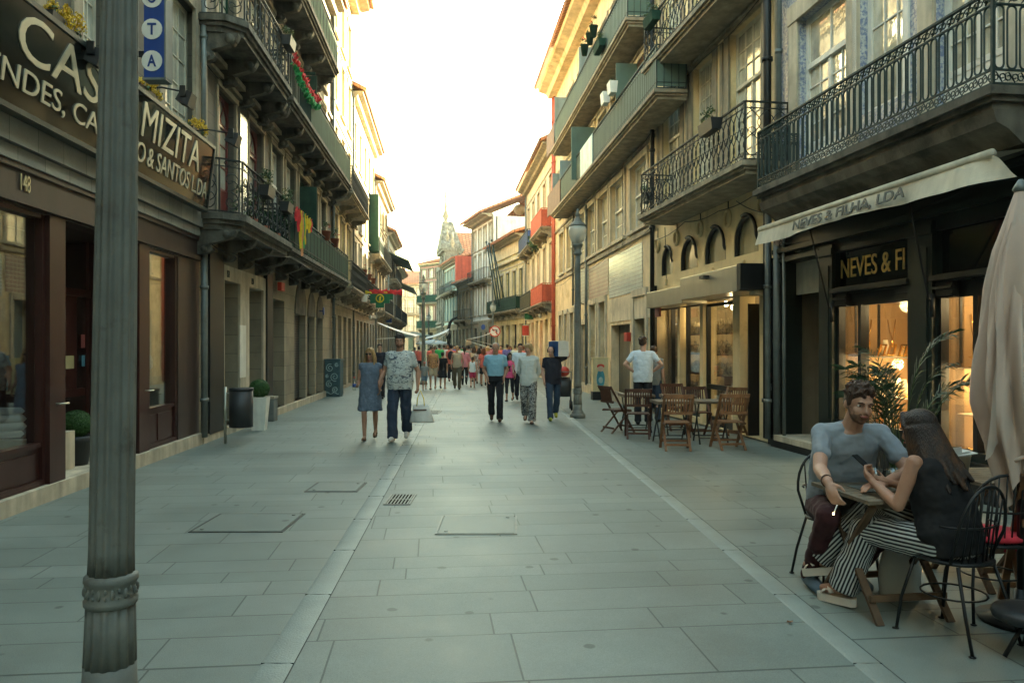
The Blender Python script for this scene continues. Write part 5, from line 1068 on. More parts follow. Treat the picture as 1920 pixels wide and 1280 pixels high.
def jewel_window(h, seed, sg=None):
    u0, u1, z0, z1 = h; zg = 2.2
    # ornamental frame: sign glass above, cornice, glazing below
    mb = MB(); mb.box(u0, u1, -.12, -.0, 2.38, 2.48); mb.box(u0-.03, u1+.03, -.02, .09, 2.40, 2.46); mb.box(u0, u1, -.1, .02, 2.98, 3.02)
    for a, b in ((u0, u0+.2), (u1-.3, u1)): mb.box(a, b, -.12, .02, zg, 2.38); mb.box(a-.01, b+.01, .02, .05, zg+.02, zg+.05); mb.box(a-.01, b+.01, .02, .05, zg+.1, zg+.13)
    mb.box(u0, u1, -.12, -.06, zg, 2.38); mb.box(u0, u0+.04, -.12, -.02, z0, zg); mb.box(u1-.05, u1, -.12, -.02, z0, zg); um = u0+(u1-u0)*(.66 if seed == 1 else .42); mb.box(um-.035, um+.035, -.13, -.01, z0, zg); mb.box(u0, u1, -.12, 0, z0, z0+.05)
    o = mb.build('shop_window', 'black', f.r)
    MB().box(u0+.02, u1-.02, -.08, -.07, z0+.04, zg).build('pane', 'glass', o)
    MB().box(u0+.02, u1-.02, -.07, -.06, 2.48, 2.98).build('sign_glass', 'glassy_b', o)
    # lined display box behind the glass
    ib = MB(); D = -1.1; ib.box(u0, u1, D-.05, D, z0-.05, 2.3); ib.box(u0, u1, D, -.13, z0-.06, z0-.005); ib.box(u0, u1, D, -.13, 2.25, 2.3); ib.box(u0-.03, u0, D, -.13, z0, 2.3); ib.box(u1, u1+.03, D, -.13, z0, 2.3); ib.build('display_case', 'jewin', f.r)
    rr = random.Random(seed)
    for k, z_ in enumerate((z0+.42, z0+.95)):
        MB().box(u0+.02, u1-.02, D+.3, -.25, z_-.012, z_).build('glass_shelf', 'velvet', f.r)
    for z_ in (z0, z0+.42, z0+.95):
        x = u0+.1
        while x < u1-.1:
            kind = rr.choice('bbtrf'); y = rr.uniform(D+.42, -.34)
            if kind == 'b':      # necklace bust
                t = MB(); t.loft([((x, y, z_), .07, .05, (1,0,0), (0,1,0)), ((x, y-.02, z_+.1), .09, .05, (1,0,0), (0,1,0)), ((x, y-.03, z_+.17), .05, .035, (1,0,0), (0,1,0)), ((x, y-.03, z_+.23), .03, .03, (1,0,0), (0,1,0))], 12); o2 = t.build('necklace_stand', 'velvet', f.r)
                MB().tube([(x+.055*cos(a), y+.055, z_+.13+.07*sin(a)) for a in [pi+pi*i/10 for i in range(11)]], .006, 5).ell((x, y+.06, z_+.055), (.014, .01, .02), 6).build('necklace', 'gold_m', o2)
            elif kind == 't': MB().lathe([(.07, 0), (.08, .01), (.02, .02), (.015, .09), (.06, .12), (.075, .13)], 12, (x, y, z_)).build('gilt_dish', 'gold_m', f.r)
            elif kind == 'r':
                t = MB()
                for q in range(8): t.ell((x+rr.uniform(-.06, .06), y+rr.uniform(-.05, .05), z_+.015), (.02, .02, .015), 6)
                t.build('rings', 'gold_m', f.r)
            else:
                t = MB(); hh, ww = .16, .12
                for p_, q_ in (((x-ww/2, y, z_), (x-ww/2, y-.05, z_+hh)), ((x+ww/2, y, z_), (x+ww/2, y-.05, z_+hh)), ((x-ww/2, y, z_+.01), (x+ww/2, y, z_+.01)), ((x-ww/2, y-.05, z_+hh), (x+ww/2, y-.05, z_+hh))): t.bar(p_, q_, .025, .02)
                t.build('gilt_frame', 'gold_m', f.r)
            x += rr.uniform(.08, .15)
    for x in ((u0*.75+u1*.25), (u0*.3+u1*.7)):
        MB().ell((x, D+.45, z0+.82), (.028, .028, .028), 8).build('display_lamp', 'bulb', f.r); warm(f, x, D+.5, z0+.84, 3.2); 
    warm(f, (u0+u1)/2, -.5, 2.18, 3.5); warm(f, (u0+u1)/2, D+.45, z0+.3, 2.5)
    for x in ((u0*.6+u1*.4), (u0*.35+u1*.65)): 
        t = MB(); t.tube([(x-.07, D+.01, 2.0), (x-.04, D+.015, 1.8), (x, D+.02, 1.68), (x+.04, D+.015, 1.8), (x+.07, D+.01, 2.0)], .007, 5); t.ell((x, D+.025, 1.62), (.03, .012, .06), 8); t.build('hanging_pendant', 'gold_m', f.r)
    MB().box(u1-.012, u1-.002, -.68, -.64, z0+1.0, 2.24).box(u1-.012, u1-.002, -.32, -.29, z0+1.0, 2.24).build('case_mullion', 'black', f.r)
    for y in (-.48, -.85): t = MB(); t.tube([(u1-.02, y-.06, 2.02), (u1-.03, y-.03, 1.84), (u1-.04, y, 1.74), (u1-.03, y+.03, 1.84), (u1-.02, y+.06, 2.02)], .006, 5); t.ell((u1-.045, y, 1.68), (.012, .028, .055), 8); t.build('hanging_pendant', 'gold_m', f.r)
jewel_window(s1, 1); jewel_window(s2, 2)
text('NEVES & FI', ux(1578, -.06)-ux(1697, -.06), .27, 'lettering', mat('gilt_serif', (.75, .50, .16), .35, .25, 14, 0, metal=.5, streak=0), f.r, (ux(1578, -.06), -.055, 2.60), (R(90), 0, R(180)), .012, 0)
# upper wall in tiles
A1 = (ux(1590), ux(1497), 4.08, 6.75); A2 = (ux(1697), ux(1610), 4.75, 7.2); A3 = (ux(1890), ux(1752), 4.08, 6.9); A4 = (.9, 2.0, 4.08, 6.9)
up = [A1, A2, A3, A4]; up2 = [(a, b, 8.2, 10.5) for a, b, _, _ in up]
wall(f, 0, Lr, 3.5, 12.5, up+up2, 'tile_w', .25, name='upper_wall')
for i, h in enumerate(up+up2):
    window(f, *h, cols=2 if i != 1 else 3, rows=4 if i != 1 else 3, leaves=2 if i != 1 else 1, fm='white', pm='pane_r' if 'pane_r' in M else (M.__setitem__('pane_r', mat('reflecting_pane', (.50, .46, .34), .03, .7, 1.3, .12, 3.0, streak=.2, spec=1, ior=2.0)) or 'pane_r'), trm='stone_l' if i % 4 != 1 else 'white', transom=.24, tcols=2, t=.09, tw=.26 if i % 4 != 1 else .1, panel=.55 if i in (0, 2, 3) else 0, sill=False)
MB().box(Lr-.1, Lr, 0, .05, 3.5, 12.5).build('stone_band', 'stone', f.r)
c1_, c2_ = f.u(1862, .7), f.u(1416, .7)
bj = balcony(f, c1_, c2_, 3.86, .72, .2, 'loop', 'irong', 'stone_d', .9, 0, sp=.125, r=.0095)
mb = MB(); mb.prism([(0, 3.5), (.35, 3.55), (.5, 3.68), (.62, 3.74), (.66, 3.858), (0, 3.858)], c1_+.05, c2_-.05, 'x'); mb.build('slab_moulding', 'stone_d', bj)
for px in (1500, 1700): corb = MB(); 
roof(f, 0, Lr, 12.7); body(f, 0, Lr, 12.5, -3, 5); MB().box(0, Lr, -3, -.36, 3.4, 12.5).box(0, Lr, -1.6, -1.4, 0, 3.4).build('rear_walls', 'grey_r', f.r)
pipe(f, Lr-.25, 3.9, 12.5, 'zinc', .045, .1); MB().tube([(Lr-.12, .07, .1), (Lr-.12, .07, 3.6)], .06, 10).tube([(Lr-.33, .05, .1), (Lr-.33, .05, 3.4)], .03, 8).build('downpipes', 'zinc', f.r)
MB().box(.6, 1.0, -.0, .3, 4.9, 5.4).build('stone_block', 'stone', f.r)
# rolled awning with faded lettering on its hanging edge
def jewel_awning():
    wa = .62; ua, ub = f.u(1858, wa), f.u(1426, wa); t = thing('shop_awning', 'rolled cream awning with faded dark lettering over the jeweller shop front', 'awning', f.W(0, 0, 0), atan2(f.d.y, f.d.x))
    mb = MB(); n = 60; m_ = 8; vs = []; rr = random.Random(6); ph = [rr.uniform(0, 6) for _ in range(5)]
    for i in range(n+1):
        s_ = i/n; u_ = ua+(ub-ua)*s_; g_ = .03*sin(s_*23+ph[0])+.02*sin(s_*47+ph[1]); fl = max(0, 1-s_*6)
        for j in range(m_+1):
            t_ = j/m_; vs.append((u_-(.25*fl*t_), wa+.02+.05*t_+g_*t_*(.6+fl*2), 3.45-.23*t_-.02*sin(s_*9)-.10*(1-s_)*0+fl*.03*sin(t_*5)))
    mb.add(vs, [(i*(m_+1)+j, i*(m_+1)+j+1, (i+1)*(m_+1)+j+1, (i+1)*(m_+1)+j) for i in range(n) for j in range(m_)], 0, True)
    mb.tube([(ua-.02, wa, 3.46), (ub+.02, wa, 3.46)], .045, 10)
    mb.add([(ua, wa, 3.47), (ub, wa, 3.47), (ub, .2, 3.53), (ua, .2, 3.53)], [(0, 1, 2, 3)])
    mb.build('canvas', 'awn', t)
    for px in (1530, 1712):
        u_ = f.u(px, wa*.5); a_ = MB(); a_.tube([(u_-.3, wa-.02, 3.38), (u_, .12, 2.2), (u_, .07, 2.15)], .013, 6); a_.tube([(u_, .07, 1.98), (u_, .07, 2.25)], .03, 8); a_.build('arm', 'black', t)
    text('NEVES & FILHA, LDA', f.u(1487, .7)-f.u(1697, .7), .15, 'lettering', 'letd', t, (f.u(1487, .7), wa+.095, 3.25), (R(80), 0, R(180)), .012, .012, 0)
jewel_awning()
for px, lb in ((1495, 0),):
    t = thing('wall_bracket_flower', 'small dried flowers where the awning meets the downpipe', 'plant', f.W(f.u(1459, .15), .15, 3.32)); mb = MB(); leafball(mb, (0, 0, 0), .09, 60, .03, 0, .2, seed=3); mb.build('blossoms', 'canvas', t)

# cables, lamps and aerials that every old front carries
def cable(F_, pts, name='cable'):
    P = []
    for (u0, z0), (u1, z1) in zip(pts, pts[1:]):
        for i in range(8): q = i/8; P.append((u0+(u1-u0)*q, .09, z0+(z1-z0)*q-.10*sin(pi*q)*abs(u1-u0)/3))
    P.append((pts[-1][0], .09, pts[-1][1])); MB().tube(P, .009, 4).build(name, 'black', F_.r)
cable(R2, [(.3, 4.32), (2.2, 4.25), (4.0, 4.33), (6.1, 4.2)]); cable(R2, [(.3, 3.9), (1.4, 4.3)]); cable(R2, [(.5, 7.6), (3, 7.5), (6.1, 7.62)]); cable(R2, [(5.2, 3.2), (5.3, 4.4)])
cable(R3, [(.2, 6.9), (4, 6.8), (9, 6.86), (16.5, 6.8)]); cable(R3, [(.2, 4.55), (5, 4.45), (11, 4.5), (17, 4.4)]); cable(R3, [(3.1, 4.5), (3.15, 6.8)]); cable(R3, [(.2, 9.5), (8, 9.4), (17, 9.45)])
cable(R1, [(.5, 3.3), (4, 3.36), (8.5, 3.3)]); cable(R4, [(.1, 3.4), (6, 3.3), (12, 3.35)]); cable(L3, [(.1, 3.3), (3, 3.2), (6, 3.28)]); cable(L4, [(.1, 3.3), (5, 3.15), (11, 3.28)]); cable(L2, [(.2, 9.6), (7, 9.45), (13.5, 9.6)])
def aerial(F_, u_, w_, z_, label):
    t = thing('roof_aerial', label, 'aerial', F_.W(u_, w_, z_), atan2(F_.d.y, F_.d.x), 'television aerials on the roofs'); MB().tube([(0, 0, 0), (0, 0, 2.2)], .025, 6).build('mast', 'zinc', t); mb = MB(); mb.tube([(-.6, 0, 2.1), (.6, 0, 2.1)], .015, 5)
    for k in range(7): mb.tube([(-.55+.18*k, -.25, 2.1), (-.55+.18*k, .25, 2.1)], .01, 4)
    mb.build('rods', 'zinc', t)
aerial(R4, 5, -2, 11.6, 'thin aerial on the roof of the cream house with red doors'); aerial(R5b, 3, -1.5, 12.0, 'thin aerial on the roof of the tall white house'); aerial(L5, 4, -1, 11.4, 'thin aerial on the roof of the orange eaved house')
for F_, u_, z_, lb in ((R4, 3.0, 3.2, 'small wall lamp by a red door of the cream house'), (R3, 9.6, 3.15, 'small wall lamp on the ochre house left of the right street lamp'), (L4, 6, 3.1, 'small wall lamp on the wide left house')):
    t = thing('wall_lamp', lb, 'lamp', F_.W(u_, .02, z_), atan2(F_.d.y, F_.d.x), 'small wall lamps'); MB().tube([(0, 0, 0), (0, .2, .08), (0, .3, .0)], .015, 6).build('bracket', 'black', t); MB().lathe([(.04, -.16), (.09, 0), (.03, .06)], 10, (0, .3, -.05)).build('shade', 'white', t)
for F_, u_, z_, c_, wd, hh, lb in ((R4, 8.5, 3.1, 'greens', .5, .35, 'small green shop plate on the cream house'), (R4, 10.8, 2.2, 'red', .4, .6, 'small red notice panel on the cream house'), (L5, 3, 3.1, 'blue', .5, .4, 'small blue plate on the orange eaved house')):
    t = thing('shop_plate', lb, 'sign', F_.W(u_, .02, z_), atan2(F_.d.y, F_.d.x)); MB().box(-.03, .03, 0, wd, 0, hh).build('plate', c_, t); MB().box(-.034, .034, .0, wd, hh, hh+.03).box(-.034, .034, 0, wd, -.03, 0).build('rim', 'white', t)

# unseen houses added behind the viewpoint, on both rows, to shade the foreground
for nm, A, B, lb in (('shade_house', (-4.605, 2.45), (-3.9, -9), 'plain unseen stone house added for shade on the left, nearest behind the viewpoint'), ('shade_house', (-3.9, -9.1), (-3.2, -22), 'plain unseen stone house added for shade on the left, farther behind the viewpoint'),
                     ('shade_house', (6.9, -8.5), (5.55, 4.08), 'plain unseen stone house added for shade on the right, nearest behind the viewpoint'), ('shade_house', (8.2, -22), (6.9, -8.6), 'plain unseen stone house added for shade on the right, farther behind the viewpoint')):
    house(nm, A, B, 12.8, 'stone_db', lb, 4, ((3.9, 6.4), (7.4, 9.6)), 2.9, 1.0, gcols=5, balc=((.1, .9, 3.5),))
house('shade_house', (-3.2, -24), (8.2, -24.2), 12.8, 'stone_db', 'plain unseen stone house added for shade, closing the street far behind the viewpoint', 4, ((3.9, 6.4), (7.4, 9.6)), 2.9, 1.0, gcols=5)
# ================================================================ STREET FURNITURE
M['lampglass'] = mat('milky_lamp_glass', (.75, .76, .68), .15, .05, 4, 0, streak=0)
M['lampglass'].node_tree.nodes['Principled BSDF'].inputs['Alpha'].default_value = .55
def lamp_post(loc, label, k=1.0, seg=98, fl=14, group='street lamps along the kerb strips'):
    t = thing('street_lamp', label, 'street lamp', loc, 0, group)
    MB().lathe([(.215*k, 0), (.215*k, .07), (.20*k, .09), (.165*k, .10), (.170*k, .125), (.145*k, .15), (.126*k, .20), (.121*k, .30)], 32).build('base', 'lamp_p', t)
    MB().lathe([(.121*k, .30), (.116*k, .44), (.112*k, .56)], seg, flute=fl, fd=.10).build('lower_shaft', 'lamp_p', t)
    mb = MB().lathe([(.112*k, .555), (.122*k, .562), (.124*k, .58), (.114*k, .59), (.116*k, .65), (.124*k, .66), (.122*k, .68), (.108*k, .69)], 40)
    for i in range(12):
        a = 2*pi*i/12; mb.ell((.116*k*cos(a), .116*k*sin(a), .62), (.010, .010, .022), 8)
        a += pi/12; mb.ell((.116*k*cos(a), .116*k*sin(a), .635), (.007, .007, .011), 6)
        mb.ell((.116*k*cos(a), .116*k*sin(a), .605), (.007, .007, .008), 6)
    mb.build('collar', 'lamp_p', t)
    MB().lathe([(.106*k, .69), (.103*k, .8), (.099*k, 1.6), (.091*k, 2.6), (.078*k, 3.5), (.070*k, 3.78)], seg, flute=fl, fd=.10).build('shaft', 'lamp_p', t)
    MB().lathe([(.072*k, 3.78), (.10, 3.80), (.10, 3.84), (.075, 3.87), (.085, 3.95), (.12, 4.0), (.13, 4.03), (.09, 4.05)], 20).build('capital', 'lamp_p', t)
    MB().lathe([(.09, 4.05), (.16, 4.12), (.205, 4.24), (.215, 4.36), (.19, 4.45)], 20).build('globe', 'lampglass', t)
    MB().lathe([(.03, 4.05), (.06, 4.12), (.06, 4.24), (.02, 4.28)], 12).build('lamp_holder', 'black', t)
    MB().lathe([(.20, 4.45), (.205, 4.47), (.15, 4.53), (.09, 4.57), (.085, 4.63), (.05, 4.66), (.05, 4.70), (.07, 4.72), (.03, 4.77), (.03, 4.8), (.012, 4.86)], 20).build('lamp_cap', 'lamp_p', t)
    return t
lamp_post((-1.732, 3.3, 0), 'big fluted grey green lamp post in the left foreground', .87, 140).rotation_euler = (0, R(.85), 0)
rp = lamp_post((1.53, 17.9, gz(17.9)), 'street lamp with glass globe right of the man carrying boxes', .84, 70)
for x, y, lb in ((-3.92, 34, 'street lamp with globe behind the bearded man in the patterned shirt'), (-7.6, 70, 'small distant street lamp just right of the one behind the couple'), (-5.0, 82, 'distant street lamp before the dark house near the church'), (-1.28, 52, 'distant street lamp in front of the yellow house')):
    dup(rp, (x, y, gz(y)), 0, lb)
# round traffic sign
t = thing('traffic_sign', 'round no left turn sign with red ring before the yellow house', 'traffic sign', at(928, 621, 42)-Vector((0, 0, 0)))
def disc(r0, y0, y1, m, nm): return MB().tube([(0, y0, 0), (0, y1, 0)], r0, 28, sm=False).build(nm, m, t)
disc(.31, 0, .02, 'red', 'sign_plate'); disc(.25, -.012, 0, 'fabw', 'white_disc')
mb = MB().bar((.1, -.022, -.17), (.1-.0, -.022, .08), .05, .02, up=(0, 1, 0)).bar((.1, -.022, .06), (-.12, -.022, .06), .02, .05); mb.add([(-.17, -.022, .06), (-.06, -.022, .13), (-.06, -.022, -.01)], [(0, 1, 2)]); mb.build('arrow', 'black', t)
MB().bar((-.18, -.034, .18), (.18, -.034, -.18), .045, .012, up=(0, 1, 0)).build('slash', 'red', t); MB().tube([(0, .04, .3), (0, .04, -2.4)], .03, 8).build('pole', 'zinc', t)
t = thing('parking_sign', 'small blue square sign left of the round traffic sign', 'traffic sign', at(906, 613, 46)); MB().box(-.28, .28, -.02, .02, -.3, .3).build('sign_plate', 'lamp_p', t); MB().ell((0, -.03, 0), (.13, .02, .17), 10).build('badge', 'blue', t); MB().tube([(0, .05, .2), (0, .05, -2.7)], .03, 8).build('pole', 'zinc', t)
# curved black street arm
p = at(841, 645, 60); t = thing('curved_pole', 'black curved pole arching over the crowd below the church', 'pole', (p.x, p.y, gz(60)))
MB().tube([(0, 0, 0), (0, 0, 2.4), (-.02, 0, 3.0), (.1, 0, 3.5), (.35, 0, 3.85), (.7, 0, 3.98)], [.12, .12, .14, .12, .09, .07], 10).build('pole', 'black', t); MB().ell((0, -.1, 2.5), (.2, .2, .35), 10).build('housing', 'black', t)
for i, (xa, ya, xb, yb) in enumerate(((912, 454, 931, 572), (917, 457, 936, 575), (922, 451, 945, 560), (925, 470, 941, 585))):
    a = at(xa, ya, 55.0); b = at(xb, yb, 53.0); t = thing('flag_pole', ('thin leaning green pole on the yellow house, '+('leftmost of four' if i == 0 else ('second from the left of four' if i == 1 else ('tallest reaching of four' if i == 2 else 'lowest of four')))), 'pole', b, 0, 'leaning poles on the yellow house')
    MB().tube([(0, 0, 0), a-b], .045, 6).build('shaft', 'irong', t); MB().ell(a-b, (.08, .08, .1), 8).build('tip', 'irong', t)
# bin on a post, planter, boxes
t = thing('litter_bin', 'round charcoal litter bin hung on a slim metal post', 'bin', (-4.62, 13.1, gz(13.1)))
MB().tube([(0, 0, .28), (0, 0, .92)], .195, 28).tube([(0, 0, .90), (0, 0, .945)], .202, 28).build('bin_body', 'pot', t); MB().tube([(0, 0, .9452), (0, 0, .9462)], .18, 24, sm=False).build('bin_mouth', 'black', t)
MB().tube([(-.27, 0, 0), (-.27, 0, .96)], .026, 10).tube([(-.27, 0, .85), (-.15, 0, .85)], .015, 6).tube([(-.27, 0, .4), (-.15, 0, .4)], .015, 6).build('post', 'steel', t)
topiary('potted_boxwood', 'boxwood ball in a tall white tapered planter behind the litter bin', (-5.0, 15.2, gz(15.2)), .12, .175, .66, .2, 'white', True, 4, .1)
t = thing('service_box', 'small grey box standing against the wall behind the white planter', 'box', (-5.42, 17.1, gz(17))); MB().box(-.16, .16, -.15, .15, 0, .5).build('casing', 'zinc', t, bevel=.02); MB().box(-.17, .17, -.16, .16, .5, .55).build('lid', 'steel', t)
M['tealp'] = mat('teal_mural_paint', (.05, .10, .115), .5, .3, 5, .05); M['tealw'] = mat('pale_mural_line', (.30, .42, .42), .5, .2, 9, 0, streak=0)
t = thing('utility_cabinet', 'utility cabinet painted with pale blue swirls by the left wall', 'cabinet', (-5.93, 25.6, gz(25.6)), R(-4))
MB().box(-.26, .26, -.2, .2, .06, 1.2).box(-.24, .24, -.18, .18, 0, .06).build('casing', 'tealp', t, bevel=.012); MB().box(-.28, .28, -.22, .22, 1.2, 1.25).build('lid', 'tealp', t)
mb = MB()
for cx, cz, r_, sg in ((-.08, .95, .14, 1), (.08, .66, .15, -1), (-.1, .42, .12, 1), (.1, .24, .11, -1), (.15, 1.05, .07, 1), (-.17, .68, .06, 1)): mb.tube([(x, -.208, z) for x, z in spiral((cx, cz), r_, 1.6, 1.2*sg, sg, 18)], .014, 5)
mb.tube([(-.22+.44*i/10, -.208, .12+.03*sin(i*1.2)) for i in range(11)], .012, 5); mb.build('painted_swirls', 'tealw', t)
t = thing('utility_cabinet', 'yellow utility cabinet painted with a small blue wrapped figure by the right wall', 'cabinet', (2.74, 24, gz(24)), R(4))
MB().box(-.24, .24, -.17, .17, .26, 1.28).build('casing', 'ochre', t, bevel=.012); MB().box(-.25, .25, -.18, .18, 0, .26).build('base', 'black', t); MB().box(-.255, .255, -.185, .185, 1.28, 1.32).build('lid', 'ochre', t)
M['dollb'] = mat('blue_mural', (.05, .25, .32), .5, .2, 6, 0); M['skinp'] = mat('cream_mural', (.6, .42, .3), .6, .1, 6, 0)
MB().ell((0, -.17, .66), (.13, .012, .29), 16).build('painted_body', 'dollb', t); MB().ell((0, -.178, .98), (.095, .012, .1), 14).build('painted_head', 'skinp', t); MB().ell((0, -.176, 1.05), (.12, .010, .07), 14).build('painted_cap', 'red', t); MB().ell((0, -.180, .62), (.07, .012, .1), 12).build('painted_shawl', 'tealw', t)

# ---------------------------------------------------------------- wooden folding chairs and tables
def fold_chair(label, loc, rz, m='wood', group='wooden folding chairs at the cafe'):
    """faces local -y; back at +y"""
    t = thing('folding_chair', label, 'chair', loc, rz, group); W_ = .22
    mb = MB()
    for k in range(7): y = -.2+.058*k; mb.box(-W_+.025, W_-.025, y, y+.042, .435, .452)
    mb.build('seat', m, t)
    mb = MB(); mb.bar((-W_, .22, .60), (W_, .22, .60), .045, .022, up=(0, 1, 0)); mb.bar((-W_, .275, .87), (W_, .275, .87), .06, .024, up=(0, 1, 0))
    for k in range(9): x = -W_+.05+(2*W_-.1)*k/8; mb.bar((x, .222, .60), (x, .27, .85), .022, .012)
    mb.build('backrest', m, t)
    for s_ in (-1, 1):
        MB().bar((s_*W_, -.26, 0), (s_*W_, .285, .90), .024, .042, up=(1, 0, 0)).build('leg', m, t)
        MB().bar((s_*(W_-.03), .24, 0), (s_*(W_-.03), -.19, .44), .022, .038, up=(1, 0, 0)).build('leg', m, t)
    MB().bar((-W_, -.19, .12), (W_, -.19, .12), .02, .035).build('stretcher', m, t); MB().bar((-W_+.03, .19, .10), (W_-.03, .19, .10), .02, .035).build('stretcher', m, t)
    MB().bar((-W_+.02, -.2, .425), (-W_+.02, .2, .425), .02, .03).bar((W_-.02, -.2, .425), (W_-.02, .2, .425), .02, .03).build('seat_frame', m, t)
    return t
def cafe_table(label, loc, rz, sz=.6, m='wood_g', lm='iron', h=.73, group='small cafe tables'):
    t = thing('cafe_table', label, 'table', loc, rz, group); n = 9; s_ = sz/2
    mb = MB()
    for k in range(n): y = -s_+sz*k/n; mb.box(-s_, s_, y+.003, y+sz/n-.003, h-.018, h)
    mb.build('tabletop', m, t)
    mb = MB(); mb.box(-s_+.03, s_-.03, -s_+.04, -s_+.06, h-.045, h-.019).box(-s_+.03, s_-.03, s_-.06, s_-.04, h-.045, h-.019).box(-s_, -s_+.03, -s_, s_, h-.05, h-.019).box(s_-.03, s_, -s_, s_, h-.05, h-.019); mb.build('table_frame', m, t)
    for sx in (-1, 1):
        for sg in (-1, 1): MB().tube([(sx*(s_-.05-.015*(sg > 0)), sg*(s_-.06), h-.03), (sx*(s_-.05-.015*(sg > 0)), -sg*(s_-.04), 0)], .013, 6).build('leg', lm, t)
    for sg in (-1, 1): MB().tube([(-s_+.05, sg*(s_-.08), .10), (s_-.05, sg*(s_-.08), .10)], .01, 6).build('stretcher', lm, t)
    return t
def GP(x, y): return (x, y, gz(y))
c0 = fold_chair('light teak folding chair nearest the camera on the left', GP(2.63, 12.3), R(176))
def FC(x, y, a, label, m=None):
    c = dup(c0, GP(x, y), R(a), label)
    if m:
        for ch in c.children:
            ch.data = FCM.setdefault((ch.data.name, m), ch.data.copy()) if (ch.data.name, m) not in FCM else FCM[(ch.data.name, m)]
            ch.data.materials[0] = M[m]
    return c
FCM = {}
FC(3.5, 12.4, 184, 'light teak folding chair nearest the camera on the right')
FC(2.28, 13.9, 172, 'dark brown folding chair with its back to the camera left of the teak chairs', 'wood_d')
FC(2.02, 14.8, 115, 'dark brown folding chair farthest left seen from its side', 'wood_d')
FC(3.28, 15.3, 10, 'dark folding chair at the back beside the glass shop front', 'wood_d')
FC(3.42, 14.15, 3, 'dark folding chair facing the camera between the two teak chairs', 'wood_d')
FC(4.0, 13.9, -40, 'reddish folding chair close to the cafe doorway')
t0 = cafe_table('slatted table behind the left teak chair', GP(2.72, 13.15), R(2))
dup(t0, GP(3.42, 13.2), R(-3), 'slatted table behind the right teak chair'); dup(t0, GP(2.42, 14.95), R(4), 'slatted table beside the standing man in white'); dup(t0, GP(3.15, 14.6), R(0), 'slatted table at the back near the shop glass')

# ---------------------------------------------------------------- foreground table group
M['wood_b'] = mat('aged_brown_wood', (.11, .065, .035), .65, .3, 8, .15, 60, streak=0)
ft = thing('cafe_table', 'weathered slatted table between the seated man and woman', 'table', (2.37, 4.88, 0), R(8), 'small cafe tables')
s_ = .32; h = .745
mb = MB()
for k in range(8): y = -s_+.64*k/8; mb.box(-s_+.035, s_-.035, y+.004, y+.076, h-.02, h)
mb.box(-s_, -s_+.032, -s_, s_, h-.022, h+.001).box(s_-.032, s_, -s_, s_, h-.022, h+.001); mb.build('tabletop', 'wood_g', ft)
MB().box(-s_+.05, s_-.05, -s_+.06, -s_+.085, h-.06, h-.022).box(-s_+.05, s_-.05, s_-.085, s_-.06, h-.06, h-.022).build('table_frame', 'wood_g', ft)
for sx in (-1, 1):
    for sg in (-1, 1): MB().bar((sx*(.26-.03*(sg > 0)), sg*.27, h-.05), (sx*(.26-.03*(sg > 0)), -sg*.30, 0), .022, .045, up=(1, 0, 0)).build('leg', 'wood_b', ft)
for sg in (-1, 1): MB().bar((-.25, sg*.23, .14), (.25, sg*.23, .14), .02, .04).build('stretcher', 'wood_b', ft)
t2 = dup(ft, (3.42, 5.45, 0), R(4), 'weathered slatted table behind the black metal chairs on the right')
def metal_chair(label, loc, rz, group='black metal bistro chairs'):
    t = thing('metal_chair', label, 'chair', loc, rz, group); r = .0095
    MB().lathe([(.19, .445), (.205, .45), (.205, .462), (.19, .466)], 26).build('seat', 'black', t)
    for x in (-1, 1):
        MB().tube([(x*.15, -.13, .445), (x*.19, -.19, .2), (x*.20, -.215, .01), (x*.205, -.235, .0)], r, 7).ell((x*.2, -.22, .006), (.02, .02, .006), 8).build('leg', 'black', t)
        MB().tube([(x*.15, .13, .445), (x*.19, .20, .2), (x*.205, .25, .01)], r, 7).ell((x*.205, .25, .006), (.02, .02, .006), 8).build('leg', 'black', t)
    mb = MB(); arc = [(.2*cos(a), .16+.05*sin(a), .62+.27*sin(a)) for a in [pi*i/14 for i in range(15)]]
    mb.tube([(.17, .10, .455)]+arc+[(-.17, .10, .455)], r, 7)
    arc2 = [(.205*cos(a), .06+.14*sin(a), .66) for a in [pi*i/10 for i in range(11)]]; mb.tube(arc2, r*.7, 5)
    for k in range(7):
        x = -.135+.045*k; a = math.acos(x/.2); mb.tube([(x, .17*(1-abs(x)*1.3), .46), (x, .16+.05*sin(a), .62+.27*sin(a))], .0055, 5)
    mb.build('backrest', 'black', t)
    MB().tube([(.17*cos(a), .17*sin(a), .25) for a in [2*pi*i/18 for i in range(18)]], .006, 5, closed=True).build('stretcher', 'black', t)
    return t
WO = Vector((2.53, 4.40, 0)); WRZ = R(205)
mc = metal_chair('black metal chair the woman in striped trousers sits on', WO, WRZ)
dup(mc, (2.98, 4.78, 0), R(172), 'empty black metal chair with a red cushion right of the woman')
dup(mc, (3.06, 5.95, 0), R(20), 'black metal chair with rounded back beyond the napkin bucket')
MO = Vector((2.27, 5.35, 0)); dup(mc, MO+Vector((0, .03, 0)), R(5), 'black metal chair the man in the grey shirt sits on')
fc = dup(c0, (3.33, 4.72, 0), R(160), 'wooden folding chair at the right edge beneath the closed parasol')
mb = MB(); mb.loft([((0, 0, z), a, a*.95, (1, 0, 0), (0, 1, 0)) for z, a in ((0, .17), (.015, .2), (.035, .2), (.05, .17))], 20)
o = mb.build('seat_cushion', 'redp2' if 'redp2' in M else (M.__setitem__('redp2', mat('red_cushion', (.50, .03, .05), .85, .12, 5, .2, 12)) or 'redp2')); o.location = (2.98, 4.78, .467); tag(o, 'round red cushion on the empty black metal chair', 'cushion')
mb = MB(); vs = [];
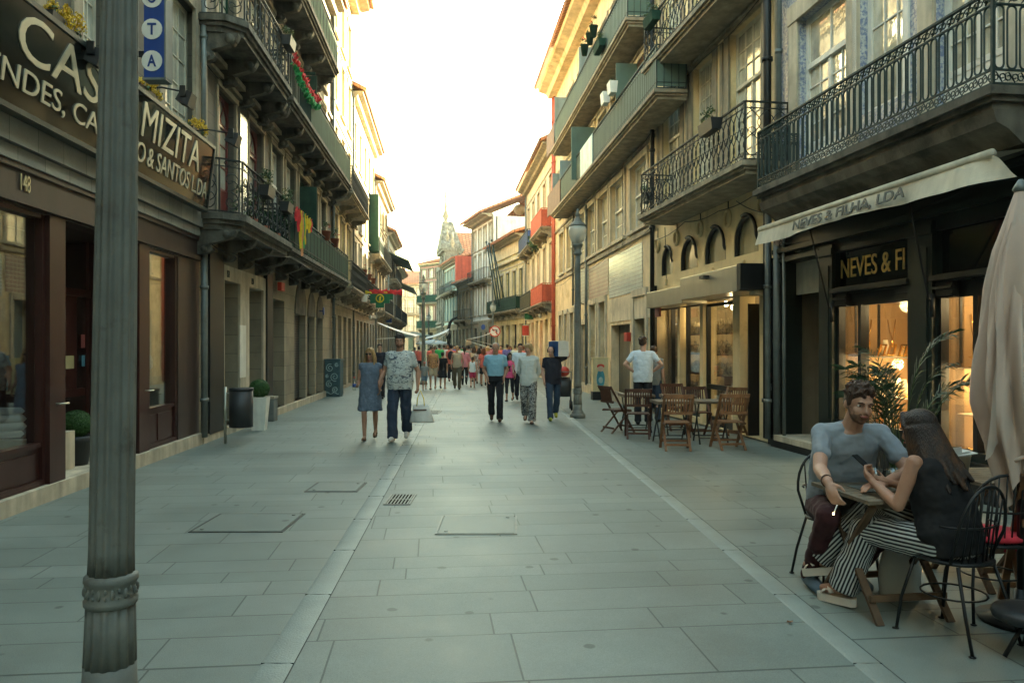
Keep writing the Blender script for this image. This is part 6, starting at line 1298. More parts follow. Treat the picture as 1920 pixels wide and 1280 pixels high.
for i in range(9):
    for j in range(7): vs.append((-.2+.05*i, -.15+.05*j, .03+.03*sin(i*.9+j*.5)+.02*cos(j*1.3)-(.0 if j < 5 else .06*(j-4))))
mb.add(vs, [(7*i+j, 7*(i+1)+j, 7*(i+1)+j+1, 7*i+j+1) for i in range(8) for j in range(6)], 0, True)
vs2 = [(x, y, z-.035) for x, y, z in vs]; mb.add(vs2, [(7*i+j, 7*i+j+1, 7*(i+1)+j+1, 7*(i+1)+j) for i in range(8) for j in range(6)], 0, True)
o = mb.build('red_blanket', 'redp2'); o.location = (3.33, 4.74, .47); tag(o, 'folded red blanket on the wooden chair at the right edge', 'blanket')
# glasses, tray, phone, bucket
M['gl'] = clear('drinking_glass', (.9, .92, .9))
def tumbler(x, y, label):
    t = thing('drinking_glass', label, 'glass', (x, y, h+.0045)); MB().lathe([(.030, 0), (.040, .125), (.038, .125), (.028, .012), (.0, .012)], 20).build('tumbler', 'gl', t)
t = tag(MB().box(-.16, .16, -.11, .11, 0, .004).build('table_mat', 'zinc'), 'flat grey mat under the two glasses', 'mat'); t.location = (2.36, 4.92, h+.0005); t.rotation_euler = (0, 0, R(8))
tumbler(2.335, 4.93, 'left one of the two empty glass tumblers on the table'); tumbler(2.43, 4.90, 'right one of the two empty glass tumblers on the table')
t = thing('napkin_bucket', 'small ribbed zinc bucket holding folded white napkins', 'bucket', (3.19, 5.48, h)); MB().lathe([(.055, 0), (.075, .13), (.08, .135), (.072, .135), (.05, .01)], 24).build('bucket', 'steel', t)
mb = MB(); mb.bar((-.05, 0, .13), (.1, -.01, .155), .11, .006).bar((-.06, .02, .14), (.07, .03, .165), .1, .006); mb.bar((-.03, -.02, .1), (-.04, -.02, .19), .09, .005); mb.build('napkins', 'fabw', t)
# closed parasol
def parasol():
    t = thing('parasol', 'closed cream canvas parasol at the right edge with hanging folds', 'parasol', (3.06, 4.62, 0))
    MB().tube([(0, 0, .05), (0, 0, 2.6)], .02, 12).build('pole', 'black', t); MB().lathe([(.03, 2.58), (.045, 2.6), (.03, 2.63), (.012, 2.66)], 12).build('cap', 'zinc', t)
    N_, K = 96, 30; vs = []
    prof = [(0, .03), (.08, .06), (.2, .10), (.3, .115), (.42, .13), (.55, .155), (.7, .165), (.82, .135), (.93, .09), (1, .08)]
    for k in range(K+1):
        s_ = k/K; r_ = 0
        for (a, ra), (b, rb) in zip(prof, prof[1:]):
            if a <= s_ <= b: r_ = ra+(rb-ra)*(s_-a)/(b-a); break
        for j in range(N_):
            th = 2*pi*j/N_; f_ = 1+.30*min(1, s_*3)*sin(7*th+2.2*sin(s_*4)+1.5*s_)+.10*min(1, s_*4)*sin(15*th+s_*9)
            zz = 2.59-1.75*s_-(.22*max(0, s_-.55)*(1+cos(th*2+1)))+.02*sin(5*th)*s_
            vs.append((r_*f_*cos(th)-.10*s_*(1-s_)*2*(1 if cos(th) < 0 else .3), r_*f_*sin(th), zz))
    mb = MB(); mb.add(vs, [(k*N_+j, (k+1)*N_+j, (k+1)*N_+(j+1) % N_, k*N_+(j+1) % N_) for k in range(K) for j in range(N_)], 0, True); mb.build('canopy', 'canvas', t)
    # loose flap hanging on the street side
    vs = []; n, m_ = 16, 8; 
    for i in range(n+1):
        for j in range(m_+1):
            a, b = i/n, j/m_; wd = .07+.22*min(1, a*1.4)
            vs.append((-.02-wd*b-.03*sin(a*7), -.10-.07*sin(b*pi*1.6+a*3)-.02*b, 2.3-1.15*a-.25*b*a+.1*b))
    mb = MB(); mb.add(vs, [(i*(m_+1)+j, i*(m_+1)+j+1, (i+1)*(m_+1)+j+1, (i+1)*(m_+1)+j) for i in range(n) for j in range(m_)], 0, True)
    mb.add([(x+.004, y+.006, z) for x, y, z in vs], [(i*(m_+1)+j, (i+1)*(m_+1)+j, (i+1)*(m_+1)+j+1, i*(m_+1)+j+1) for i in range(n) for j in range(m_)], 0, True); mb.build('loose_flap', 'canvas', t)
    MB().tube([(.10*cos(a), .10*sin(a), 1.0+.02*sin(3*a)) for a in [2*pi*i/20 for i in range(20)]], .014, 6, closed=True).build('tie_strap', 'canvas', t)
    MB().lathe([(.22, 0), (.24, .03), (.05, .06), (.03, .2)], 24).build('base', 'black', t)
parasol()
t = thing('round_stool', 'low round black stool in the bottom right corner', 'stool', (2.78, 4.1, 0))
MB().lathe([(.15, .19), (.185, .20), (.195, .225), (.185, .25), (.12, .262), (.0, .262)], 28).build('seat', 'pot', t)
for k in range(3): a = 2*pi*k/3+3.3; MB().tube([(.05*cos(a), .05*sin(a), .19), (.17*cos(a), .17*sin(a), .015)], .012, 6).build('leg', 'black', t)
# palm in a pot
def palm(loc, label):
    t = thing('potted_palm', label, 'plant', loc); MB().lathe([(.15, 0), (.2, .38), (.21, .38), (.21, .42), (.18, .42), (.17, .38)], 24).build('pot', 'fabw', t)
    rr = random.Random(12); st = MB(); lf = MB()
    for k in range(15):
        a = 2*pi*k/15*1.618*3; el = rr.uniform(1.0, 1.45); L_ = rr.uniform(.22, .38); p = Vector((rr.uniform(-.05, .05), rr.uniform(-.05, .05), .4)); d = Vector((cos(a)*cos(el), sin(a)*cos(el), sin(el)))
        pts = []; stem = rr.uniform(.65, .95)
        for s_ in range(15):
            pts.append(p.copy()); p = p+d*(L_+stem)/14; d = (d+(Vector((cos(a)*.02, sin(a)*.02, 0)) if s_ < 8 else Vector((cos(a)*.13, sin(a)*.13, -.13)))).normalized()
        st.tube(pts, [.011-.009*i/14 for i in range(15)], 5)
        for i in range(7, 15):
            q = pts[i]; tg = (pts[min(14, i+1)]-pts[i-1]).normalized(); sd = tg.cross(Vector((0, 0, 1))).normalized(); ll = .17*sin(pi*(i-5)/11)+.06
            for sg in (-1, 1):
                for h_ in (0, .5):
                    b = q+tg*(h_*(L_+stem)/14); tip = b+(tg*.75+sd*sg*.75+Vector((0, 0, rr.uniform(-.5, .1)))).normalized()*ll; mid = (b+tip)/2+Vector((0, 0, .02)); wv = tg*.0055
                    lf.add([b-wv, b+wv, mid+wv*1.2, tip, mid-wv*1.2], [(0, 1, 2, 3, 4)])
    st.build('stems', 'leaf', t); lf.build('fronds', 'leaf_d', t); return t
palm((3.12, 6.2, 0), 'feathery potted palm behind the seated woman before the jeweller window').scale = (.74, .74, 1.16)
# pushchair by the right lamp post
t = thing('pushchair', 'folded dark pushchair with a red hood just left of the lamp post', 'pushchair', GP(1.35, 20.2)); t['label'] = 'dark pushchair with a red hood just left of the right lamp post'
MB().loft([((0, 0, .35), .2, .2, (1,0,0), (0,1,0)), ((0, .05, .7), .22, .2, (1,0,0), (0,1,0)), ((0, .1, .85), .18, .12, (1,0,0), (0,1,0))], 14).build('seat_shell', 'pot', t); MB().ell((0, .02, 1.0), (.17, .2, .14), 12).build('hood', 'red', t)
for x in (-.2, .2):
    for y in (-.25, .25): MB().tube([(x-.02, y, .12), (x+.02, y, .12)], .12, 16).build('wheel', 'black', t)
MB().tube([(-.2, .3, .15), (-.2, -.1, .6), (-.2, -.2, 1.0), (.2, -.2, 1.0), (.2, -.1, .6), (.2, .3, .15)], .015, 6).tube([(-.2, -.25, .12), (-.2, .2, .6)], .015, 6).tube([(.2, -.25, .12), (.2, .2, .6)], .015, 6).build('frame', 'zinc', t)
# parked van far in the street and parasols of far cafes
def far_parasol(px, py, Y, label):
    p = at(px, py, Y); t = thing('parasol', label, 'parasol', (p.x, p.y, gz(Y)), 0, 'open parasols far down the street'); z = p.z-gz(Y)
    MB().lathe([(1.5, z-.45), (1.5, z-.32), (.05, z)], 8, sm=False).build('canopy', 'greeng' if px < 800 else 'awnw', t); MB().tube([(0, 0, 0), (0, 0, z)], .03, 8).build('pole', 'zinc', t)
far_parasol(776, 622, 58, 'grey open parasol under the long white awning far left')
far_parasol(812, 636, 66, 'small open parasol among the far crowd by the lamps')
# ================================================================ PEOPLE
def skinmat(name, c): return mat(name, c, .55, .10, 9, .08, 120, streak=0)
M['skin'] = skinmat('skin', (.46, .26, .18)); M['skin_t'] = skinmat('tanned_skin', (.37, .195, .125)); M['skin_f'] = skinmat('fair_skin', (.50, .30, .22))
M['eyew'] = mat('eye_white', (.6, .58, .55), .3, .02, 3, 0, streak=0); M['iris'] = mat('dark_iris', (.03, .018, .01), .2, .02, 3, 0, streak=0); M['lip'] = mat('lips', (.33, .11, .09), .5, .1, 9, 0, streak=0)
def cl(name, c, **k):
    if name not in M: M[name] = mat(name, c, k.pop('rough', .9), k.pop('var', .06), k.pop('scale', 5), k.pop('bump', .35), k.pop('bs', 9), streak=0, **k)
    return name
for n_, c_ in (('hair_black', (.012, .009, .008)), ('hair_brown', (.045, .022, .012)), ('hair_blond', (.36, .22, .09)), ('hair_sand', (.38, .27, .13)), ('hair_grey', (.30, .28, .26)), ('hair_red', (.16, .05, .02))):
    M[n_] = mat(n_, c_, .5, .35, 30, .5, 60, streak=0)
def strand(n_):
    t = M[n_].node_tree; N = t.nodes; L = t.links; tc = [n for n in N if n.type == 'TEX_COORD'][0]; mp = N.new('ShaderNodeMapping'); mp.inputs['Scale'].default_value = (1, 1, .10)
    L.new(tc.outputs['Object'], mp.inputs[0])
    for n in N:
        if n.type == 'TEX_NOISE' and n.inputs['Scale'].default_value > 20: n.inputs['Scale'].default_value = 170; L.new(mp.outputs[0], n.inputs['Vector'])
for n_ in ('hair_black', 'hair_brown', 'hair_blond', 'hair_sand', 'hair_grey', 'hair_red'): strand(n_)
M['hair_ombre'] = mat('dark_hair_brown_ends', (.020, .012, .009), .45, .3, 25, .5, 50, streak=0, col2=(.10, .045, .018), c2s=3.5, c2t=.55); strand('hair_ombre')
TX = bpy.data.textures.new('fold_noise', 'CLOUDS'); TX.noise_scale = .11; TX.noise_depth = 2
def vx(mb, vox, it=5, fac=.5, fold=0):
    me = mb.mesh('t'); r_ = evalmesh(me, [('REMESH', dict(mode='VOXEL', voxel_size=vox, use_smooth_shade=True)), ('SMOOTH', dict(iterations=it, factor=fac))]+([('DISPLACE', dict(texture=TX, texture_coords='LOCAL', strength=fold, mid_level=.42))] if fold else []))
    bpy.data.meshes.remove(me); return r_
def putm(me, name, m, parent):
    me.name = name; me.materials.clear(); me.materials.append(M[m] if isinstance(m, str) else m)
    me.polygons.foreach_set('use_smooth', [True]*len(me.polygons)); return link(me, name, parent)
V3 = Vector
def defpose():
    D = dict(pel=V3((0, 0, .96)), chest=V3((0, 0, 1.27)), neck=V3((0, .01, 1.47)), head=V3((0, -.015, 1.635)), hf=V3((0, -1, 0)), sw=.185, hw=.09)
    for s_, k in ((-1, 'R'), (1, 'L')):
        D['kn'+k] = V3((s_*.10, -.01, .50)); D['an'+k] = V3((s_*.10, .02, .085)); D['to'+k] = V3((s_*.03, -1, 0)); D['el'+k] = V3((s_*.23, .03, 1.14)); D['wr'+k] = V3((s_*.24, -.05, .90)); D['hd'+k] = V3((0, -.15, -1)); D['pn'+k] = V3((-s_, 0, 0)); D['cu'+k] = .5
    return D
def person(label, loc, rz=0, sc=1, P=None, top=('tshirt', 'c'), bot=('trousers', 'c'), hair=('short', 'hair_brown'), skin='skin', shoe=('shoe', 'black'), vox=.013, fem=False, fat=1.0, group=None, face=True, beard=None, glasses=False, slm=None, stripes=False):
    D = defpose(); D.update({k: (V3(v) if isinstance(v, (tuple, list)) else v) for k, v in (P or {}).items()})
    t = thing('person', label, 'person', loc, rz, group); t.scale = (sc, sc, sc)
    pel, chest, neck, head = D['pel'], D['chest'], D['neck'], D['head']
    sw = D['sw']*(.9 if fem else 1); hw = D['hw']
    side = V3(D.get('side', (1, 0, 0))).normalized(); hside = V3(D.get('hside', side)).normalized()
    u1 = (chest-pel).normalized(); u2 = (neck-chest).normalized(); f1 = -side.cross(u1).normalized()*-1; f1 = u1.cross(side).normalized(); f2 = u2.cross(side).normalized()
    # f points backwards (+y) ; symmetrical sections so sign is irrelevant
    def torso(g, lo=-.10, hi=1.0, w_=1):
        ws = .118 if fem else .140; hp = .175 if fem else .165; cs = .150 if fem else .172
        R_ = [(pel-u1*.10, .10, .085), (pel-u1*.05, hp*.92, .115), (pel+u1*.03, hp*fat, .118*fat), (pel.lerp(chest, .5), ws*fat, .098*fat**1.5), (chest-u1*.02, cs*fat**.5, .118*fat), (chest.lerp(neck, .5), cs*1.03, .105), (chest.lerp(neck, .80), cs*.84, .078), (neck, .062, .06)]
        return R_
    SH = {}
    for s_, k in ((-1, 'R'), (1, 'L')): SH[k] = V3(D['sh'+k]) if 'sh'+k in D else chest.lerp(neck, .70)+side*s_*sw
    HP = {k: pel-u1*.03+hside*s_*hw for s_, k in ((-1, 'R'), (1, 'L'))}
    b = MB()
    b.loft([(c, a, d, side if i > 2 else hside, f1 if i < 4 else f2) for i, (c, a, d) in enumerate(torso(0))], 20)
    hu = (head-neck); hf = D['hf'].normalized(); hs = hf.cross(V3((0, 0, 1))).normalized(); hup = hs.cross(hf).normalized(); hup = (hup*1.0+V3(D.get('tilt', (0, 0, 0)))).normalized(); hs = hf.cross(hup).normalized()
    b.caps(neck-u2*.04, .062 if not fem else .05, head-hup*.05, .056 if not fem else .047)
    # trapezius
    for k in 'RL': b.caps(neck-u2*.028, .040, SH[k]-u2*.010, .038); b.ell(SH[k], (.056 if not fem else .047,)*3, 10)
    HR = Matrix((hs, hf, hup)).transposed()
    def hp_(x, y, z): return head+hs*x+hf*y+hup*z
    b.ell(hp_(0, -.012, .022), (.073, .090, .088), 16, HR); b.ell(hp_(0, .026, -.042), (.056, .058, .066), 14, HR); b.ell(hp_(0, .058, -.092), (.027, .024, .020), 10, HR)
    for x in (-1, 1): b.ell(hp_(x*.075, -.012, -.008), (.010, .02, .032), 8, HR); b.ell(hp_(x*.036, .052, -.032), (.024, .024, .026), 8, HR)
    b.caps(hp_(-.034, .074, .022), .012, hp_(.034, .074, .022), .012); b.caps(hp_(0, .082, .006), .009, hp_(0, .098, -.030), .0115); [b.caps(hp_(0, .088, -.033), .009, hp_(x*.012, .085, -.034), .007) for x in (-1, 1)]
    b.ell(hp_(0, .078, -.060), (.024, .012, .012), 8, HR)
    for s_, k in ((-1, 'R'), (1, 'L')):
        g = .86 if fem else 1; A, E_, Wr = SH[k], D['el'+k], D['wr'+k]
        b.caps(A, .052*g, E_, .039*g); m_ = E_.lerp(Wr, .35); b.caps(E_, .039*g, m_, .041*g); b.caps(m_, .041*g, Wr, .026*g)
        hd = D['hd'+k].normalized(); pn = (D['pn'+k]-hd*D['pn'+k].dot(hd)).normalized(); sd = hd.cross(pn).normalized()
        # thumb side
        if D.get('flip'+k): sd = -sd
        b.ell(Wr+hd*.048, (.040*g, .050, .017), 10, Matrix((sd, hd, pn)).transposed()); b.caps(Wr, .024*g, Wr+hd*.05, .026*g)
        cu = D['cu'+k]; fr = max(.0085, vox*.72)
        for i, (o_, L_) in enumerate(((.030, .066), (.010, .074), (-.010, .068), (-.029, .054))):
            p = Wr+hd*.088+sd*o_*g; a = cu*(.7+.12*i); d = hd*cos(a)+pn*sin(a); q = p+d*L_*.45; b.caps(p-hd*.02, fr*1.1, q, fr); a *= 2.1; d = hd*cos(a)+pn*sin(a); q2 = q+d*L_*.32; b.caps(q, fr, q2, fr*.92); a *= 1.35; d = hd*cos(a)+pn*sin(a); b.caps(q2, fr*.92, q2+d*L_*.22, fr*.85)
        p = Wr+hd*.025+sd*.03*g; q = p+(sd*.75+hd*.7+pn*.4).normalized()*.038; b.caps(p, fr*1.35, q, fr*1.15); b.caps(q, fr*1.15, q+(hd*.9+pn*.5+sd*.1).normalized()*.030, fr*.95)
    for s_, k in ((-1, 'R'), (1, 'L')):
        K, A = D['kn'+k], D['an'+k]; g = .95 if fem else 1
        b.caps(HP[k], .088*fat**.5, K, .054*g); ax = (A-K).normalized(); bk = V3((0, .018, 0)) ; m_ = K.lerp(A, .32)+bk; b.caps(K, .053*g, m_, .054*g); b.caps(m_, .054*g, A, .035*g)
        to = D['to'+k].normalized(); fs = to.cross(V3((0, 0, 1))).normalized(); fu = fs.cross(to).normalized(); fb = .8 if shoe[0] == 'shoe' else 1; b.caps(A+to*-.03-fu*.035, .034*fb, A+to*.07-fu*.04, .033*fb); b.caps(A+to*.07-fu*.04, .033*fb, A+to*.15*fb-fu*.052, .024*fb)
    putm(vx(b, vox, 4), 'body', skin, t)
    # ---- top garment
    kind, tm = top; T = torso(0); c = MB(); ga = .019
    if kind:
        hem = {'tshirt': -.07, 'polo': .0, 'tank': -.05, 'long': -.10, 'dress': 0, 'crop': 0}[kind]; rr_ = []
        if kind == 'dress':
            for z_, a in ((-.40, .235), (-.25, .22), (-.1, .205)): rr_.append((pel+V3((0, 0, z_)), a, a*.78, hside, V3((0, 1, 0))))
            rr_ = [(q, a, d, s2, f_) for q, a, d, s2, f_ in rr_]
        else:
            rr_.append((pel+u1*(hem-.04 if hem < 0 else .01), .172*fat, .125*fat, hside, f1))
        for i, (q, a, d) in enumerate(T):
            if i < 2 or (i == 2 and hem >= 0 and kind != 'dress'): continue
            gg = ga if i < 7 else .006
            if i == 3: gg = .04 if kind != 'polo' else .032
            if i == 7: q = q-u2*(.012 if kind != 'tank' else .04); a, d = .078, .074
            if i == 2: gg = .022
            rr_.append((q, a+gg, d+gg, side if i > 2 else hside, f1 if i < 4 else f2))
        c.loft(rr_, 24)
        fr_ = {'tshirt': .62, 'polo': .60, 'tank': 0, 'long': 1.0, 'dress': .18, 'crop': 0}[kind]
        for k in 'RL':
            A, E_, Wr = SH[k], D['el'+k], D['wr'+k]
            if fr_ > 0: c.caps(A, .060*(.9 if fem else 1), A.lerp(E_, min(1, fr_)*.92), .055*(.9 if fem else 1)); c.caps(A, .062*(.9 if fem else 1), chest.lerp(neck, .72), .07)
            if kind in ('tshirt', 'polo', 'long'): c.caps(neck-u2*.022+(SH[k]-neck).normalized()*.050, .055, SH[k]-u2*.005, .060)
            if fr_ == 1: c.caps(E_, .055, Wr.lerp(E_, .08), .036)
            if kind in ('tank', 'crop'): c.caps(SH[k].lerp(neck, .35)+V3((0, 0, -.02)), .05, neck.lerp(SH[k], .55)+V3((0, 0, .0)), .045)
        putm(vx(c, vox, 4, fold=.030), 'dress' if kind == 'dress' else 'shirt', tm, t)
    kind, bmn = bot
    if kind:
        c = MB(); c.loft([(pel-u1*.11, .12, .10, hside, f1), (pel-u1*.05, .172*fat, .128*fat, hside, f1), (pel+u1*.03, .178*fat, .130*fat, hside, f1), (pel+u1*.10, .160*fat, .120*fat, hside, f1)], 24)
        for k in 'RL':
            K, A = D['kn'+k], D['an'+k]
            if kind == 'skirt': continue
            if kind == 'shorts': c.caps(HP[k], .105, HP[k].lerp(K, .72), .088)
            elif kind == 'capri': c.caps(HP[k], .096, K, .064); c.caps(K, .062, K.lerp(A, .45), .056)
            else:
                w1, w2 = {'trousers': (.074, .070), 'wide': (.088, .086), 'slim': (.064, .052)}[kind]
                c.caps(HP[k], .104, K, w1); c.caps(K, w1, K.lerp(A, .5), w1*.97); n_ = K.lerp(A, 1.06); c.tube([K.lerp(A, .4), K.lerp(A, .7), n_], [w1*.95, (w1+w2)/2, w2], 14)
        if kind == 'skirt': c.loft([(pel+V3((0, 0, -.42)), .23, .17, hside, V3((0, 1, 0))), (pel+V3((0, 0, -.2)), .205, .15, hside, V3((0, 1, 0))), (pel, .18, .13, hside, f1)], 20)
        me = vx(c, vox, 4, fold=.026); o = putm(me, 'skirt' if kind == 'skirt' else ('shorts' if kind == 'shorts' else 'trousers'), bmn, t)
        if stripes:
            at_ = me.attributes.new('stripe', 'FLOAT', 'POINT'); vals = []
            segs = [(HP[k], D['kn'+k]) for k in 'RL']+[(D['kn'+k], D['an'+k]) for k in 'RL']
            for v in me.vertices:
                best = None
                for a, b2 in segs:
                    d = b2-a; tt = max(-.15, min(1, (v.co-a).dot(d)/d.length_squared)); q = a+d*tt; dd = (v.co-q).length
                    if best is None or dd < best[0]: best = (dd, q, d.normalized())
                dd, q, ax = best; e = v.co-q; rf = ax.orthogonal().normalized(); rf = (V3((1, 0, 0))-ax*ax.x).normalized(); bf = ax.cross(rf); vals.append(atan2(e.dot(bf), e.dot(rf))/(2*pi))
            at_.data.foreach_set('value', vals)
    # ---- hair
    hk, hm = hair
    if hk != 'bald':
        c = MB()
        if hk in ('short', 'curly'):
            c.ell(hp_(0, -.023, .044), (.080, .0925, .081), 16, HR); [c.ell(hp_(x*.066, -.015, .012), (.016, .045, .042), 10, HR) for x in (-1, 1)]; rr = random.Random(len(label)); fv = .012 if hk == 'curly' else .008
            c.ell(hp_(0, -.055, -.005), (.070, .055, .06), 12, HR)
            for _ in range(90 if vox < .01 else 24):
                a = rr.uniform(-pi, pi); e = rr.uniform(.05, 1.2); q = hp_(.078*sin(a)*cos(e), -.02+.092*cos(a)*cos(e), .045+.080*sin(e)); dr = (q-head).normalized(); c.caps(q, fv*1.1, q+(dr+V3((rr.uniform(-1, 1), rr.uniform(-1, 1), rr.uniform(-.3, .8)))*.6)*.016, fv*.7)
            for x in (-.04, -.015, .015, .04): c.caps(hp_(x, .045, .092), .015, hp_(x*1.2, .060, .080), .008)
        elif hk == 'fringe':
            c.ell(hp_(0, -.012, .038), (.085, .098, .085), 16, HR); c.ell(hp_(0, -.045, -.03), (.078, .06, .07), 12, HR)
            for x in (-.05, -.03, -.01, .01, .03, .05): c.caps(hp_(x, .058, .08), .02, hp_(x*1.15, .082-abs(x)*.4, .038), .012)
            for x in (-1, 1): c.caps(hp_(x*.07, .01, .04), .022, hp_(x*.073, .01, -.03), .016)
        elif hk in ('long', 'bob', 'verylong', 'tail'):
            ln = {'long': .24, 'bob': .14, 'verylong': .35, 'tail': .3}[hk]
            c.ell(hp_(0, -.018, .038), (.083, .098, .086), 16, HR); c.ell(hp_(0, -.05, -.03), (.08, .06, .09), 12, HR)
            rr = random.Random(5); dn = V3(D.get('hairdir', (0, 0, -1))).normalized()
            if hk == 'tail': c.caps(hp_(0, -.1, .03), .03, hp_(0, -.13, -.03)+dn*.2, .018)
            else:
                n_ = 26 if vox < .01 else 12
                for i in range(n_):
                    a = R(62)+(R(360-124))*i/(n_-1); q = hp_(.078*sin(a), .085*cos(a), .01)-hf*.015; ll = ln*(1 if abs(a-pi) < 1.2 else .85)*rr.uniform(.88, 1.08)
                    mid = q+dn*ll*.5+(q-head).normalized()*.022; e = q+dn*ll+(q-head).normalized()*(.02+.02*rr.random())*(1 if ln < .3 else 1.8); e += V3((rr.uniform(-.015, .015), rr.uniform(-.015, .015), 0))
                    c.caps(q, .020, mid, .022); c.caps(mid, .022, e, .010)
            for x in (-1, 1): c.caps(hp_(x*.02, .06, .10), .020, hp_(x*.068, .035, .03), .018)
        elif hk == 'bun': c.ell(hp_(0, -.016, .036), (.080, .094, .082), 14, HR); c.ell(hp_(0, -.08, .10), (.04, .04, .04), 10, HR)
        elif hk == 'receding':
            c.ell(hp_(0, -.032, .034), (.080, .083, .081), 14, HR)
            for x in (-1, 1): c.caps(hp_(x*.070, .0, .04), .018, hp_(x*.072, .012, -.01), .012)
            rr = random.Random(2)
            for _ in range(22): a = rr.uniform(-2.2, 2.2)+pi; q = hp_(.078*sin(a), -.02+.082*cos(a), .03+rr.uniform(-.04, .05)); c.ell(q, (.016,)*3, 6)
        elif hk == 'cap': c.ell(hp_(0, -.008, .045), (.082, .100, .072), 14, HR); c.caps(hp_(-.03, .09, .045), .014, hp_(.03, .09, .045), .014); c.caps(hp_(-.02, .12, .035), .012, hp_(.02, .12, .035), .012)
        putm(vx(c, min(vox, .009), 2 if vox < .01 else 3), 'cap' if hk == 'cap' else 'hair', hm, t)
    if beard:
        c = MB(); c.ell(hp_(0, .030, -.064), (.0565, .0555, .050), 14, HR); c.ell(hp_(0, .059, -.092), (.0285, .0255, .021), 10, HR)
        for x in (-1, 1): c.caps(hp_(x*.066, .0, -.005), .009, hp_(x*.052, .03, -.06), .014)
        c.caps(hp_(-.020, .078, -.046), .0065, hp_(.020, .078, -.046), .0065); c2 = vx(c, .005, 2); putm(c2, 'beard', beard, t)
        # mouth and moustache line show in front of it
        pass
    if face:
        for x in (-1, 1):
            MB().ell(hp_(x*.031, .0625, .001), (.0125, .010, .0058), 10, HR).build('eye', 'eyew', t) if not glasses else None
            if not glasses: MB().ell(hp_(x*.031, .0695, .001), (.0058, .0045, .0056), 8, HR).build('iris', 'iris', t)
            MB().tube([hp_(x*.015, .0875, .020), hp_(x*.032, .0865, .025), hp_(x*.050, .072, .019)], [.0035, .0042, .002], 6).build('eyebrow', hm if hk != 'bald' else 'hair_grey', t)
        MB().tube([hp_(-.024, .082, -.057), hp_(-.012, .0905, -.0585), hp_(0, .092, -.059), hp_(.012, .0905, -.0585), hp_(.024, .082, -.055)], [.002, .0055, .006, .0055, .002], 8).build('lips', 'lip', t)
    if glasses:
        g_ = MB(); 
        for x in (-1, 1): g_.ell(hp_(x*.033, .085, .0), (.027, .006, .021), 12, HR); g_.tube([hp_(x*.06, .08, .008), hp_(x*.079, .02, .005), hp_(x*.08, -.02, .003)], .003, 5)
        g_.bar(hp_(-.01, .09, .006), hp_(.01, .09, .006), .005, .005); g_.build('sunglasses', 'black', t)
    # ---- shoes
    sk, smt = shoe
    if sk:
        for k in 'RL':
            A = D['an'+k]; to = D['to'+k].normalized(); up = V3((0, 0, 1)); sd = to.cross(up).normalized(); up = sd.cross(to).normalized(); c = MB()
            if sk == 'shoe':
                c.caps(A-to*.035-up*.038, .045, A+to*.06-up*.043, .046); c.caps(A+to*.06-up*.043, .046, A+to*.165-up*.052, .036); o = putm(vx(c, .009, 3), 'shoe', smt, t)
            elif sk == 'sandal':
                c = MB(); ol = [(-.06, -.03), (-.07, 0), (-.06, .03), (.05, .042), (.14, .04), (.185, .02), (.19, -.01), (.15, -.038), (.05, -.034)]
                vs = [A+to*x+sd*y-up*(.085) for x, y in ol]+[A+to*x+sd*y-up*(.066) for x, y in ol]; k_ = len(ol); c.add(vs, [tuple(range(k_)), tuple(range(k_, 2*k_))[::-1]]+[(i, i+k_, (i+1) % k_+k_, (i+1) % k_) for i in range(k_)])
                for x0, hh in ((.10, .035), (.04, .02)): c.tube([A+to*x0+sd*.04-up*.075, A+to*x0+sd*.025-up*(.07-hh), A+to*x0-up*(.062-hh), A+to*x0-sd*.025-up*(.07-hh), A+to*x0-sd*.04-up*.075], .007, 6)
                c.build('sandal', smt, t)
            elif sk == 'platform':
                c = MB(); ol = [(-.06, -.03), (-.075, 0), (-.06, .03), (.05, .045), (.14, .045), (.185, .02), (.19, -.01), (.15, -.04), (.05, -.037)]
                vs = [A+to*x+sd*y-up*(.125) for x, y in ol]+[A+to*x+sd*y-up*(.078) for x, y in ol]; k_ = len(ol); c.add(vs, [tuple(range(k_)), tuple(range(k_, 2*k_))[::-1]]+[(i, i+k_, (i+1) % k_+k_, (i+1) % k_) for i in range(k_)])
                o = c.build('sandal', smt, t)
                c = MB()
                for xa, xb in ((.135, .06), (.06, .135), (.0, -.0)):
                    if xa == 0: continue
                    pts = []
                    for i in range(9):
                        q = i/8; x_ = xa+(xb-xa)*q; y_ = .044*cos(pi*q); z_ = .03*sin(pi*q); pts.append(A+to*x_+sd*y_-up*(.072-z_-.012*(x_ < .1)))
                    for p_, q_ in zip(pts, pts[1:]): c.bar(p_, q_, .030, .006, up=up)
                c.build('strap', smt, o)
    return t
# ------------------------------------------------------------ cloth materials
cl('grey_tee', (.24, .27, .30)); cl('maroon_trousers', (.045, .012, .014)); cl('black_top', (.010, .010, .011)); cl('white_tee', (.58, .66, .72), bs=9)
cl('blue_dress', (.115, .15, .20), scale=12, var=.25); cl('jeans', (.024, .038, .065), scale=6, var=.25); cl('polo_blue', (.22, .40, .50)); cl('black_trousers', (.012, .013, .017))
cl('pink_tee', (.75, .10, .24)); cl('white_top', (.50, .54, .52)); cl('navy_tee', (.012, .014, .024)); cl('jeans_b', (.028, .050, .085), scale=6); cl('coral', (.52, .12, .10)); cl('pinkc', (.58, .22, .26)); cl('beige', (.42, .35, .25)); cl('green_tee', (.03, .30, .09)); cl('khaki', (.10, .085, .055)); cl('greym', (.20, .21, .20)); cl('red_short', (.45, .04, .10)); cl('purple', (.10, .10, .30)); cl('denim', (.12, .17, .22)); cl('shoe_y', (.35, .36, .05), bump=.1); cl('shoe_w', (.55, .52, .46), bump=.1); cl('leather', (.07, .03, .015), bump=.1, rough=.5); cl('platformw', (.62, .56, .48), bump=.05, rough=.6)
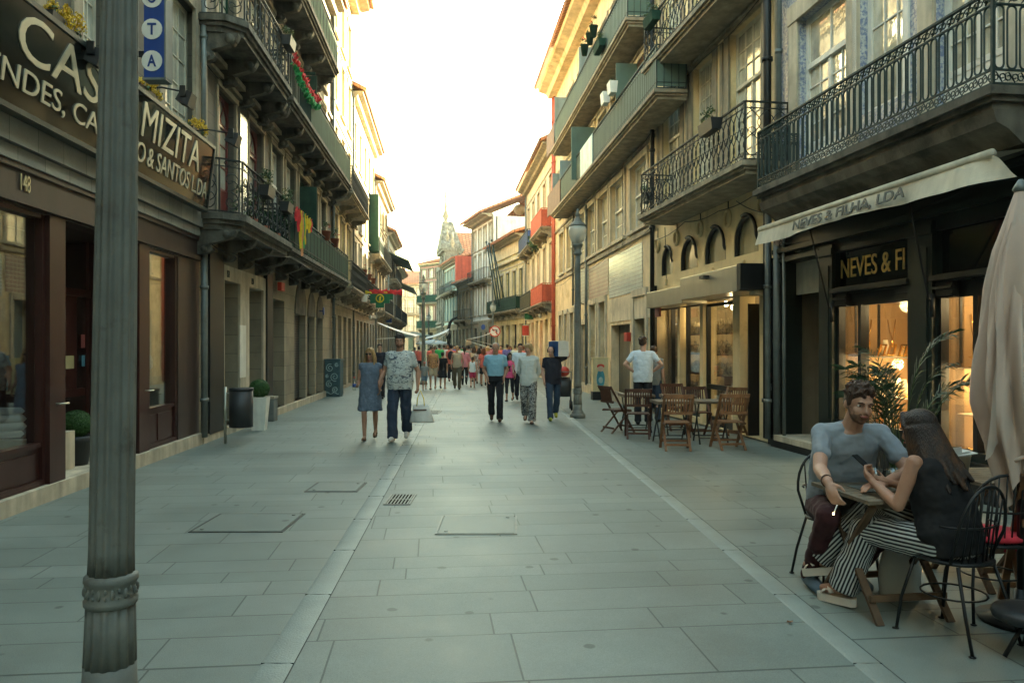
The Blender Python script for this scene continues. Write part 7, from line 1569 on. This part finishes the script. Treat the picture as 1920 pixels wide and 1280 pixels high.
def spotmat(name, base, ink, sc=14, th=.5, sc2=1.0, stretch=(1, 1, 2.2)):
    m = mat(name, base, .9, .06, 4, .4, 8, streak=0); t = m.node_tree; N = t.nodes; L = t.links; b = N['Principled BSDF']
    tc = N.new('ShaderNodeTexCoord'); mp = N.new('ShaderNodeMapping'); mp.inputs['Scale'].default_value = stretch; L.new(tc.outputs['Object'], mp.inputs[0]); n = N.new('ShaderNodeTexNoise'); n.inputs['Scale'].default_value = sc; n.inputs['Detail'].default_value = 3; n.inputs['Distortion'].default_value = 1.5; L.new(mp.outputs[0], n.inputs['Vector'])
    r_ = N.new('ShaderNodeMapRange'); r_.inputs[1].default_value = th; r_.inputs[2].default_value = th+.03; L.new(n.outputs['Fac'], r_.inputs[0]); mx = N.new('ShaderNodeMix'); mx.data_type = 'RGBA'; L.new(r_.outputs[0], mx.inputs[0]); mx.inputs[6].default_value = (*base, 1); mx.inputs[7].default_value = (*ink, 1)
    L.new(mx.outputs[2], b.inputs['Base Color']); M[name] = m; return name
spotmat('print_shirt', (.46, .49, .47), (.07, .09, .12), 13, .565); spotmat('leopard_trousers', (.30, .30, .28), (.03, .03, .035), 24, .5, stretch=(1, 1, 1)); spotmat('floral', (.50, .27, .12), (.14, .07, .04), 16, .52); spotmat('check_dress', (.50, .44, .42), (.04, .03, .03), 20, .52)
m = mat('striped_cotton', (.6, .6, .6), .85, .05, 4, .4, 6, streak=0); t_ = m.node_tree; N = t_.nodes; L = t_.links; a_ = N.new('ShaderNodeAttribute'); a_.attribute_name = 'stripe'
mu = N.new('ShaderNodeMath'); mu.operation = 'MULTIPLY'; mu.inputs[1].default_value = 2*pi*26; L.new(a_.outputs['Fac'], mu.inputs[0]); sn = N.new('ShaderNodeMath'); sn.operation = 'SINE'; L.new(mu.outputs[0], sn.inputs[0])
r_ = N.new('ShaderNodeMapRange'); r_.inputs[1].default_value = -.05; r_.inputs[2].default_value = .25; L.new(sn.outputs[0], r_.inputs[0]); mx = N.new('ShaderNodeMix'); mx.data_type = 'RGBA'; L.new(r_.outputs[0], mx.inputs[0]); mx.inputs[6].default_value = (.014, .015, .018, 1); mx.inputs[7].default_value = (.50, .52, .50, 1); L.new(mx.outputs[2], N['Principled BSDF'].inputs['Base Color']); M['striped_cotton'] = m

# ------------------------------------------------------------ seated man
man = person('bearded young man in a grey t-shirt leaning on the table with a cigarette', MO, 0, 1.09, dict(sw=.17, pel=(0, .02, .52), chest=(-.01, -.10, .83), neck=(-.01, -.22, 1.03), head=(.0, -.30, 1.178), hf=(.06, -1, -.22), tilt=(.08, 0, 0), shR=(-.185, -.20, .985), shL=(.18, -.19, .985),
   elR=(-.275, -.40, .80), wrR=(-.315, -.62, .76), hdR=(.05, -.55, -.75), pnR=(.8, .3, -.3), cuR=.65, elL=(.27, -.36, .775), wrL=(.04, -.52, .735), hdL=(-1, -.25, -.05), pnL=(0, 0, -1), cuL=.35, flipL=False,
   knR=(-.23, -.40, .52), anR=(-.20, -.06, .09), knL=(.13, -.42, .50), anL=(.10, -.02, .09)), ('tshirt', 'grey_tee'), ('slim', 'maroon_trousers'), ('short', 'hair_brown'), 'skin', ('shoe', 'denim'), .0065, beard=None or 'stubble' if not M.__setitem__('stubble', mat('dark_stubble', (.15, .075, .045), .8, .3, 60, .2, 120, streak=0)) else None)
text('Hurley //', .17, .045, 'shirt_print', 'tealpr' if 'tealpr' in M else (M.__setitem__('tealpr', mat('teal_print', (.04, .42, .38), .8, .2, 30, 0, streak=0)) or 'tealpr'), man, (-.085, -.262, .865), (R(70), 0, 0), .01, .02)
t = thing('cigarette', 'lit cigarette between the fingers of the seated man', 'cigarette', MO+Vector((-.315*1.1, -.735*1.1, .655*1.1))); MB().tube([(0, 0, 0), (-.03, -.02, -.045)], .004, 8).build('paper', 'fabw', t); MB().tube([(-.03, -.02, -.045), (-.033, -.022, -.05)], .0042, 8).build('ember', 'bulb', t)
MB().tube([(-.315+.032*cos(a), -.60+.012*sin(a), .765+.032*sin(a)) for a in [2*pi*i/16 for i in range(16)]], .005, 6, closed=True).build('bracelet', 'leather', man)
# ------------------------------------------------------------ seated woman
wom = person('long haired woman in black sleeveless top and striped trousers seated with crossed legs', WO, WRZ, 1.05, dict(pel=(0, -.02, .53), chest=(0, -.08, .80), neck=(0, -.15, .985), head=(.01, -.205, 1.10), hf=(.1, -1, -.22), shL=(.155, -.12, .935), shR=(-.155, -.15, .93), hw=.085,
   elL=(.235, -.16, .70), wrL=(.16, -.385, .79), hdL=(-.2, -.8, .5), pnL=(-.6, 0, .6), cuL=.8, elR=(-.21, -.24, .70), wrR=(.0, -.40, .77), hdR=(.7, -.55, .3), pnR=(.2, .1, 1), cuR=.6,
   knL=(.13, -.45, .50), anL=(.15, -.60, .135), toL=(.12, -1, -.06), knR=(.02, -.50, .61), anR=(.10, -.80, .26), toR=(.15, -1, -.30), hairdir=(0, .40, -1)), ('tank', 'black_top'), ('wide', 'striped_cotton'), ('verylong', 'hair_ombre'), 'skin_t', ('platform', 'platformw'), .0065, fem=True, stripes=True)
p = Matrix.Rotation(WRZ, 3, 'Z') @ (Vector((.10, -.47, .86))*1.05); t = tag(MB().bar((-.0, 0, 0), (.02, -.085, .065), .058, .008).build('mobile_phone', 'black'), 'dark mobile phone held by the seated woman', 'phone'); t.location = WO+p; t.rotation_euler = (0, 0, WRZ)
t = thing('tote_bag', 'pale bag standing on the paving under the woman', 'bag', (2.55, 5.05, 0)); MB().loft([((0, 0, 0), .13, .06, (1,0,0), (0,1,0)), ((0, 0, .2), .14, .055, (1,0,0), (0,1,0)), ((.01, 0, .33), .12, .02, (1,0,0), (0,1,0))], 16).build('pouch', 'fabw', t); MB().tube([(-.06, 0, .31), (-.05, -.03, .42), (.05, -.03, .42), (.06, 0, .31)], .007, 6).build('handle', 'zinc', t)

# ------------------------------------------------------------ walkers
def fp(px, py): return gpt(px, py)
def walk(a=.22, side=1, lift=.05):
    """forward is -y; side=+1: left leg forward"""
    f_, b_ = ('L', 'R') if side > 0 else ('R', 'L'); s_ = 1 if side > 0 else -1
    return {'kn'+f_: (s_*.10, -.16*a/.22, .51), 'an'+f_: (s_*.09, -.19*a/.22, .09), 'kn'+b_: (-s_*.095, -.03+a*.25, .505), 'an'+b_: (-s_*.085, a*.95, .09+lift+.05), 'to'+b_: (0, -1, -.45), 'to'+f_: (0, -1, .12), 'el'+f_: (s_*.235, .09, 1.15), 'wr'+f_: (s_*.24, .06, .90), 'el'+b_: (-s_*.235, -.02, 1.14), 'wr'+b_: (-s_*.23, -.14, .93)}
w1_ = person('woman in sunglasses and a blue grey dress walking arm in arm', fp(694, 824), R(4), .93, {**walk(.16, -1), 'elR': (-.21, .0, 1.12), 'wrR': (-.22, -.17, 1.02), 'hdR': (0, -1, .2), 'elL': (.22, .02, 1.12), 'wrL': (.20, -.16, 1.0), 'hf': (-.28, -1, -.03)}, ('dress', 'blue_dress'), (None, ''), ('long', 'hair_blond'), 'skin_t', ('sandal', 'leather'), .0095, fem=True, glasses=True, fat=1.08)
g = fp(694, 824); t = thing('water_bottle', 'small clear water bottle held by the woman in the dress', 'bottle', (g.x-.24, g.y-.2, .86)); MB().lathe([(.03, 0), (.034, .02), (.034, .16), (.014, .2), (.014, .22)], 14).build('bottle', 'gl', t); MB().lathe([(.0345, .06), (.0345, .12)], 14).build('bottle_label', 'blue', t); MB().lathe([(.017, .22), (.017, .24)], 12).build('cap', 'red', t)
m1 = person('tall dark haired man in a white shirt with dark scattered print holding a bag', fp(750, 826), R(-3), 1.065, {**walk(.2, -1, .04), 'elL': (.29, .05, 1.14), 'wrL': (.30, -.03, .89), 'elR': (-.27, .06, 1.15), 'wrR': (-.33, -.06, .96), 'cuL': 1.3, 'hf': (.05, -1, 0)}, ('tshirt', 'print_shirt'), ('wide', 'jeans'), ('short', 'hair_black'), 'skin_t', ('shoe', 'shoe_w'), .0095, fat=1.22, beard='stubble')
g = fp(752, 826); t = thing('shopping_bag', 'white shopping bag with yellow handles carried by the tall man', 'bag', (g.x+.37, g.y-.02, .30), R(5))
MB().loft([((.0, 0, 0), .21, .06, (1,0,0), (0,1,0)), ((0, 0, .03), .215, .07, (1,0,0), (0,1,0)), ((-.01, 0, .22), .16, .045, (1,0,0), (0,1,0)), ((-.02, 0, .31), .135, .012, (1,0,0), (0,1,0))], 20).build('pouch', 'bagw' if 'bagw' in M else (M.__setitem__('bagw', mat('off_white_bag', (.60, .60, .56), .6, .15, 5, .3, 9)) or 'bagw'), t); MB().box(-.15, .08, -.062, -.052, .215, .235).build('strap', 'leather', t)
for y in (-.03, .03): MB().tube([(-.09, y, .29), (-.08, y, .42), (-.03, y, .56), (.03, y, .42), (.04, y, .29)], .008, 6).build('handle', 'yelp', t)
person('man in dark t-shirt glimpsed between the couple and the wall', fp(712, 748), R(10), 1.0, walk(.1, 1), ('tshirt', 'navy_tee'), ('trousers', 'black_trousers'), ('short', 'hair_black'), 'skin', ('shoe', 'black'), .014)
person('grey haired man in light blue polo with hands in pockets', fp(929, 790), R(2), 1.0, {**walk(.20, 1, .03), 'elR': (-.26, .06, 1.14), 'wrR': (-.17, -.09, .97), 'elL': (.26, .06, 1.14), 'wrL': (.18, -.09, .97), 'hf': (-.02, -1, -.25), 'head': (0, -.04, 1.62)}, ('polo', 'polo_blue'), ('trousers', 'black_trousers'), ('receding', 'hair_grey'), 'skin_t', ('shoe', 'leather'), .0095, fat=1.1)
person('fair haired woman in a pale long sleeved top and leopard print trousers', fp(991, 793), R(-6), .985, {**walk(.21, 1, .06), 'elR': (-.22, .10, 1.14), 'wrR': (-.16, .14, .98), 'elL': (.22, .10, 1.14), 'wrL': (.16, .14, .98), 'hf': (-.5, -1, -.05)}, ('long', 'white_top'), ('wide', 'leopard_trousers'), ('fringe', 'hair_sand'), 'skin', ('sandal', 'leather'), .0095, fem=True)
carr = person('man in a navy t-shirt and jeans carrying boxes on his shoulder', fp(1037, 788), R(4), .96, {**walk(.22, -1, .06), 'hf': (-.12, -1, -.25), 'head': (-.06, -.05, 1.61), 'elR': (-.25, -.0, 1.14), 'wrR': (-.22, -.12, .92), 'elL': (.36, -.02, 1.50), 'wrL': (.30, .02, 1.71), 'hdL': (-.9, 0, .3), 'pnL': (0, -1, -.2), 'shL': (.19, 0, 1.43)}, ('tshirt', 'navy_tee'), ('trousers', 'jeans_b'), ('receding', 'hair_black'), 'skin', ('shoe', 'shoe_y'), .0095, fat=1.08)
g = fp(1037, 788); t = thing('carton_boxes', 'stack of blue and white cartons on the shoulder of the man in navy', 'boxes', (g.x+.13, g.y+.06, g.z+1.43), R(32))
MB().box(-.145, .145, -.19, .19, .0, .17).box(-.145, .145, -.19, .19, .172, .34).build('carton', 'fabw', t, bevel=.004); MB().box(-.149, -.1455, -.185, .185, .005, .335).build('blue_side', mat('blue_card', (.03, .09, .24), .6, .1, 4, 0), t); MB().box(-.1, .1, -.15, .15, .34, .352).build('flap', 'white', t)
person('girl in a pink t-shirt with a dark print walking between the adults', fp(956, 752), R(-12), .84, {**walk(.13, -1, .05), 'hf': (.5, -1, .1)}, ('tshirt', 'pink_tee'), ('capri', 'black_trousers'), ('long', 'hair_black'), 'skin_t', ('sandal', 'black'), .012, fem=True)
g = fp(956, 752); t = [o for o in C.objects if o.name.startswith('person')][-1]
mb = MB()
for a in (-38, 0, 38): mb.ell((.055*sin(R(a)), 0, .05*cos(R(a))), (.020, .006, .058), 8, Matrix.Rotation(R(a), 3, 'Y'))
for z_ in (-.035, -.055): mb.box(-.06, .06, -.005, .005, z_, z_+.010)
o = mb.build('shirt_print', 'black', t); o.location = (0, -.148, 1.2); text('adidas', .14, .04, 'shirt_lettering', 'black', t, (-.07, -.153, 1.09), (R(90), 0, 0), .006, .02)
person('man half hidden behind the fair haired woman, with a shoulder bag strap', fp(975, 752), R(8), 1.0, walk(.1, 1), ('tshirt', 'white_tee'), ('trousers', 'navy_tee'), ('short', 'hair_black'), 'skin', ('shoe', 'black'), .014)
# standing man in white and his companion
wt = person('dark haired man in a white t-shirt seen from behind with hands on hips', GP(2.78, 16.3), R(172), 1.06, {'elR': (-.36, .08, 1.20), 'wrR': (-.18, -.02, 1.05), 'hdR': (.8, .0, -.5), 'elL': (.36, .08, 1.20), 'wrL': (.18, .04, 1.05), 'hdL': (-.8, .0, -.5), 'cuR': .3, 'cuL': .3, 'hf': (-.4, -1, 0)}, ('tshirt', 'white_tee'), ('trousers', 'black_trousers'), ('short', 'hair_brown'), 'skin', ('shoe', 'black'), .0095, fat=1.08)
person('person in grey mostly hidden behind the man in the white t-shirt', GP(3.12, 16.9), R(150), .95, {'elL': (.22, -.1, 1.13), 'wrL': (.12, -.28, 1.1)}, ('tshirt', 'greym'), ('trousers', 'jeans_b'), ('short', 'hair_brown'), 'skin', ('shoe', 'black'), .013)
# ------------------------------------------------------------ the crowd farther down
CR = [ # px, foot y, heading, scale, top, bottom, hair, fem, label
 (796, 731, 8, .62, ('tshirt', 'greym'), ('shorts', 'denim'), ('cap', 'coral'), False, 'small child in grey shirt and cap beside the street lamp'),
 (812, 730, 0, .95, ('tank', 'floral'), ('shorts', 'beige'), ('bun', 'hair_brown'), True, 'woman in a tan floral top and shorts beside the child'),
 (830, 729, 175, .82, ('tshirt', 'black_top'), ('skirt', 'black_trousers'), ('short', 'hair_black'), False, 'youngster in black t-shirt and long black shorts seen from behind'),
 (857, 730, 4, .97, ('tank', 'beige'), ('trousers', 'khaki'), ('bun', 'hair_blond'), True, 'woman in beige sleeveless top and khaki trousers'),
 (846, 716, 180, 1.0, ('tshirt', 'coral'), ('trousers', 'navy_tee'), ('short', 'hair_black'), False, 'man in a coral shirt with a dark backpack in the crowd'),
 (871, 722, 180, .95, ('long', 'pinkc'), ('slim', 'black_trousers'), ('tail', 'hair_black'), True, 'woman in a pink top with a long dark ponytail'),
 (886, 727, 180, .72, ('tank', 'white_tee'), ('shorts', 'red_short'), ('tail', 'hair_brown'), True, 'girl in a white vest and dark pink shorts'),
 (889, 716, 178, .95, ('tank', 'beige'), ('shorts', 'beige'), ('long', 'hair_brown'), True, 'brown haired woman in beige in the middle of the crowd'),
 (898, 720, 180, .92, ('dress', 'check_dress'), (None, ''), ('long', 'hair_black'), True, 'dark haired woman in a chequered dress'),
 (907, 724, 182, .92, ('tshirt', 'coral'), ('shorts', 'black_trousers'), ('long', 'hair_red'), True, 'red haired woman in a coral shirt and black shorts'),
 (951, 707, 180, 1.02, ('tshirt', 'purple'), ('trousers', 'jeans_b'), ('short', 'hair_brown'), False, 'man in a violet blue shirt beyond the older man'),
 (966, 709, 180, 1.0, ('tshirt', 'white_top'), ('trousers', 'khaki'), ('short', 'hair_black'), False, 'person in a white shirt with a rucksack by the yellow house'),
 (982, 709, 180, .98, ('tshirt', 'coral'), ('trousers', 'khaki'), ('short', 'hair_red'), False, 'person in coral behind the fair haired woman'),
 (824, 708, 180, 1.02, ('tshirt', 'green_tee'), ('trousers', 'jeans_b'), ('short', 'hair_black'), False, 'man in a bright green shirt in the crowd'),
 (832, 703, 180, 1.02, ('tshirt', 'white_top'), ('trousers', 'khaki'), ('short', 'hair_brown'), False, 'man in white next to the one in green'),
 (879, 706, 180, .98, ('tshirt', 'greym'), ('trousers', 'black_trousers'), ('short', 'hair_black'), False, 'person in grey deep in the crowd'),
 (915, 706, 180, .98, ('tshirt', 'pinkc'), ('shorts', 'denim'), ('long', 'hair_blond'), True, 'fair haired woman in light red to the right of the crowd'),
 (939, 704, 0, 1.0, ('tshirt', 'coral'), ('trousers', 'black_trousers'), ('short', 'hair_brown'), False, 'person in red beyond the older man on the left side'),
]
for px, py, a, sc, tp, bt, hr, fm, lb in CR:
    person(lb, fp(px, py), R(a), sc, walk(random.Random(px).uniform(.1, .2), 1 if px % 2 else -1, .04), tp, bt, hr, 'skin_t' if px % 3 else 'skin', ('shoe', 'black') if px % 2 else ('sandal', 'leather'), .017, fem=fm, group='people strolling farther down the street', face=False)
# rucksack on the man in coral
g = fp(846, 716); t = tag(MB().ell((0, 0, 0), (.15, .10, .22), 12).build('backpack', 'navy_tee'), 'dark backpack on the man in the coral shirt', 'backpack'); t.location = (g.x, g.y-.18, g.z+1.25)
g = fp(857, 730); t = thing('shoulder_bag', 'dark handbag at the side of the woman in beige', 'bag', (g.x-.25, g.y, g.z+.8)); MB().ell((0, 0, 0), (.09, .1, .14), 10).build('pouch', 'black', t); MB().tube([(0, 0, .1), (.1, -.1, .45), (.3, -.02, .62)], .008, 5).build('strap', 'black', t)
# more distant heads, each one its own figure copied from a few builds
far = [o for o in C.objects if o.name.startswith('person') and o.get('group')]
rr = random.Random(21); src = [far[i] for i in (4, 5, 9, 10, 11, 13, 14, 15, 16, 17)]
tops = {}
FARP = [(808, 44), (816, 50), (839, 47), (852, 52), (862, 45), (868, 58), (876, 50), (884, 62), (893, 54), (902, 48), (912, 60), (921, 52), (930, 47), (944, 55), (838, 64), (856, 70), (846, 58), (874, 72), (895, 75), (818, 66), (786, 48), (778, 60), (957, 50)]
wh = ['among the far crowd between the lamp posts', 'in the thick of the far crowd']
colw = {'coral': 'coral', 'pinkc': 'pink', 'purple': 'violet', 'white_top': 'white', 'green_tee': 'green', 'greym': 'grey', 'check_dress': 'chequered dress', 'beige': 'beige', 'black_top': 'black'}
for i, (px, Y) in enumerate(FARP):
    s0 = src[i % len(src)]; X = (px-960)/F*Y; d = dup(s0, (X, Y, gz(Y)), R(rr.choice((180, 180, 170, 5))), 'distant stroller in the dense crowd below the far facades'); d['group'] = 'distant strollers in the dense crowd'; sc = rr.uniform(.92, 1.03); d.scale = (sc,)*3
# ---------------------------------------------------------------- the air of the street
hz = MB().box(-60, 60, -12, 140, -2.2, 26).build('haze', 'fabw'); tag(hz, kind='stuff')
hm = bpy.data.materials.new('street_haze'); hm.use_nodes = True; N = hm.node_tree.nodes; N.remove(N['Principled BSDF']); pv = N.new('ShaderNodeVolumePrincipled')
pv.inputs['Color'].default_value = (.93, .93, .90, 1); pv.inputs['Density'].default_value = .0005; pv.inputs['Anisotropy'].default_value = .3
hm.node_tree.links.new(pv.outputs[0], N['Material Output'].inputs['Volume']); hz.data.materials.clear(); hz.data.materials.append(hm)
bpy.data.scenes.remove(tmpS)
